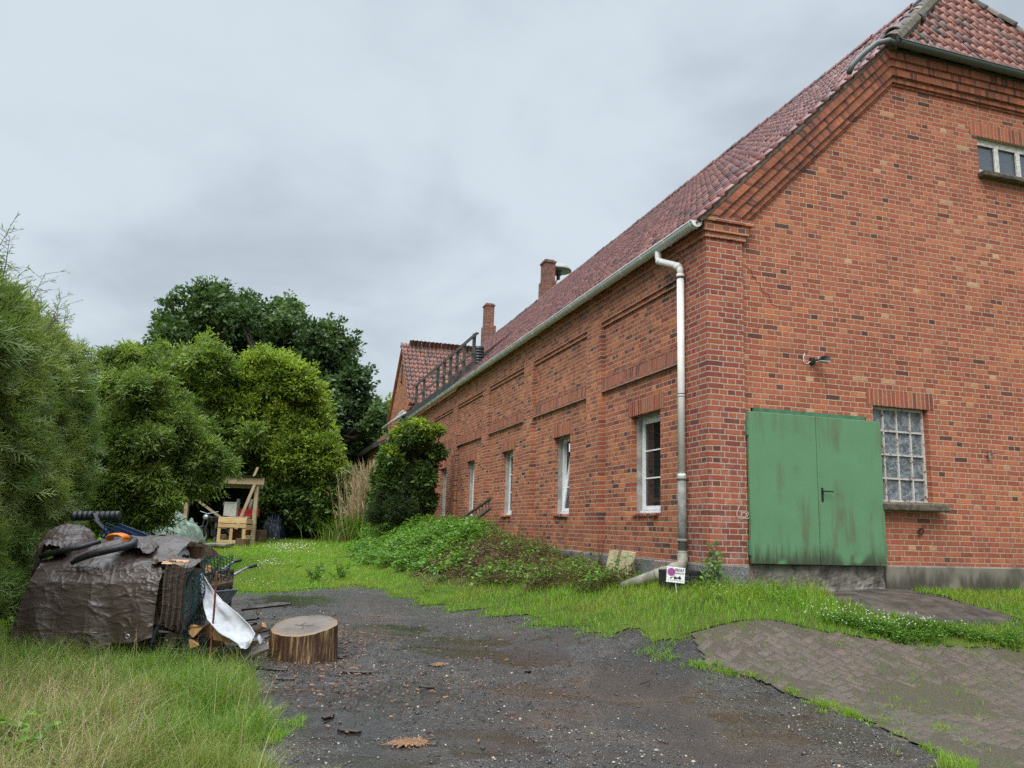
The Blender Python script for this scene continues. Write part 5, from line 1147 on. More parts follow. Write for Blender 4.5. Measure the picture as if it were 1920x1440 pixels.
for i, (px, py, lab) in enumerate(((14, 1418, 'broad leaved weed at the very corner of the tall grass'), (70, 1432, 'low broad leaved weed next to the corner weed in the tall grass'), (18, 1206, 'nettle stem rising between the tall grass and the hedge foot'), (40, 1190, 'second nettle stem close to the hedge foot'))):
    b = at(px, py); w = empty('weed_plant', b, lab, 'weed'); st = MB(); C = []; D = []
    for s_ in range(5):
        t = b+np.array([RNG.normal(0, 0.10), RNG.normal(0, 0.10), RNG.uniform(0.14, 0.26)*(1.5 if i > 1 else 1)]); st.tube([b, (b+t)/2, t], [0.004, 0.003, 0.002], 4)
        for k in range(9): C.append(b+(t-b)*RNG.uniform(0.3, 1)); D.append(np.append(RNG.normal(0, 1, 2), RNG.normal(0.1, 0.3)))
    st.build('stem', M_TALL, w); leaf_mesh('leaf', np.array(C), np.array(D), np.array([0, 0, 1.0])+RNG.normal(0, 0.25, (len(C), 3)), RNG.uniform(0.05, 0.11, len(C)), RNG.uniform(0.035, 0.065, len(C)), RNG.normal(0.55, 0.2, len(C)), M_NETTLE, w)
# loose stones and wood crumbs on the gravel
def pebbles(name, xy, sz, mat, tint):
    ico = np.array([(0, 0, 1), (0.9, 0, 0.3), (0.28, 0.85, 0.3), (-0.72, 0.53, 0.3), (-0.72, -0.53, 0.3), (0.28, -0.85, 0.3), (0.72, 0.53, -0.4), (-0.28, 0.85, -0.4), (-0.9, 0, -0.4), (-0.28, -0.85, -0.4), (0.72, -0.53, -0.4)])
    fc = np.array([(0, 1, 2), (0, 2, 3), (0, 3, 4), (0, 4, 5), (0, 5, 1), (1, 6, 2), (2, 6, 7), (2, 7, 3), (3, 7, 8), (3, 8, 4), (4, 8, 9), (4, 9, 5), (5, 9, 10), (5, 10, 1), (1, 10, 6)])
    n = len(xy); a = RNG.uniform(0, 6.283, n); sc = np.stack([sz*RNG.uniform(0.8, 1.4, n), sz*RNG.uniform(0.7, 1.1, n), sz*RNG.uniform(0.4, 0.8, n)], 1)
    v = ico[None]*sc[:, None, :]*RNG.uniform(0.75, 1.2, (n, 11, 1)); c, s = np.cos(a)[:, None], np.sin(a)[:, None]
    w = np.stack([c*v[:, :, 0]-s*v[:, :, 1], s*v[:, :, 0]+c*v[:, :, 1], v[:, :, 2]], 2); w += np.column_stack([xy, ground_z(xy[:, 0], xy[:, 1])+sz*0.15])[:, None, :]
    F = (np.arange(n)[:, None, None]*11+fc[None]).reshape(-1, 3); o = finish(name, np_mesh(name, w.reshape(-1, 3), F, np.repeat(tint, 11)), mat, None, True); return tag(o, kind='stuff')
g = G('grey and pale pebbles'); c = g.ramp(g.tint(), [(0, (0.020, 0.019, 0.020)), (0.70, (0.058, 0.051, 0.048)), (0.86, (0.12, 0.105, 0.095)), (0.93, (0.30, 0.27, 0.245)), (1, (0.42, 0.31, 0.22))])
M_PEB = g.set(c, 0.28, spec=0.5)
xy, d = in_view(46000, 3.7, 15); k = inside(GRAVEL, *wob(xy[:, 0], xy[:, 1]))
for px, py, r in PUD+MUD: c_ = at(px, py); k &= ~((np.hypot(xy[:, 0]-c_[0], xy[:, 1]-c_[1]) < r*0.75*(1+0.5*fbm(xy[:, 0]*4, xy[:, 1]*4, 1.5))) & (RNG.random(len(xy)) < 0.85))
xy, d = xy[k], d[k]; n = len(xy)
q_, _d = in_view(16000, 3.7, 12); q_ = q_[inside(PAVING, q_[:, 0], q_[:, 1])]; q_ = q_[RNG.random(len(q_)) < 0.6]; pebbles('paving_grit', q_, np.clip(RNG.lognormal(-5.7, 0.4, len(q_)), 0.002, 0.01)+0.002, M_PEB, RNG.random(len(q_))*0.96)
pebbles('gravel_stones', xy, np.clip(RNG.lognormal(-5.25, 0.45, n), 0.0028, 0.022), M_PEB, RNG.random(n))
g = G('damp wood crumbs'); c = g.ramp(g.tint(), [(0, (0.018, 0.012, 0.010)), (0.6, (0.06, 0.036, 0.026)), (0.85, (0.16, 0.08, 0.04)), (1, (0.30, 0.16, 0.08))]); M_CRUMB = g.set(c, 0.6, spec=0.4)
def crumbs(name, pts, ln, wd, tint):
    n = len(pts); a = RNG.uniform(0, 6.283, n); D = np.column_stack([np.cos(a), np.sin(a), RNG.normal(0, 0.12, n)]); C = np.column_stack([pts, ground_z(pts[:, 0], pts[:, 1])+0.008])
    D = unit(D); S = unit(np.cross(D, (0, 0, 1.0))); h = np.array([0, 0, 1.0])*0.006; hl = (ln/2)[:, None]; hw = (wd/2)[:, None]
    V = np.stack([C-D*hl-S*hw*0.6, C+D*hl-S*hw*0.8, C+D*hl*0.9+S*hw, C-D*hl*0.8+S*hw, C-D*hl*0.9-S*hw*0.5+h, C+D*hl*0.8-S*hw*0.6+h, C+D*hl*0.8+S*hw*0.7+h, C-D*hl*0.7+S*hw*0.8+h], 1).reshape(-1, 3)
    F = (np.arange(n)[:, None, None]*8+np.array([(4, 5, 6, 7), (0, 1, 5, 4), (1, 2, 6, 5), (2, 3, 7, 6), (3, 0, 4, 7)])[None]).reshape(-1, 4)
    o = finish(name, np_mesh(name, V, F, np.repeat(tint, 8)), M_CRUMB); return tag(o, kind='stuff')
q = []
for (px, py, sx, sy, cnt) in ((565, 1235, 80, 30, 700), (480, 1200, 60, 25, 500), (650, 1200, 80, 25, 500), (600, 1290, 110, 25, 260), (800, 1270, 230, 70, 900), (850, 1130, 120, 20, 120)):
    q += [at(px+random.gauss(0, sx*0.7), min(1430, py+random.gauss(0, sy*0.7)))[:2] for _ in range(cnt)]
q = np.array(q); n = len(q); crumbs('wood_crumbs', q, RNG.lognormal(-3.6, 0.6, n), RNG.uniform(0.006, 0.02, n), RNG.random(n)**1.3)
for (px, py, s, cnt) in ((765, 1395, 26, 300), (822, 1247, 15, 110)):
    b = at(px, py)[:2]; q = b+RNG.normal(0, 1, (cnt, 2))*np.array([s*0.0022, s*0.0018]); crumbs('sawdust_shavings', q, RNG.uniform(0.015, 0.05, cnt), RNG.uniform(0.006, 0.014, cnt), RNG.uniform(0.8, 1.0, cnt))
# ------------------------------------------------------------------ things on the building
E1 = np.array([RGT[0], RGT[1], 0]); E1 /= np.linalg.norm(E1); E2 = np.array([FWD[0], FWD[1], 0]); E2 /= np.linalg.norm(E2); E3 = np.array([0, 0, 1.0])
def loc_frame(o, a, b, c): return np.asarray(o)+a*E1+b*E2+c*E3
# siren and satellite dish on the ridge beside the near chimney
sp_ = on_x(1046, 548, XR+0.9); yS = sp_[1]; zt = on_x(1050, 500, XR+0.9)[2]
M_ZINCP = plain('pale weathered zinc', (0.27, 0.28, 0.25), 0.5, 0.2)
sir = empty('roof_siren', (XR+0.9, yS, RZ0+XR-0.9), 'grey mushroom shaped siren on a pole beside the near chimney', 'siren')
m = MB(); m.tube([(XR+0.9, yS, RZ0+XR-1.0), (XR+0.9, yS, zt-0.15)], 0.085, 10); m.tube([(XR+0.9, yS, zt-0.35), (XR+0.9, yS, zt-0.1)], 0.16, 12); m.build('pole', M_ZINCD, sir, True)
m = MB(); m.lathe([(0.62, -0.16), (0.60, -0.10), (0.40, 0.10), (0.12, 0.20), (0, 0.21)], (XR+0.9, yS, zt), 24); m.build('hood', M_ZINCP, sir, True)
m = MB(); m.lathe([(0.0, 0.02), (0.30, -0.02), (0.6, -0.15)][::-1], (XR+0.9, yS, zt), 24); m.build('hood_underside', M_ZINCD, sir, True)
dsh = empty('satellite_dish', (XR+0.5, yS-1.4, RZ0+XR), 'pale satellite dish half hidden by the ridge next to the siren', 'satellite dish')
cD = on_x(1054, 539, XR+0.6); m = MB(); m.lathe([(0.0, 0.08), (0.2, 0.06), (0.36, 0.0), (0.37, 0.01), (0.2, 0.075), (0.0, 0.095)], cD, 20, (0.35, -0.9, 0.25)); m.build('reflector', M_ZINCP, dsh, True)
m = MB(); m.tube([cD+np.array([0, 0.05, 0]), cD+np.array([0.05, 0.15, -0.4]), (cD[0]+0.05, cD[1]+0.15, RZ0+XR-0.6)], 0.03, 8); m.build('mast', M_ZINCD, dsh)
# wall lamp
p0 = on_y(1526, 678, GYP)
lm = empty('wall_lamp', p0, 'small broken grey floodlight on the gable wall above the green door', 'lamp')
m = MB(); m.obox(p0+(-0.05, -0.03, 0.0), (0.035, 0, 0), (0, 0.03, 0), (0, 0, 0.045), 0.008); m.bar(p0+(-0.03, -0.05, 0), p0+(0.02, -0.13, 0.0), 0.03, 0.03, bev=0.004); m.build('bracket', M_BLACK, lm)
m = MB(); rows = []
for t, w, h in ((0, 0.045, 0.05), (0.05, 0.08, 0.055), (0.10, 0.09, 0.045)):
    rows.append([p0+np.array([0.05+w*math.cos(q), -0.09-t, 0.0+h*max(-0.5, math.sin(q))+0.01]) for q in np.linspace(-0.4, math.pi+0.4, 12)])
m.grid(rows); m.obox(p0+(0.05, -0.09, 0.015), (0.05, 0, 0), (0, 0.012, 0), (0, 0, 0.04), 0.01); m.build('lamp_housing', M_GALV, lm, True)
m = MB(); m.obox(p0+(0.05, -0.14, -0.025), (0.085, 0, 0), (0, 0.055, 0), (0, 0, 0.006), 0.003); m.build('lamp_glass', M_LIGHTGREY, lm)
m = MB(); m.tube([p0+(-0.16, -0.012, 0.10), p0+(-0.19, -0.02, 0.05), p0+(-0.19, -0.025, -0.02), p0+(-0.14, -0.03, -0.05), p0+(-0.08, -0.03, -0.01)], 0.005, 6); m.build('cable', M_PVC, lm)
p0 = on_y(1723, 994, GYP); rg_ = empty('wall_ring', p0, 'black iron tethering ring below the iron barred window', 'ring')
m = MB(); m.tube([p0+np.array([0.045*math.sin(q), -0.035-0.01*math.cos(q), -0.02+0.045*math.cos(q)]) for q in np.linspace(0, 6.2832, 18)], 0.009, 6, False); m.build('ring', M_BLACK, rg_); m = MB(); m.tube([p0, p0+(0, -0.04, 0.02)], 0.012, 6); m.build('eye_bolt', M_BLACK, rg_)
p0 = on_y(1850, 854, GYP); hk = empty('wall_tap', p0, 'small broken metal fitting on the gable wall beside the iron window', 'fitting')
m = MB(); m.tube([p0, p0+(0, -0.06, 0.0)], 0.022, 8); m.tube([p0+(-0.02, -0.06, 0.03), p0+(-0.015, -0.065, -0.05)], 0.012, 8); m.build('spout', M_GALV, hk); m = MB(); m.tube([p0+(0, -0.06, 0.0), p0+(0.09, -0.07, 0.035)], 0.008, 6); m.tube([p0+(-0.03, -0.05, 0.03), p0+(-0.05, -0.05, 0.05)], 0.006, 6); m.build('lever', M_BLACK, hk)
p0 = on_y(1386, 965, 0.0); ca_ = empty('loose_cable', p0, 'coiled white cable hanging on the corner pier beside the green door', 'cable')
top_ = on_y(1386, 905, 0.0); m = MB(); m.tube([top_+(0, -0.012, 0), p0+(0.01, -0.012, 0.12), p0+(-0.04, -0.014, 0.04)]+[p0+np.array([0.055*math.cos(q)+0.006*k, -0.016-0.003*(k % 3), 0.04*math.sin(q)-0.01]) for k, q in enumerate(np.linspace(2.5, 2.5+6.283*2.2, 26))]+[p0+(0.14, -0.012, 0.03)], 0.004, 5); m.build('cable_loop', M_LIGHTGREY, ca_)
hb = on_x(1276, 905, REC); m = MB(); m.tube([hb+(-0.01, -0.28, 0.02), hb+(-0.02, 0.0, 0.0), hb+(-0.03, 0.02, -0.05), hb+(-0.03, 0.0, -0.09)], 0.008, 6); tag(m.build('iron_hook', M_RUST), 'rusty iron hook sticking out of the wall behind the downpipe', 'hook')
g = G('stair step crack'); M_CRACK = g.set((0.02, 0.014, 0.012), 0.95, spec=0.1)
# stepped crack in the gable brickwork: a thin dark opening along the joints
cr = [(1396, 497), (1403, 505), (1408, 505), (1411, 520), (1416, 520), (1419, 530), (1425, 531), (1428, 548), (1440, 550), (1446, 570), (1462, 577)]
m = MB()
for a, b in zip(cr[:-1], cr[1:]): m.bar(on_y(*a, GYP)+(0, 0.003, 0), on_y(*b, GYP)+(0, 0.003, 0), 0.006, 0.010, (0, 1, 0))
m.build('wall_crack', M_CRACK, house)
# parking sign on a thin stake
dS = 9.85; sb = P(1271, 1108, dS); sb[2] = float(ground_z(sb[0], sb[1])); cS = P(1267, 1078, dS)
sg = empty('parking_sign', sb, 'white PRIVAT parking notice on a thin stake by the drain pipe', 'sign')
tlt = math.radians(-4); sx = E1*math.cos(tlt)+E3*math.sin(tlt); sz = -E1*math.sin(tlt)+E3*math.cos(tlt); sy = -np.cross(sx, sz); sx_, sz_ = 17.2*dS/FPX, 14.2*dS/FPX
m = MB(); m.obox(cS, sx*sx_, sz*sz_, sy*0.004, 0.0015); m.build('board', M_WHITESIGN, sg)
m = MB(); m.bar(cS-sz*sz_*0.7+sy*0.012*(-1 if sy@E2 < 0 else 1), sb-E3*0.15, 0.012, 0.006); m.build('stake', M_PVC, sg)
fr = cS-E2*0.0055-sy*0.0
def on_board(a, b, lift=0.0): return fr+sx*a*sx_+sz*b*sz_-E2*lift
m = MB(); c_ = on_board(-0.50, 0.35)
def disc(m, c, r0, r1, n=28):
    R0 = [c+sx*r0*math.cos(q)+sz*r0*math.sin(q) for q in np.linspace(0, 2*math.pi, n+1)]; R1 = [c+sx*r1*math.cos(q)+sz*r1*math.sin(q) for q in np.linspace(0, 2*math.pi, n+1)]
    m.grid([R0, R1])
R_ = sz_*0.52; disc(m, c_, 0.0005, R_*0.84); m.build('sign_disc', M_SIGNBLUE, sg)
m = MB(); disc(m, c_-E2*0.001, R_*0.80, R_)
for s in (-1, 1):
    dv = (sx+s*sz)/math.sqrt(2); m.bar(c_-dv*R_*0.85-E2*0.0012, c_+dv*R_*0.85-E2*0.0012, R_*0.17, 0.0008, E2)
m.build('sign_cross', M_SIGNRED, sg)
def text(body, a, b, h, wmax, name):
    cu = bpy.data.curves.new('lettering', 'FONT'); cu.body = body; cu.size = 1.0; cu.extrude = 0.0; cu.offset = 0.02
    ob = bpy.data.objects.new('lettering', cu); COL.objects.link(ob); dg = bpy.context.evaluated_depsgraph_get(); me = bpy.data.meshes.new_from_object(ob.evaluated_get(dg)); bpy.data.objects.remove(ob)
    co = np.array([v.co[:] for v in me.vertices]); w = co[:, 0].max()-co[:, 0].min(); hh = co[:, 1].max()-co[:, 1].min(); lo = co.min(0)
    for v, q in zip(me.vertices, co): v.co = on_board(a, b, 0.0012)+sx*(q[0]-lo[0])/w*wmax+sz*(q[1]-lo[1])/hh*h
    return finish(name, me, M_INK, sg)
text('PRIVAT', -0.10, 0.42, sz_*0.42, sx_*1.0, 'lettering'); text('PARKPLATZ', -0.10, 0.14, sz_*0.18, sx_*1.0, 'lettering')
m = MB()      # small tow truck pictogram with a lifted car
def quad(*pts): m.add([on_board(a, b, 0.0012) for a, b in pts])
quad((-0.62, -0.40), (-0.20, -0.30), (-0.20, -0.24), (-0.62, -0.34)); quad((-0.60, -0.52), (-0.44, -0.50), (-0.44, -0.40), (-0.60, -0.40))
quad((-0.20, -0.46), (0.12, -0.46), (0.10, -0.26), (-0.16, -0.20)); quad((-0.22, -0.02), (-0.16, -0.02), (0.0, -0.26), (-0.06, -0.28)); quad((0.12, -0.46), (0.60, -0.50), (0.62, -0.34), (0.14, -0.26)); quad((0.26, -0.30), (0.40, -0.10), (0.50, -0.10), (0.56, -0.34))
quad((-0.85, -0.72), (0.85, -0.72), (0.85, -0.69), (-0.85, -0.69))
for a in (-0.1, 0.05, 0.45): disc(m, on_board(a, -0.50, 0.0013), 0.0003, sz_*0.085, 12)
m.build('sign_pictogram', M_INK, sg)
# black crate and slabs by the wall
cb = Gp(-0.34, 0.16); m = MB(); cr_ = empty('plastic_crate', cb, 'black plastic crate behind the parking notice at the wall corner', 'crate')
for s in (-1, 1):
    m.obox(cb+np.array([s*0.22, 0, 0.13]), (0.012, 0, 0), (0, 0.16, 0), (0, 0, 0.13), 0.004)
    for k in range(4): m.obox(cb+np.array([0, s*0.16, 0.03+0.07*k]), (0.23, 0, 0), (0, 0.010, 0), (0, 0, 0.022), 0.004)
m.obox(cb+np.array([0, 0, 0.012]), (0.22, 0, 0), (0, 0.16, 0), (0, 0, 0.01)); m.build('crate_body', M_RUBBER, cr_)
for i, (pa, lab) in enumerate((((1143, 1060), 'thinner lichen yellow concrete slab leaning on the brick wall'), ((1166, 1062), 'thick lichen yellow concrete slab leaning in front of the other slab'))):
    b = on_x(*pa, -0.22 - 0.05*i); b = Gp(-0.24-0.03*i, b[1], -0.03); up_ = np.array([0.26, 0.0, 0.97]); up_ /= np.linalg.norm(up_); nn = np.array([-0.97, 0, 0.26])
    m = MB(); m.obox(b+up_*0.22, np.array([0, 1, 0.02])*(0.20 if i else 0.15), up_*(0.24+0.01*i), nn*0.03, 0.010, 0.004); tag(m.build('concrete_slab', M_SLAB), lab, 'slab', 'slabs leaning on the long wall')
# wooden rack leaning by the fourth window
qA, qB = on_x(866, 972, -0.25), on_x(921, 934, -0.25); qC, qD = on_x(882, 982, -0.25), on_x(918, 953, -0.25)
rk_ = empty('wooden_rack', qA, 'old grey slatted wooden hay rack leaning against the long wall', 'rack'); m = MB()
m.bar(qA-(qB-qA)*0.25, qB, 0.06, 0.05); m.build('rail', M_WOODG, rk_); m = MB(); m.bar(qC-(qD-qC)*0.3, qD+np.array([0.02, 0, 0]), 0.06, 0.05); m.build('rail', M_WOODG, rk_)
for k in range(9):
    t = k/8.0; m = MB(); m.bar(qA+(qB-qA)*(0.05+0.88*t)+(0.0, 0, -0.02), qC+(qD-qC)*(-0.1+1.05*t)+(0, 0, 0.02), 0.025, 0.035); m.build('slat', M_WOODG, rk_)

# ------------------------------------------------------------------ far buildings
far = empty('slate_house', Gp(*P(665, 985, 58)[:2]), 'low dark house with slate roof far behind the reeds', 'house')
cF = P(668, 985, 58); m = MB(); z0 = float(ground_z(cF[0], cF[1])); e_ = P(668, 918, 58)[2]; r_t = P(668, 840, 62)[2]
def fp(a, b, z): q = cF+E1*a+E2*b; return (q[0], q[1], z)
m.add([fp(-9, 0, z0), fp(9, 0, z0), fp(9, 0, e_), fp(-9, 0, e_)]); m.add([fp(9, 0, z0), fp(9, 9, z0), fp(9, 9, e_), fp(9, 4.5, r_t), fp(9, 0, e_)]); m.add([fp(-9, 9, z0), fp(-9, 0, z0), fp(-9, 0, e_), fp(-9, 4.5, r_t), fp(-9, 9, e_)]); m.build('wall', M_BITUM, far)
rows = []
for k in range(0, 25):
    t = k/24
    for dz in (0.0, 0.035): rows.append([np.array(fp(a, -0.4+4.9*t-(0.001 if dz else 0), e_-0.25+(r_t-e_+0.25)*t+dz)) for a in np.linspace(-9.3, 9.3, 20)])
m = MB(); m.grid(rows); m.add([fp(-9.3, 4.5, r_t), fp(9.3, 4.5, r_t), fp(9.3, 9.4, e_-0.25), fp(-9.3, 9.4, e_-0.25)]); m.build('roof', M_SLATE, far)
ann = empty('brick_annex', (0.2, 37, 0), 'low brick wing with dark eaves beyond the cross gable', 'building')
ya = y1g+0.4; ze_a = on_x(703, 833, 0.0)[2]-0.2; m = MB(); m.box((0.05, ya, -0.3), (6, ya+9.5, ze_a)); m.box((0.0, ya, ze_a-0.5), (0.06, ya+9.5, ze_a-0.35)); m.build('wall', M_SIDE, ann)
m = MB(); m.obox((1.6, ya+4.7, ze_a+0.75), (2.2, 0, 1.0), (0, 5.0, 0), (-0.04, 0, 0.09)); m.tube([(-0.4, ya-0.2, ze_a-0.1), (-0.4, ya+9.7, ze_a-0.1)], 0.09, 8); m.build('roof', M_BITUM, ann)
fc = empty('board_fence', Gp(*P(632, 995, 37)[:2]), 'weathered yellowish board fence at the end of the lawn', 'fence')
for k in range(10):
    m = MB(); m.cur = random.random(); b = P(622, 1000, 37)+E1*(k*0.21); b[2] = float(ground_z(b[0], b[1])); m.obox(b+E3*0.85, E1*0.10, E2*0.012, E3*0.85, 0.004); m.build('board', M_FENCE if k else globals().setdefault('M_FENCE', wood('mossy fence boards', (0.16, 0.15, 0.06), (0.26, 0.24, 0.11), (8, 8, 2))), fc)
m = MB(); b = P(622, 1000, 37); 
for z in (0.5, 1.4): m.bar(b+E3*z+E2*0.03, b+E1*1.95+E3*z+E2*0.03, 0.04, 0.08)
m.build('rail', M_WOODG, fc)

# ------------------------------------------------------------------ the shed and its clutter
S0 = P(474, 1008, 24.0); gS = float(ground_z(S0[0], S0[1])); S0 = np.array([S0[0], S0[1], gS]); k_ = 24.0/FPX
shed = empty('timber_shed', S0, 'open timber lean-to with corrugated roof and black tarpaulin walls', 'shed')
E2s = E2-0.34*E1
def sp3(a, b, c): return S0+a*E1+b*E2s+c*E3
Hs = (1008-884)*k_+0.0
for (a, b) in ((0.0, 0), (-2.1, 0), (0.05, 2.3), (-2.1, 2.3)):
    m = MB(); m.obox(sp3(a, b, Hs/2-0.05), E1*0.058, E2*0.058, E3*(Hs/2), 0.006); m.build('post', M_BEAM, shed)
m = MB(); m.obox(sp3(-0.95, -0.085, Hs-0.10), E1*1.15, E2*0.025, E3*0.10, 0.004); m.build('front_beam', M_BEAM, shed)
m = MB(); m.obox(sp3(-0.95, 0.35, Hs-0.24), E1*1.12, E2*0.03, E3*0.06, 0.004); m.obox(sp3(-0.95, 1.1, Hs-0.22), E1*1.12, E2*0.03, E3*0.06, 0.004); m.build('rafter', M_BEAM, shed)
m = MB(); m.bar(sp3(-0.08, -0.12, Hs-0.20), sp3(-0.53, -0.10, 0.45), 0.05, 0.09); m.build('brace', M_BEAM, shed)
m = MB(); m.bar(sp3(-1.75, 0.2, 1.25), sp3(-0.98, 0.25, 0.75), 0.05, 0.07); m.build('brace', M_BEAM, shed)
m = MB(); m.bar(sp3(-0.15, 0.5, Hs), sp3(-0.02, 0.5, Hs+0.36), 0.04, 0.07); m.build('spar', M_BEAM, shed)
rows = []
for bb, zz in ((-0.22, Hs+0.055), (2.5, Hs-0.25)): rows.append([sp3(-2.4+2.55*i/140, bb, zz+0.018*math.sin(i*1.26)) for i in range(141)])
m = MB(); m.grid(rows); m.grid([[p-E3*0.012 for p in r][::-1] for r in rows]); m.build('roof', M_CONC, shed)
rows = [[sp3(-2.2+2.3*i/50, 2.2-0.35*math.sin(math.pi*j/20)*0.4+0.05*fbm(i*0.35, j*0.25, 1.4), Hs*0.97*j/20) for i in range(51)] for j in range(21)]
M_BTARP = globals().setdefault('M_BTARP', plain('black tarpaulin', (0.016, 0.018, 0.022), 0.4, 0.3, 3, 0.4, 8))
m = MB(); m.grid(rows); m.grid([[sp3(-2.18+0.03*fbm(j, i, 1), 2.2*i/20, Hs*0.97*j/20) for i in range(21)] for j in range(21)]); m.build('tarpaulin_wall', M_BTARP, shed, True)
def thing(name, pos, label, cat, group=None): return empty(name, pos, label, cat, group)
# pale pine box with logs, sawn blocks, red machine
bx = sp3(-0.66, -0.55, 0.0); bx[2] = float(ground_z(bx[0], bx[1])); box_ = thing('pine_crate', bx, 'pale pine pallet crate standing before the shed opening', 'crate')
for k, (z, h) in enumerate(((0.70, 0.085), (0.54, 0.055))):
    m = MB(); m.cur = random.random(); m.obox(bx+E3*z, E1*0.42, E2*0.012, E3*h, 0.004); m.build('board', M_PINE, box_)
for a in (-0.38, -0.02, 0.36):
    m = MB(); m.cur = random.random(); m.obox(bx+E1*a+E2*0.03+E3*0.39, E1*0.045, E2*0.02, E3*0.39, 0.004); m.build('upright', M_PINE, box_)
for a in (-1, 1):
    for z in (0.68, 0.5, 0.2): m = MB(); m.obox(bx+E1*a*0.42+E2*0.38+E3*z, E1*0.012, E2*0.36, E3*0.07, 0.004); m.build('board', M_PINE, box_)
m = MB(); m.obox(bx+E3*0.06, E1*0.42, E2*0.012, E3*0.06, 0.004); m.build('board', M_PINE, box_)
def log_round(name, base, r, h, mat_bark, mat_top, label, cat, group=None, tilt=(0, 0), n=26, out=0.0, lean=None):
    base = np.asarray(base, float); t = thing(name, base, label, cat, group); m = MB(); prof = []
    ph = RNG.uniform(0, 6, 4)
    def R(q, z): return r*(1+0.05*math.sin(3*q+ph[0])+0.03*math.sin(7*q+ph[1])+0.014*math.sin(23*q+ph[2])+0.010*math.sin(41*q+z*3+ph[3]))*(1+out*(1-z/h))
    rows = []
    for z in np.linspace(0, 1, 7):
        rows.append([base+np.array([R(q, z*h)*math.cos(q), R(q, z*h)*math.sin(q), 0])+E3*(z*h*(1)+z*(tilt[0]*math.cos(q)*r+tilt[1]*math.sin(q)*r)) for q in np.linspace(0, 2*math.pi, n+1)])
    m.grid(rows); m.build('bark', mat_bark, t)
    m = MB(); top = rows[-1]; c = sum(top[:-1])/n
    rr = [[c+(p-c)*s+E3*0.004*(1-s) for p in top] for s in (0.001, 0.25, 0.5, 0.75, 0.97)]; rr.append([p+E3*-0.004 for p in top]); m.grid(rr); m.build('cut_face', mat_top, t, False); return t
g = G('old log bark'); o_ = g.pos(); nn_ = g.noise(1.0, 5, 0.7, g.scaled(o_, 22, 22, 3)); M_LOGB = g.set(g.ramp(nn_, [(0.3, (0.045, 0.026, 0.016)), (0.6, (0.15, 0.085, 0.045)), (0.75, (0.27, 0.17, 0.09))]), 0.75, g.bump(nn_, 0.8, 0.02), spec=0.3)
for (px, py, r, h, lab) in ((433, 1016, 0.30, 0.50, 'brown upright log block in front of the pine crate'), (485, 1017, 0.24, 0.42, 'dark upright log block at the foot of the shed post'), (467, 1000, 0.16, 0.66, 'tall dark log standing behind the shed brace'), (455, 1024, 0.2, 0.24, 'low dark log block between the other two blocks by the shed'), (446, 992, 0.15, 0.3, 'short pale log end beside the pine crate')):
    b = at(px, py); log_round('log_block', b-E3*0.03, r, h, M_LOGB, M_FIREG, lab, 'log', 'log blocks standing by the shed')
rm = sp3(-0.18, 0.7, 0.0); red = thing('red_machine', rm, 'red log splitter under the shed roof behind the post', 'machine')
m = MB(); m.obox(rm+E3*0.95-E1*0.1, E1*0.42, E2*0.12, E3*0.12, 0.02); m.build('body', M_RED, red); m = MB(); m.bar(rm+E3*0.3, rm+E3*1.45, 0.07, 0.07, E2); m.bar(rm-E1*0.4+E3*0.0, rm-E1*0.4+E3*0.9, 0.05, 0.05, E2); m.build('column', M_RED, red)
for a in (-0.36, 0.04): m = MB(); m.tube([rm+E1*a+E3*1.05, rm+E1*a+E3*1.38], 0.055, 10); m.build('cylinder', M_LIGHTGREY, red, True)
m = MB(); m.obox(rm-E1*0.2+E3*0.80-E2*0.2, E1*0.3, E2*0.2, E3*0.03, 0.01); m.build('table', M_LIGHTGREY, red)
gb = sp3(-0.72, 0.55, 0.83); gbx = thing('grey_box', gb, 'pale grey box standing on the bench behind the pine crate', 'box'); m = MB(); m.obox(gb+E3*0.2, E1*0.2, E2*0.15, E3*0.2, 0.012); m.build('body', M_LIGHTGREY, gbx); m = MB(); m.obox(gb+E3*0.415, E1*0.21, E2*0.16, E3*0.018, 0.006); m.build('lid', M_LIGHTGREY, gbx)
bn = sp3(-0.65, 0.6, 0); bch = thing('work_bench', bn, 'dark bench carrying the grey box inside the shed', 'bench'); m = MB(); m.obox(bn+E3*0.80, E1*0.5, E2*0.3, E3*0.025, 0.005); m.build('bench_top', M_WOODG, bch)
for a in (-0.42, 0.42):
    for b in (-0.24, 0.24): m = MB(); m.obox(bn+E1*a+E2*b+E3*0.385, E1*0.035, E2*0.035, E3*0.40); m.build('leg', M_WOODG, bch)
# moped in the shade of the shed
mo = at(377, 1020); mo = np.array([*mo[:2], float(ground_z(mo[0], mo[1]))]); mp = thing('moped', mo, 'dark moped parked in the shade at the shed entrance', 'moped')
ax_ = (E1*0.35+E2*0.93)
def wheel(c, r, name):
    m = MB(); rows = []; wd_ = np.array([ax_[1], -ax_[0], 0])
    m.tube([c+r*(math.cos(q)*ax_+math.sin(q)*E3) for q in np.linspace(0, 6.2832, 26)], 0.042, 8, False); o = m.build('wheel', M_RUBBER, mp, True)
    m = MB(); m.tube([c+(r-0.05)*(math.cos(q)*ax_+math.sin(q)*E3) for q in np.linspace(0, 6.2832, 26)], 0.014, 6, False)
    for q in np.linspace(0, 3.1416, 7)[:-1]: m.tube([c-(r-0.05)*(math.cos(q)*ax_+math.sin(q)*E3), c+(r-0.05)*(math.cos(q)*ax_+math.sin(q)*E3)], 0.005, 4)
    m.build('rim', M_GALV, o, True)
wheel(mo+E3*0.27, 0.23, 'wheel'); wheel(mo+ax_*1.15+E3*0.27, 0.23, 'wheel')
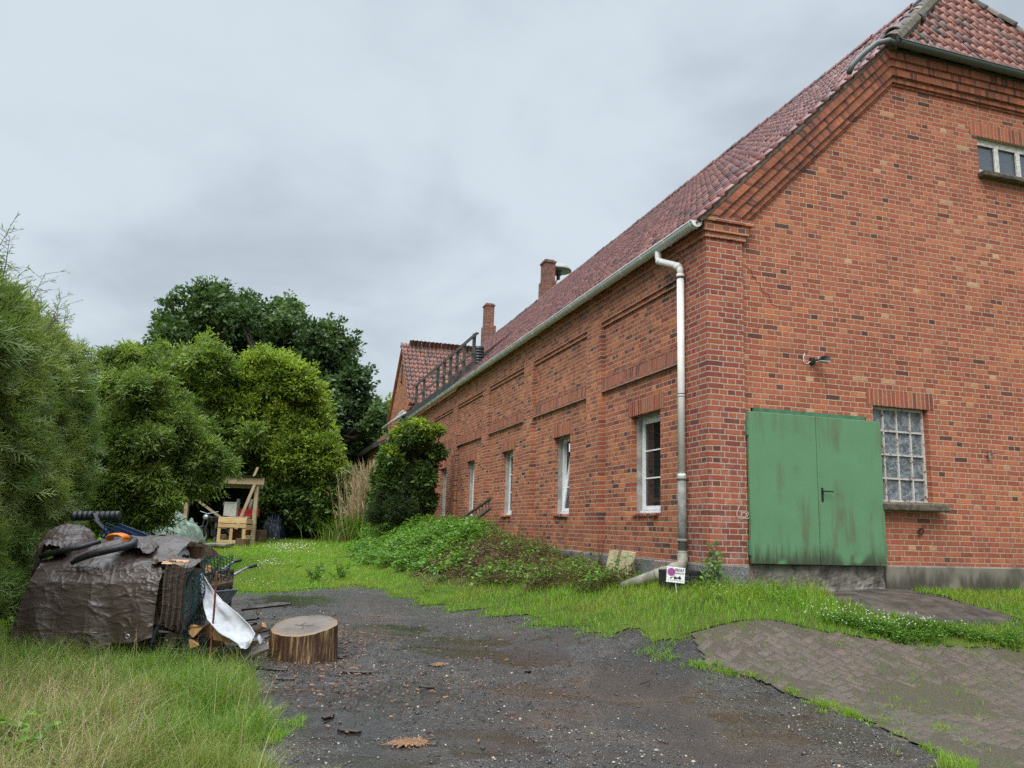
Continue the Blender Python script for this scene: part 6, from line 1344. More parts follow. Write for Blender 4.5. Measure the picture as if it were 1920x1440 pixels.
m = MB(); m.tube([mo+E3*0.27-E1*0.06, mo+ax_*0.16+E3*0.85-E1*0.06], 0.022, 6); m.tube([mo+E3*0.27+E1*0.06, mo+ax_*0.16+E3*0.85+E1*0.06], 0.022, 6); m.tube([mo+ax_*0.16+E3*0.8, mo+ax_*0.45+E3*0.45, mo+ax_*0.85+E3*0.45, mo+ax_*1.15+E3*0.27], 0.04, 8); m.obox(mo+ax_*0.6+E3*0.35, ax_*0.16, np.cross(ax_, E3)*0.1, E3*0.14, 0.03); m.build('frame', M_BLACK, mp)
m = MB(); m.obox(mo+ax_*0.42+E3*0.72, ax_*0.2, np.cross(ax_, E3)*0.1, E3*0.09, 0.04); m.build('tank', M_BLACK, mp); m = MB(); m.obox(mo+ax_*0.85+E3*0.74, ax_*0.3, np.cross(ax_, E3)*0.1, E3*0.05, 0.03); m.build('saddle', M_RUBBER, mp)
m = MB(); m.tube([mo+ax_*0.22+E3*0.95-np.cross(ax_, E3)*0.34, mo+ax_*0.16+E3*0.88, mo+ax_*0.22+E3*0.95+np.cross(ax_, E3)*0.34], 0.014, 6); m.build('handlebar', M_GALV, mp); m = MB(); m.lathe([(0, 0), (0.08, 0.0), (0.07, 0.08), (0, 0.1)], mo+ax_*0.06+E3*0.78, 14, ax_); m.build('headlight', M_GALV, mp, True)
# green tarpaulin over a heap, leaning boards, pots, blue bag
gt_ = P(300, 995, 20.0); gt_[2] = float(ground_z(gt_[0], gt_[1])); n_ = 60
def heap(name, c, w, d, h, mat, label, cat, f=3.0, amp=0.12, seed=0.0, sm=True):
    rows = []
    for j in range(n_+1):
        row = []
        for i in range(n_+1):
            u, v = i/n_*2-1, j/n_*2-1; e = max(0, 1-max(abs(u), abs(v))**3.2); zz = h*e**0.6*(1+0.35*fbm(u*2+seed, v*2, 1.5))+amp*abs(fbm(u*f+seed, v*f*1.4, 1.7))*e
            p = c+E1*u*w+E2*v*d; row.append(np.array([p[0], p[1], float(ground_z(p[0], p[1]))-0.02+max(0, zz)]))
        rows.append(row)
    m = MB(); m.grid(rows); return tag(m.build(name, mat, None, sm), label, cat)
heap('tarpaulin_heap', gt_, 0.95, 0.8, 0.75, M_GREENT, 'pale green tarpaulin thrown over a heap below the willow shrub', 'tarpaulin', 3, 0.3)
heap('earth_heap', P(330, 1012, 18.5), 0.9, 0.6, 0.35, M_EARTH, 'low heap of earth and rubbish before the green tarpaulin', 'heap', 3, 0.2, 2)
b = at(508, 1012); heap('blue_bag', b+E2*0.2, 0.36, 0.45, 0.62, plain('dark blue bag', (0.018, 0.026, 0.042), 0.45, 0.4, 5, 0.5, 12), 'dark blue plastic bag leaning at the shed beside the lawn', 'bag', 5, 0.3, 4)
b = at(345, 1022); m = MB(); m.obox(b+E3*0.32, (E1*0.20+E3*0.02), (E2*0.10+E3*0.30+E1*0.10), np.cross(E1, E2*0.3+E3)*0.02, 0.006); tag(m.build('grey_board', M_WOODG), 'wide grey board leaning on the rubbish in front of the moped', 'board')
b = at(410, 1028); m = MB(); m.obox(b+E3*0.10, E1*0.30, E2*0.4, E3*0.035, 0.012); m.obox(b+E3*0.03-E1*0.15, E1*0.08, E2*0.1, E3*0.06, 0.01); tag(m.build('stone_slab', M_CONC), 'flat grey stone slab lying before the pine crate', 'slab')
for i, (px, py, r, mt, lab) in enumerate(((349, 988, 0.11, M_GREENT, 'pale green ball shaped pot on the heap beside the moped'), (347, 996, 0.07, M_WHITET, 'small white pot on the heap below the green one'))):
    c = P(px, py, 20.5); m = MB(); m.lathe([(0, -r), (r*0.8, -r*0.7), (r, 0), (r*0.75, r*0.7), (r*0.5, r*0.8), (0, r*0.75)], c, 14); tag(m.build('garden_pot', mt, None, True), lab, 'pot')

# ------------------------------------------------------------------ the woodpile under the brown tarpaulin
d0 = 7.75; O_ = P(200, 1243, d0); O_[2] = float(ground_z(O_[0], O_[1]))-0.01
k0 = d0/FPX
def wp(a, b, c): return O_+a*E1+b*E2+c*E3
def pa(px): return (px-200)*k0
def fold(x, y, s):
    w1 = fbm(x*s*0.5, y*s*0.6, 1.0); h1 = fbm(x*s*0.9+0.4*fbm(x, y*2, 1), y*s*3.4+0.8*fbm(x*1.3, y, 1), 1.0); c1 = (1-abs(fbm(x*s*0.8+3, y*s*2.1+0.6*fbm(x*2, y, 1), 1.0)))**9; c2 = (1-abs(fbm(x*s*2.0+5, y*s*0.9+1, 1.0)))**12; c3 = (1-abs(fbm((x+y)*s*1.2, (y-x)*s*1.5+7, 1.0)))**10
    return 0.34*w1+0.10*h1+0.30*c1+0.26*c2+0.22*c3-0.22
cage = thing('mesh_container', wp(0, 0.5, 0), 'grey steel mesh container full of logs under the brown tarpaulin', 'container')
aL, aR = pa(45), pa(352)
m = MB()
for a in (aL, aR):
    for b in (0.03, 1.05): m.obox(wp(a, b, 0.42), E1*0.018, E2*0.018, E3*0.42)
for c in (0.06, 0.83):
    for b in (0.03, 1.05): m.bar(wp(aL, b, c), wp(aR, b, c), 0.03, 0.03)
    for a in (aL, aR): m.bar(wp(a, 0.03, c), wp(a, 1.05, c), 0.03, 0.03)
m.build('frame', M_CAGE, cage)
m = MB()
for k in range(22):
    a = aL+(aR-aL)*k/21; m.tube([wp(a, 0.03+0.01*math.sin(k*2), 0.06), wp(a+0.01*math.sin(k), 0.03, 0.83)], 0.0035, 5)
for c in np.linspace(0.12, 0.80, 7):
    m.tube([wp(aL+(aR-aL)*t, 0.024+0.012*math.sin(t*9+c*7), c+0.01*math.sin(t*7+c*20)) for t in np.linspace(0, 1, 12)], 0.0035, 5); m.tube([wp(aR, 0.03+1.0*t, c) for t in (0, 1)], 0.0035, 5)
for k in range(10): m.tube([wp(aR, 0.03+k*0.11, 0.06), wp(aR, 0.03+k*0.11, 0.83)], 0.0035, 5)
m.build('wire_mesh', M_CAGE, cage)
m = MB()
for t in np.linspace(0.15, 0.95, 5): m.tube([wp(pa(278)+t*0.07, -0.012, 0.28+0.02*t), wp(pa(316), -0.014, 0.28+0.01*t)], 0.004, 5)
m.build('bent_wire', M_CAGE, cage)
def split_log(p, d, L, r, mat, label, group, bark=None, roll=0.0):
    p = np.asarray(p, float); d = np.asarray(d, float)/np.linalg.norm(d); x = np.cross(d, E3); x = x/np.linalg.norm(x) if np.linalg.norm(x) > 0.1 else E1.copy(); z = np.cross(x, d); ang_ = RNG.uniform(1.2, 1.9)
    prof = [(0, -0.45*r)]+[(r*1.15*math.sin(q), r*1.15*math.cos(q)-0.45*r) for q in np.linspace(-ang_/2, ang_/2, 6)]
    cr_, sr_ = math.cos(roll), math.sin(roll); prof = [(cr_*u-sr_*v, sr_*u+cr_*v) for u, v in prof]
    t = thing('split_log', p, label, 'log', group); ends = []
    for s in (-0.5, 0.5): ends.append([p+d*L*s+x*u*RNG.uniform(0.92, 1.06)+z*v*RNG.uniform(0.92, 1.06)+d*RNG.normal(0, 0.006) for u, v in prof])
    n = len(prof); m = MB(); m.cur = random.random()
    m.faces(ends[0], [tuple(range(n))]); m.faces(ends[1], [tuple(range(n))[::-1]])
    for i in (0, n-1): j = (i+1) % n; m.faces([ends[0][i], ends[1][i], ends[1][j], ends[0][j]], [(0, 1, 2, 3)])
    m.build('split_wood', mat, t); m = MB(); m.cur = random.random()
    for i in range(1, n-1): m.faces([ends[0][i], ends[1][i], ends[1][i+1], ends[0][i+1]], [(0, 1, 2, 3)])
    m.build('log_bark', M_BARK, t); return t
cl_ = [(215, 1222, 0.09), (236, 1208, 0.10), (258, 1230, 0.09), (292, 1212, 0.17), (330, 1222, 0.11), (340, 1192, 0.10), (262, 1195, 0.09), (318, 1188, 0.09), (180, 1228, 0.09), (140, 1230, 0.1), (100, 1226, 0.1), (345, 1160, 0.09), (300, 1165, 0.1)]
cl_lab = ['small grey log low in the mesh container below the tarpaulin hem', 'grey log end showing under the tarpaulin hem', 'thin log on the container floor', 'largest pale split log leaning inside the mesh container', 'dark log right of the largest log in the container', 'log wedged high at the container corner', 'log end hidden behind the hem left of the largest log', 'log lying above the largest one in the container', 'log at the bottom of the container behind the tall grass', 'log low in the container near its left post', 'leftmost log on the container floor', 'upper log against the net at the container corner', 'log in shadow under the loose tarpaulin flap']
for i, ((px, py, r), lb_) in enumerate(zip(cl_, cl_lab)):
    c = P(px, py, d0+0.25); split_log(c+E2*0.05, E2*0.75+E1*RNG.normal(0, 0.35)+E3*RNG.normal(0, 0.35) if i != 3 else E2*0.5-E1*0.3+E3*0.75, 0.42, r, M_FIREG, lb_, 'logs in the mesh container', roll=RNG.uniform(0, 6))
# inner block of stacked wood that carries the tarpaulin
m = MB()
for j in range(4):
    for i in range(9):
        m.cur = random.random(); m.tube([wp(aL+0.12+i*0.18, 0.10, 0.2+j*0.17), wp(aL+0.12+i*0.18, 1.0, 0.2+j*0.17)], RNG.uniform(0.075, 0.09), 8)
m.build('stacked_wood', M_FIREG, cage)
# the tarpaulin
NA, NT = 190, 150
def top_h(a, b): return 0.955+0.26*math.exp(-((a+0.06)/0.74)**4)*sstep((b+0.02)/0.75)+0.035*fbm(a*2.2+1, b*2.2, 1.6)*sstep((b+0.05)/0.3)-0.03*sstep((-a-0.45)/0.4)
rows = []
for j in range(NT+1):
    t = j/NT; row = []
    for i in range(NA+1):
        s = i/NA; a = -0.80+s*1.265
        hem = float(np.interp(a, [-0.95, -0.45, -0.05, 0.2, 0.47], [0.15, 0.07, 0.10, 0.17, 0.26]))
        if t < 0.55:
            f = t/0.55; hem_ = hem+0.025*math.sin(a*7+1)+0.012*math.sin(a*17); c = hem_+(top_h(a, 0)-0.06-hem_)*f; b = -0.06-0.07*(1-f)**1.4-0.035*math.sin(f*3.1416)+0.03*math.sin(a*5.2+0.6)*(1-f)+0.016*math.sin(a*13+1.5*math.sin(f*3+a*2))*(1-f)**0.8+0.010*math.sin(a*27+f*4)*(1-f)**1.5+0.055*max(0, f-0.8)/0.2; aa_ = a-0.13*(1-f)*sstep((-a-0.1)/0.6)
        else:
            f = (t-0.55)/0.45; b = 1.12*f-0.005; c = top_h(a, b)-0.06*max(0, 1-f*9)**1.5-0.06*f**3; aa_ = a+0.03*f
        w = fold(a*1.0+0.25*c, c*1.2+b, 3.4); e = 0.028*w+0.001*fbm(a*16, (c+b)*16, 1)
        row.append(wp(aa_, b-(e if t < 0.58 else e*0.2), c+(e if t > 0.5 else 0)))
    rows.append(row)
left = [[p*1.0 for p in (r[0],)] for r in rows]
m = MB(); m.grid(rows)
wrap = []
for q in range(14):
    f = q/13; wrap.append([wp(-0.80-0.13*(1-min(1, t/0.55))*1.0-0.05*f+0.02*math.sin(q*1.3+t*9), (-0.02-0.09*(1-min(1, t/0.55)))+f*1.05, float(np.interp(t, [0, 0.55], [0.12, 0.92]))+0.02*math.sin(q)) for t in np.linspace(0, 0.56, 40)])
m.grid(wrap)
tp = m.build('brown_tarpaulin', M_TARP, None, True); tag(tp, 'large creased brown tarpaulin draped over the log container', 'tarpaulin')
m = MB()
for (px, py) in ((241, 1193),): 
    c = P(px, py, d0-0.14); m.tube([c+0.018*(math.cos(q)*E1+math.sin(q)*E3)-E2*0.02 for q in np.linspace(0, 6.2832, 13)], 0.006, 5, False)
m.build('eyelet', M_GALV, tp, True)
rows = []
for j in range(61):
    f = j/60; row = []
    for i in range(71):
        a = 0.50+0.28*i/70; hem = 0.34+0.03*math.sin(i*0.2); c = hem+(0.93-hem)*f; row.append(wp(a+0.01*math.sin(j*0.1), -0.05-0.022*math.sin(i*0.42+0.5*math.sin(j*0.07))*(1.1-0.5*f)-0.02*(1-f), c+0.02*math.sin(i*0.09)))
    rows.append(row)
for j in range(1, 20):
    f = j/19; rows.append([wp(0.50+0.28*i/70, -0.05+0.5*f, 0.93+0.05*math.sin(f*3)+0.02*fbm(i*0.1, f*4, 1.5)) for i in range(71)])
m = MB(); m.grid(rows); tag(m.build('tarpaulin_flap', M_TARP, None, True), 'narrow pleated brown tarpaulin hanging at the container corner', 'tarpaulin', None)
# crumpled brown heap and items on top
def crumple(name, c, w, d, h, mat, label, cat, seed, tilt=0.0):
    rows = []
    for j in range(41):
        row = []
        for i in range(41):
            u, v = i/20-1, j/20-1; e = max(0.0, 1-(abs(u)**3+abs(v)**3)*0.8); z = h*e**0.5+0.06*fold(u*1.3+seed, v*1.1, 2.6)+tilt*u
            row.append(c+E1*(u*w+0.02*fbm(u*4+seed, v*4, 1))+E2*v*d+E3*z)
        rows.append(row)
    m = MB(); m.grid(rows); return tag(m.build(name, mat, None, True), label, cat)
crumple('tarpaulin_bundle', P(132, 1022, 8.35)-E3*0.24, 0.26, 0.26, 0.44, M_TARP, 'crumpled end of brown tarpaulin bunched on top of the pile', 'tarpaulin', 1.0, -0.03)
crumple('tarpaulin_bundle', P(112, 1030, 8.15), 0.16, 0.2, 0.10, M_TARP, 'flat brown tarpaulin bunch behind the thin black hose', 'tarpaulin', 4.0)
crumple('tarpaulin_bundle', P(265, 1032, 8.3), 0.20, 0.25, 0.10, M_TARP, 'brown tarpaulin fold behind the curved thick hose', 'tarpaulin', 6.0)
crumple('plastic_sheet', P(318, 1040, 8.6), 0.17, 0.22, 0.12, M_WHITET, 'white plastic sheet lying on the logs behind the split block', 'sheet', 3.0, -0.04)
crumple('tarpaulin_scrap', P(330, 1058, 8.05), 0.22, 0.16, 0.07, M_TARP, 'brown and orange tarpaulin scrap over the container corner', 'tarpaulin', 8.0, -0.03)
m = MB(); m.tube([P(76, 1045, 8.0), P(95, 1037, 7.98), P(117, 1031, 7.98), P(150, 1026, 8.0), P(189, 1015, 8.1)], [0.026, 0.03, 0.03, 0.028, 0.02], 12); tag(m.build('black_hose', M_RUBBER, None, True), 'thin straight black foam tube lying on the brown tarpaulin', 'tube')
m = MB(); m.tube([P(135, 1056, 7.86), P(150, 1047, 7.84), P(175, 1038, 7.84), P(205, 1031, 7.88), P(233, 1025, 7.92), P(247, 1021, 7.98), P(252, 1014, 8.1), P(243, 1010, 8.25)], [0.02, 0.034, 0.038, 0.038, 0.038, 0.038, 0.036, 0.03], 12); tag(m.build('black_hose', M_RUBBER, None, True), 'thick curved black foam tube in front on the brown tarpaulin', 'tube')
for (xa, xb, lab) in ((135, 174, 'shorter black ribbed pad roll behind the pile'), (178, 225, 'longer black ribbed pad roll behind the pile')):
    m = MB(); A_, B_ = P(xa, 968, 9.0), P(xb, 967, 9.0); nb = 4 if xb-xa < 42 else 5; pr = []
    L_ = np.linalg.norm(B_-A_)
    for k in range(nb):
        for f, rr_ in ((0.0, 0.040), (0.12, 0.052), (0.5, 0.056), (0.88, 0.052), (1.0, 0.040)): pr.append((rr_, (k+f)/nb*L_))
    m.lathe([(0, 0)]+pr+[(0, L_)], A_, 16, B_-A_); tag(m.build('ribbed_pad', M_RUBBER, None, True), lab, 'pad', 'black ribbed pads on the pile')
m = MB(); m.bar(P(178, 975, 8.9), P(206, 1003, 8.75), 0.05, 0.03, bev=0.006); m.bar(P(176, 964, 8.95), P(182, 978, 8.9), 0.05, 0.04); tag(m.build('folded_frame', M_BLACK), 'black folded metal frame holding the ribbed pads', 'frame')
bc = P(222, 1004, 8.7); fcr = thing('folding_crate', bc, 'dark blue lattice folding crate lying tilted behind the orange handle', 'crate')
u_, v_ = (E1*0.95-E3*0.32), (E3*0.9+E1*0.3); m = MB()
for k in range(9): m.bar(bc+u_*(-0.18+k*0.045)-v_*0.08, bc+u_*(-0.18+k*0.045)+v_*0.08, 0.012, 0.012)
for k in range(5): m.bar(bc-u_*0.19+v_*(-0.08+k*0.04), bc+u_*0.19+v_*(-0.08+k*0.04), 0.014, 0.012)
m.build('side_panel', M_BLUE, fcr); m = MB(); m.obox(bc+E2*0.15-v_*0.085, u_*0.19, E2*0.15, v_*0.008, 0.003); m.obox(bc+E2*0.3, u_*0.19, E2*0.008, v_*0.08, 0.003); m.build('crate_base', M_BLUE, fcr)
oc = P(222, 1006, 8.05); m = MB(); rows = []
for i in range(25):
    q = math.pi*i/24; c = oc+E1*(-0.085*math.cos(q))+E3*(0.050*math.sin(q)**0.7-0.03); rows.append([c+E2*0.09*math.cos(w)+(E3*0.018)*math.sin(w) for w in np.linspace(0, 6.2832, 11)])
m.grid(rows); tag(m.build('orange_handle', M_ORANGE, None, True), 'bright orange plastic saw guard on top of the tarpaulin', 'guard')
split_log(P(330, 1056, 7.95), E1*0.95+E2*0.2-E3*0.02, 0.25, 0.085, M_FIRE, 'fresh pale split block on top of the container corner', None, roll=3.3)
log_round('log_block', P(364, 1056, 8.9)-E3*0.35, 0.095, 0.53, M_LOGB, M_FIREG, 'slim dark upright log behind the container corner', 'log')
m = MB(); m.obox(P(389, 1086, 8.5), E1*0.036, E2*0.02, E3*0.14, 0.004); tag(m.build('wooden_board', M_FIRE), 'short upright orange brown board beside the wheelbarrow', 'board')
rowL = [(376, 1077, 7.82), (379, 1110, 7.74), (382, 1142, 7.68), (390, 1161, 7.62), (413, 1185, 7.56), (445, 1207, 7.5), (453, 1217, 7.48)]; rowR = [(380, 1075, 7.9), (395, 1100, 7.86), (416, 1128, 7.8), (444, 1150, 7.74), (468, 1172, 7.7), (478, 1190, 7.66), (471, 1206, 7.62)]
def curve_at(r, t):
    x = t*(len(r)-1); i = min(int(x), len(r)-2); f = x-i; f = f*f*(3-2*f)*0.3+f*0.7; return P(*[r[i][k]+(r[i+1][k]-r[i][k])*f for k in range(3)])
rows = []
for j in range(41):
    t = j/40; a_, b_ = curve_at(rowL, t), curve_at(rowR, t); rows.append([a_+(b_-a_)*s+E2*(0.045*math.sin(math.pi*s)+0.014*math.sin(s*11+t*7)+0.012*math.sin(s*5-t*13))-E3*0.02*math.sin(math.pi*s)+E3*0.010*fbm(s*5, t*9, 1.3) for s in np.linspace(0, 1, 25)])
m = MB(); m.grid(rows); m.tube([r[0] for r in rows], 0.006, 6); m.tube([r[-1] for r in rows], 0.006, 6); tag(m.build('plastic_sheet', M_WHITET, None, True), 'white woven sheet sagging from the container to the pallet', 'sheet')
# net at the corner
m = MB()
def netp(s, t): return P(349+s*34-10*t*(1-s)*1.0, 1070+t*172, d0-0.10+0.10*s+0.03*math.sin(t*7+s*4))+E1*0.012*math.sin(t*23+s*9)
for k in range(15): m.tube([netp(k/14+0.06*math.sin(t*9+k), t) for t in np.linspace(0, 1, 26)], 0.0042, 4)
for k in range(46):
    t = k/45; m.tube([netp(s, t+0.035*math.sin(s*12+k)) for s in np.linspace(0, 1, 9)], 0.0034, 3)
for k in range(16): m.tube([wp(aR+0.02+0.012*math.sin(t*13+k), 0.02+k*0.062+0.02*math.sin(t*8+k), 1.0-0.8*t) for t in np.linspace(0, 1, 22)], 0.004, 4)
for k in range(36): m.tube([wp(aR+0.022+0.012*math.sin(s*11+k), 0.02+0.95*s, 1.0-0.8*k/35+0.02*math.sin(s*15+k)) for s in np.linspace(0, 1, 12)], 0.0034, 3)
tag(m.build('green_net', M_NET), 'dark green net hanging down the container corner', 'net')
m = MB(); m.tube([P(406.5, 1072, 7.62), P(401, 1150, 7.6), P(393, 1238, 7.58)], 0.010, 7); tag(m.build('iron_rod', M_RUST), 'thin rusty iron rod standing in front of the white sheet', 'rod')
# pallet and firewood in front of it
pc_ = P(412, 1233, 7.95); pc_[2] = float(ground_z(pc_[0], pc_[1])); pal = thing('wooden_pallet', pc_, 'wet dark pallet carrying split firewood beside the container', 'pallet')
for k in range(5): m = MB(); m.cur = random.random(); m.obox(pc_+E2*(-0.2+0.12*k)+E3*0.13, E1*0.26, E2*0.05, E3*0.011, 0.003); m.build('deck_board', M_PALLET, pal)
for a in (-0.22, 0.0, 0.22): m = MB(); m.obox(pc_+E1*a+E2*0.05+E3*0.06, E1*0.045, E2*0.28, E3*0.055, 0.004); m.build('bearer', M_PALLET, pal)
FW = [(374, 1178, 7.85, 0.11, 'pale split log end on the pallet next to the net', E2, 0.36), (372, 1202, 7.85, 0.08, 'lower split log end on the pallet next to the net', E2, 0.36), (412, 1188, 7.9, 0.10, 'long split log lying across the pallet below the white sheet', E1, 0.40), (432, 1197, 7.75, 0.085, 'broad split log across the pallet behind the rod', E1*0.95-E3*0.2, 0.34), (392, 1205, 7.95, 0.08, 'split log low on the pallet behind the rod', E1, 0.3),
      (482, 1182, 7.85, 0.06, 'thin split log poking up beyond the white sheet', E1*0.8+E3*0.5, 0.16), (480, 1224, 7.7, 0.085, 'thick split log on the ground at the lower end of the white sheet', E1*0.7+E3*0.45+E2*0.3, 0.26), (470, 1205, 8.0, 0.07, 'split log tucked behind the lower end of the white sheet', E1*0.8+E2*0.5, 0.25)]
for px, py, d_, r, lab, dr_, L_ in FW: split_log(P(px, py, d_), dr_+RNG.normal(0, 0.06, 3), L_, r, M_FIRE, lab, 'split firewood on and by the pallet', roll=RNG.uniform(-0.6, 0.6))
b = at(450, 1252); m = MB(); m.obox(b+E3*0.015, E1*0.03+E2*0.03, (E2-E1)*0.012, E3*0.008, 0.002); tag(m.build('wood_chip', M_FIRE), 'single fresh orange wood chip on the dark gravel', 'chip')
m = MB(); c = P(492, 1208, 7.75); rows = [[c+E1*(0.05*u)+E3*(0.05*v-0.04*u)+E2*0.03*math.sin(u*3+v*4) for u in np.linspace(-1, 1, 8)] for v in np.linspace(-1, 1, 8)]; m.grid(rows); tag(m.build('plastic_scrap', M_WHITET, None, True), 'crumpled clear plastic scrap beside the chopping block', 'scrap')
# wheelbarrow
wb0 = P(372, 1110, 9.3); wz = float(ground_z(wb0[0], wb0[1])); wbr = thing('wheelbarrow', (wb0[0], wb0[1], wz), 'grey wheelbarrow with black grips half hidden behind the woodpile', 'wheelbarrow')
hA = [P(403, 1076, 9.15), P(420, 1066, 9.35), P(438, 1053, 9.6), P(452, 1050, 9.7)]; hB = [P(421, 1085, 8.85), P(440, 1077, 9.0), P(466, 1063, 9.25), P(481, 1060, 9.32)]
for h_ in (hA, hB):
    pre = [h_[0]-(h_[1]-h_[0])*3.2-E3*0.06, h_[0]]
    m = MB(); m.tube(pre+h_[1:3], 0.015, 8); m.build('handle', M_GALV, wbr, True); m = MB(); m.tube([h_[2]-(h_[3]-h_[2])*0.15, h_[3]], 0.020, 8); m.build('grip', M_RUBBER, wbr, True)
dirb = (hA[0]-hA[1]); dirb[2] = 0; dirb /= np.linalg.norm(dirb); sdb = np.cross(dirb, E3); ctrb = (hA[0]+hB[0])/2+dirb*0.42; ctrb[2] = wz+0.62
m = MB(); rows = []
for f, z in ((0.0, 0.0), (0.45, -0.10), (1.0, -0.30)):
    L_, W_ = 0.46-0.16*f, 0.31-0.10*f; rows.append([ctrb+dirb*(L_*math.copysign(abs(math.cos(q))**0.5, math.cos(q))+0.02*f)+sdb*(W_*math.copysign(abs(math.sin(q))**0.5, math.sin(q)))+E3*(z+0.03*math.cos(q)*(1-f)) for q in np.linspace(0, 6.2832, 33)])
c = sum(rows[-1][:-1])/32; rows.append([c]*33); m.grid(rows); m.grid([[p+(c-p)*0.015+E3*0.004 for p in r][::-1] for r in rows]); m.tube(rows[0], 0.009, 6, False); m.build('tray', M_TRAY, wbr, True)
wc = ctrb+dirb*0.62; wc[2] = wz+0.17; m = MB(); m.tube([wc+0.15*(math.cos(q)*dirb+math.sin(q)*E3) for q in np.linspace(0, 6.2832, 22)], 0.04, 8, False); m.build('wheel', M_RUBBER, wbr, True)
m = MB()
for s in (-1, 1): m.tube([ctrb+sdb*0.2*s-dirb*0.25+E3*-0.28, np.array([*(ctrb+sdb*0.22*s-dirb*0.3)[:2], wz])], 0.014, 6); m.tube([ctrb+sdb*0.2*s-dirb*0.3+E3*-0.25, wc+sdb*0.06*s], 0.014, 6)
m.build('leg', M_GALV, wbr, True)
# bark slabs heap
BK = [(500, 1138, 9.0, 0.42, 'broad dark bark slab topmost on the heap', 0.10), (470, 1150, 8.9, 0.38, 'curved bark slab in the middle of the heap', 0.3), (452, 1143, 9.2, 0.36, 'bark slab at the back of the heap by the firewood', -0.2), (478, 1166, 8.7, 0.30, 'narrow bark strip at the front of the heap', 0.5), (530, 1146, 9.2, 0.36, 'thin bark strip lying right of the heap', 0.05), (455, 1166, 8.8, 0.28, 'short bark slab under the heap next to the sheet', -0.4), (497, 1155, 8.8, 0.30, 'bark slab lying flat before the topmost slab', 0.2), (486, 1175, 8.55, 0.2, 'small broken bark piece at the foot of the heap', 0.8)]
def bark_piece(c, L, w, ang_, label, group, lift=0.0, tl=0.0):
    d = E1*math.cos(ang_)+E2*math.sin(ang_)+E3*tl; d /= np.linalg.norm(d); x = np.cross(d, E3); x /= np.linalg.norm(x); z = np.cross(x, d); rows = []; sd_ = RNG.uniform(0, 9)
    for i in range(19):
        t = i/18-0.5; ww = w*(1-0.7*abs(2*t)**3)*(1+0.07*math.sin(t*17+sd_)); rows.append([c+d*L*t+x*ww*math.sin(q)+z*(ww*0.30*math.cos(q)+0.006*fbm(t*20+sd_, q*3, 2)) for q in np.linspace(-1.2, 1.2, 9)]+[c+d*L*t+x*ww*0.85*math.sin(q)+z*(ww*0.22*math.cos(q)-0.014) for q in np.linspace(1.2, -1.2, 5)])
    rows = [r+[r[0]] for r in rows]; m = MB(); m.cur = random.random(); m.grid(rows); return tag(m.build('bark_slab', M_BARK, None, True), label, 'bark', group)
for kB, (px, py, d_, L_, lab, an) in enumerate(BK): bark_piece(P(px, py, d_) if kB < 1 else Gp(*P(px, py, d_)[:2], 0.06+0.075*(kB % 3)), L_*1.3, 0.13, an, lab, 'bark slabs in the heap behind the chopping block', tl=RNG.uniform(0.05, 0.3))
bark_piece(at(484, 1160)+E3*0.12, 0.16, 0.03, 1.5, 'short stick standing up in the bark heap', None, tl=2.0)
for px, py, L_, w_, an, lab in ((507, 1256, 0.36, 0.05, -0.25, 'long thin bark strip on the gravel before the chopping block'), (534, 1275, 0.22, 0.045, 0.05, 'small dark bark piece nearest the grass edge'), (672, 1262, 0.32, 0.07, 0.02, 'thick dark bark piece on the gravel right of the chopping block'), (640, 1232, 0.16, 0.05, 1.0, 'lumpy bark piece touching the right side of the chopping block'), (648, 1206, 0.14, 0.03, 0.6, 'thin bark splinter behind the lumpy piece'), (655, 1258, 0.10, 0.03, 0.3, 'short splinter left of the thick bark piece'), (990, 1260, 0.07, 0.03, 0.2, 'lone black wood lump in the middle of the gravel'), (615, 1345, 0.14, 0.035, 1.2, 'wet bark crumb on the gravel beside the tall grass'), (655, 1372, 0.18, 0.03, -0.2, 'narrow bark strip on the foreground gravel'), (800, 1290, 0.14, 0.018, -0.15, 'thin dark twig like strip on the open gravel')):
    bark_piece(at(px, py)+E3*0.012, L_, w_, an, lab, 'bark pieces lying on the gravel')
# the chopping block
sb_ = at(566, 1234); rS = 62*8.25/FPX*float((sb_-CAM)@FWD)/8.25; sb_ = np.array([*sb_[:2], float(ground_z(sb_[0], sb_[1]))-0.02])
hS = rS*1.02
g = G('fresh cut log face'); o_ = g.pos(); cv = g.n('ShaderNodeVectorMath', {0: o_, 1: tuple(sb_+E2*rS*0.05)}, operation='SUBTRACT').outputs[0]; cv = g.scaled(cv, 1, 1, 0.0)
ln_n = g.n('ShaderNodeVectorMath', {0: cv}, operation='LENGTH').outputs['Value']; wv = g.m('SINE', g.m('ADD', g.m('MULTIPLY', ln_n, 190), g.m('MULTIPLY', g.noise(5, 3, 0.6, o_), 9)))
cw = g.mix(g.range(g.noise(4, 4, 0.6, o_), 0.35, 0.65), (0.105, 0.082, 0.066), (0.165, 0.132, 0.106)); cw = g.mix(g.m('MULTIPLY', g.m('ADD', wv, 1.0), 0.10), cw, (0.10, 0.065, 0.04)); cw = g.mix(g.range(ln_n, rS*0.82, rS*0.98), cw, (0.22, 0.125, 0.06))
st_ = g.noise(1.0, 4, 0.6, g.scaled(o_, 3, 40, 3)); M_CUT = g.set(cw, 0.38, g.bump(g.m('ADD', st_, g.m('MULTIPLY', wv, 0.1)), 0.35, 0.008), spec=0.45)
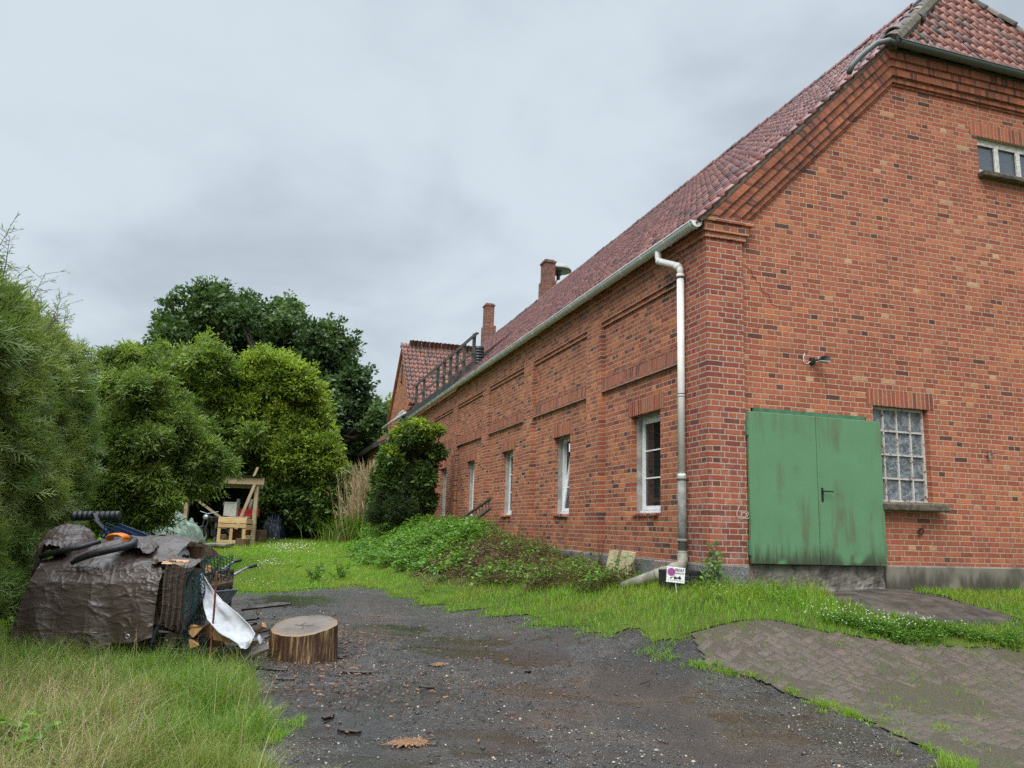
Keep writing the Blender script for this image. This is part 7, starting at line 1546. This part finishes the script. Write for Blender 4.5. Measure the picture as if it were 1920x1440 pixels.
g = G('peeled log side'); o_ = g.pos(); nn_ = g.noise(1.0, 5, 0.65, g.scaled(o_, 26, 26, 2.2)); n2_ = g.noise(1.0, 3, 0.6, g.scaled(o_, 9, 9, 1.6)); cc_ = g.ramp(nn_, [(0.36, (0.014, 0.008, 0.006)), (0.52, (0.080, 0.040, 0.019)), (0.66, (0.36, 0.235, 0.105))]); cc_ = g.mix(g.range(n2_, 0.45, 0.62), cc_, g.mix(0.65, cc_, (0.045, 0.022, 0.012)))
M_PEEL = g.set(cc_, 0.5, g.bump(nn_, 0.9, 0.02), spec=0.4)
E1n, E2n = E1, E2
cb_ = thing('chopping_block', sb_, 'thick sawn tree stump used as chopping block on the gravel', 'chopping block'); ph = [0.4, 1.9, 2.2, 5.1]
def Rb(q): return rS*(1+0.020*math.sin(3*q+ph[0])+0.018*math.sin(5*q+ph[1])+0.012*math.sin(13*q+ph[2])+0.008*math.sin(29*q+ph[3]))
rows = []
tf, tr = math.tan(math.radians(11.5)), math.tan(math.radians(3.5))
for z in np.linspace(0, 1, 9):
    row = []
    for q in np.linspace(0, 2*math.pi, 97):
        r_ = Rb(q)*(1.015-0.03*z+0.03*(1-z)**4); x_, y_ = r_*math.cos(q), r_*math.sin(q); row.append(sb_+E1*x_+E2*y_+E3*(z*(hS+tf*y_+tr*x_)))
    rows.append(row)
m = MB(); m.grid(rows); m.build('bark_side', M_PEEL, cb_, True)
top = rows[-1]; c = sb_+E3*hS; m = MB(); m.grid([[c+(p-c)*s for p in top] for s in (0.001, 0.2, 0.4, 0.6, 0.8, 0.975)]+[[p-E3*0.006 for p in top]]); m.build('cut_face', M_CUT, cb_, True)
m = MB()
for a0, b0, a1, b1 in ((-0.3, 0.05, 0.15, -0.12), (0.15, -0.12, 0.32, -0.02), (-0.1, -0.02, -0.02, 0.25), (0.0, -0.06, 0.05, -0.4)):
    p0, p1 = [c+E1*a*rS+E2*b*rS+E3*(tf*b*rS+tr*a*rS+0.0015) for a, b in ((a0, b0), (a1, b1))]; m.bar(p0, p1, 0.006, 0.003)
m.build('saw_crack', M_BARK, cb_)
# creeper and dead twigs at the wall corner
cre = empty('wall_creeper', Gp(-0.05, -0.10), 'sparse green creeper with bare twigs climbing at the wall corner', 'creeper'); m = MB(); C = []; D = []
for k in range(34):
    b = np.array([RNG.uniform(-0.2, 0.22), RNG.uniform(-0.22, -0.05), 0]); b[2] = float(ground_z(b[0], b[1])); t = np.array([RNG.uniform(-0.15, 0.12), RNG.uniform(-0.12, -0.05), RNG.uniform(-0.2, 0.28)]); pts = [b, (b+t)/2+RNG.normal(0, 0.05, 3), t]; m.tube(pts, [0.005, 0.004, 0.002], 4)
    for q in range(7 if k % 2 else 2): C.append(b+(t-b)*RNG.uniform(0.3, 1)+RNG.normal(0, 0.03, 3)); D.append(RNG.normal(0, 1, 3))
m.build('stem', M_TWIG, cre); leaf_mesh('leaf', np.array(C), np.array(D), np.array([-0.3, -0.8, 0.5])+RNG.normal(0, 0.3, (len(C), 3)), RNG.uniform(0.05, 0.10, len(C)), RNG.uniform(0.03, 0.06, len(C)), RNG.normal(0.5, 0.25, len(C)), M_NETTLE, cre)
for (px, py, lab) in ((1122, 1040, 'dry dark twig plant climbing beside the wall pier'), (1017, 985, 'thin dry stalk before the wall between the second and third windows'), (973, 975, 'dry stalk left of the third window pier')):
    b = on_x(px, py, -0.10); b[2] = float(ground_z(b[0], b[1])); w = empty('dry_plant', b, lab, 'plant'); m = MB()
    for k in range(7): t = b+np.array([RNG.uniform(-0.02, 0.06), RNG.normal(0, 0.12), RNG.uniform(0.3, 0.75)]); m.tube([b, (b+t)/2+RNG.normal(0, 0.03, 3), t], [0.006, 0.005, 0.002], 4)
    m.build('stem', M_DRYW, w)
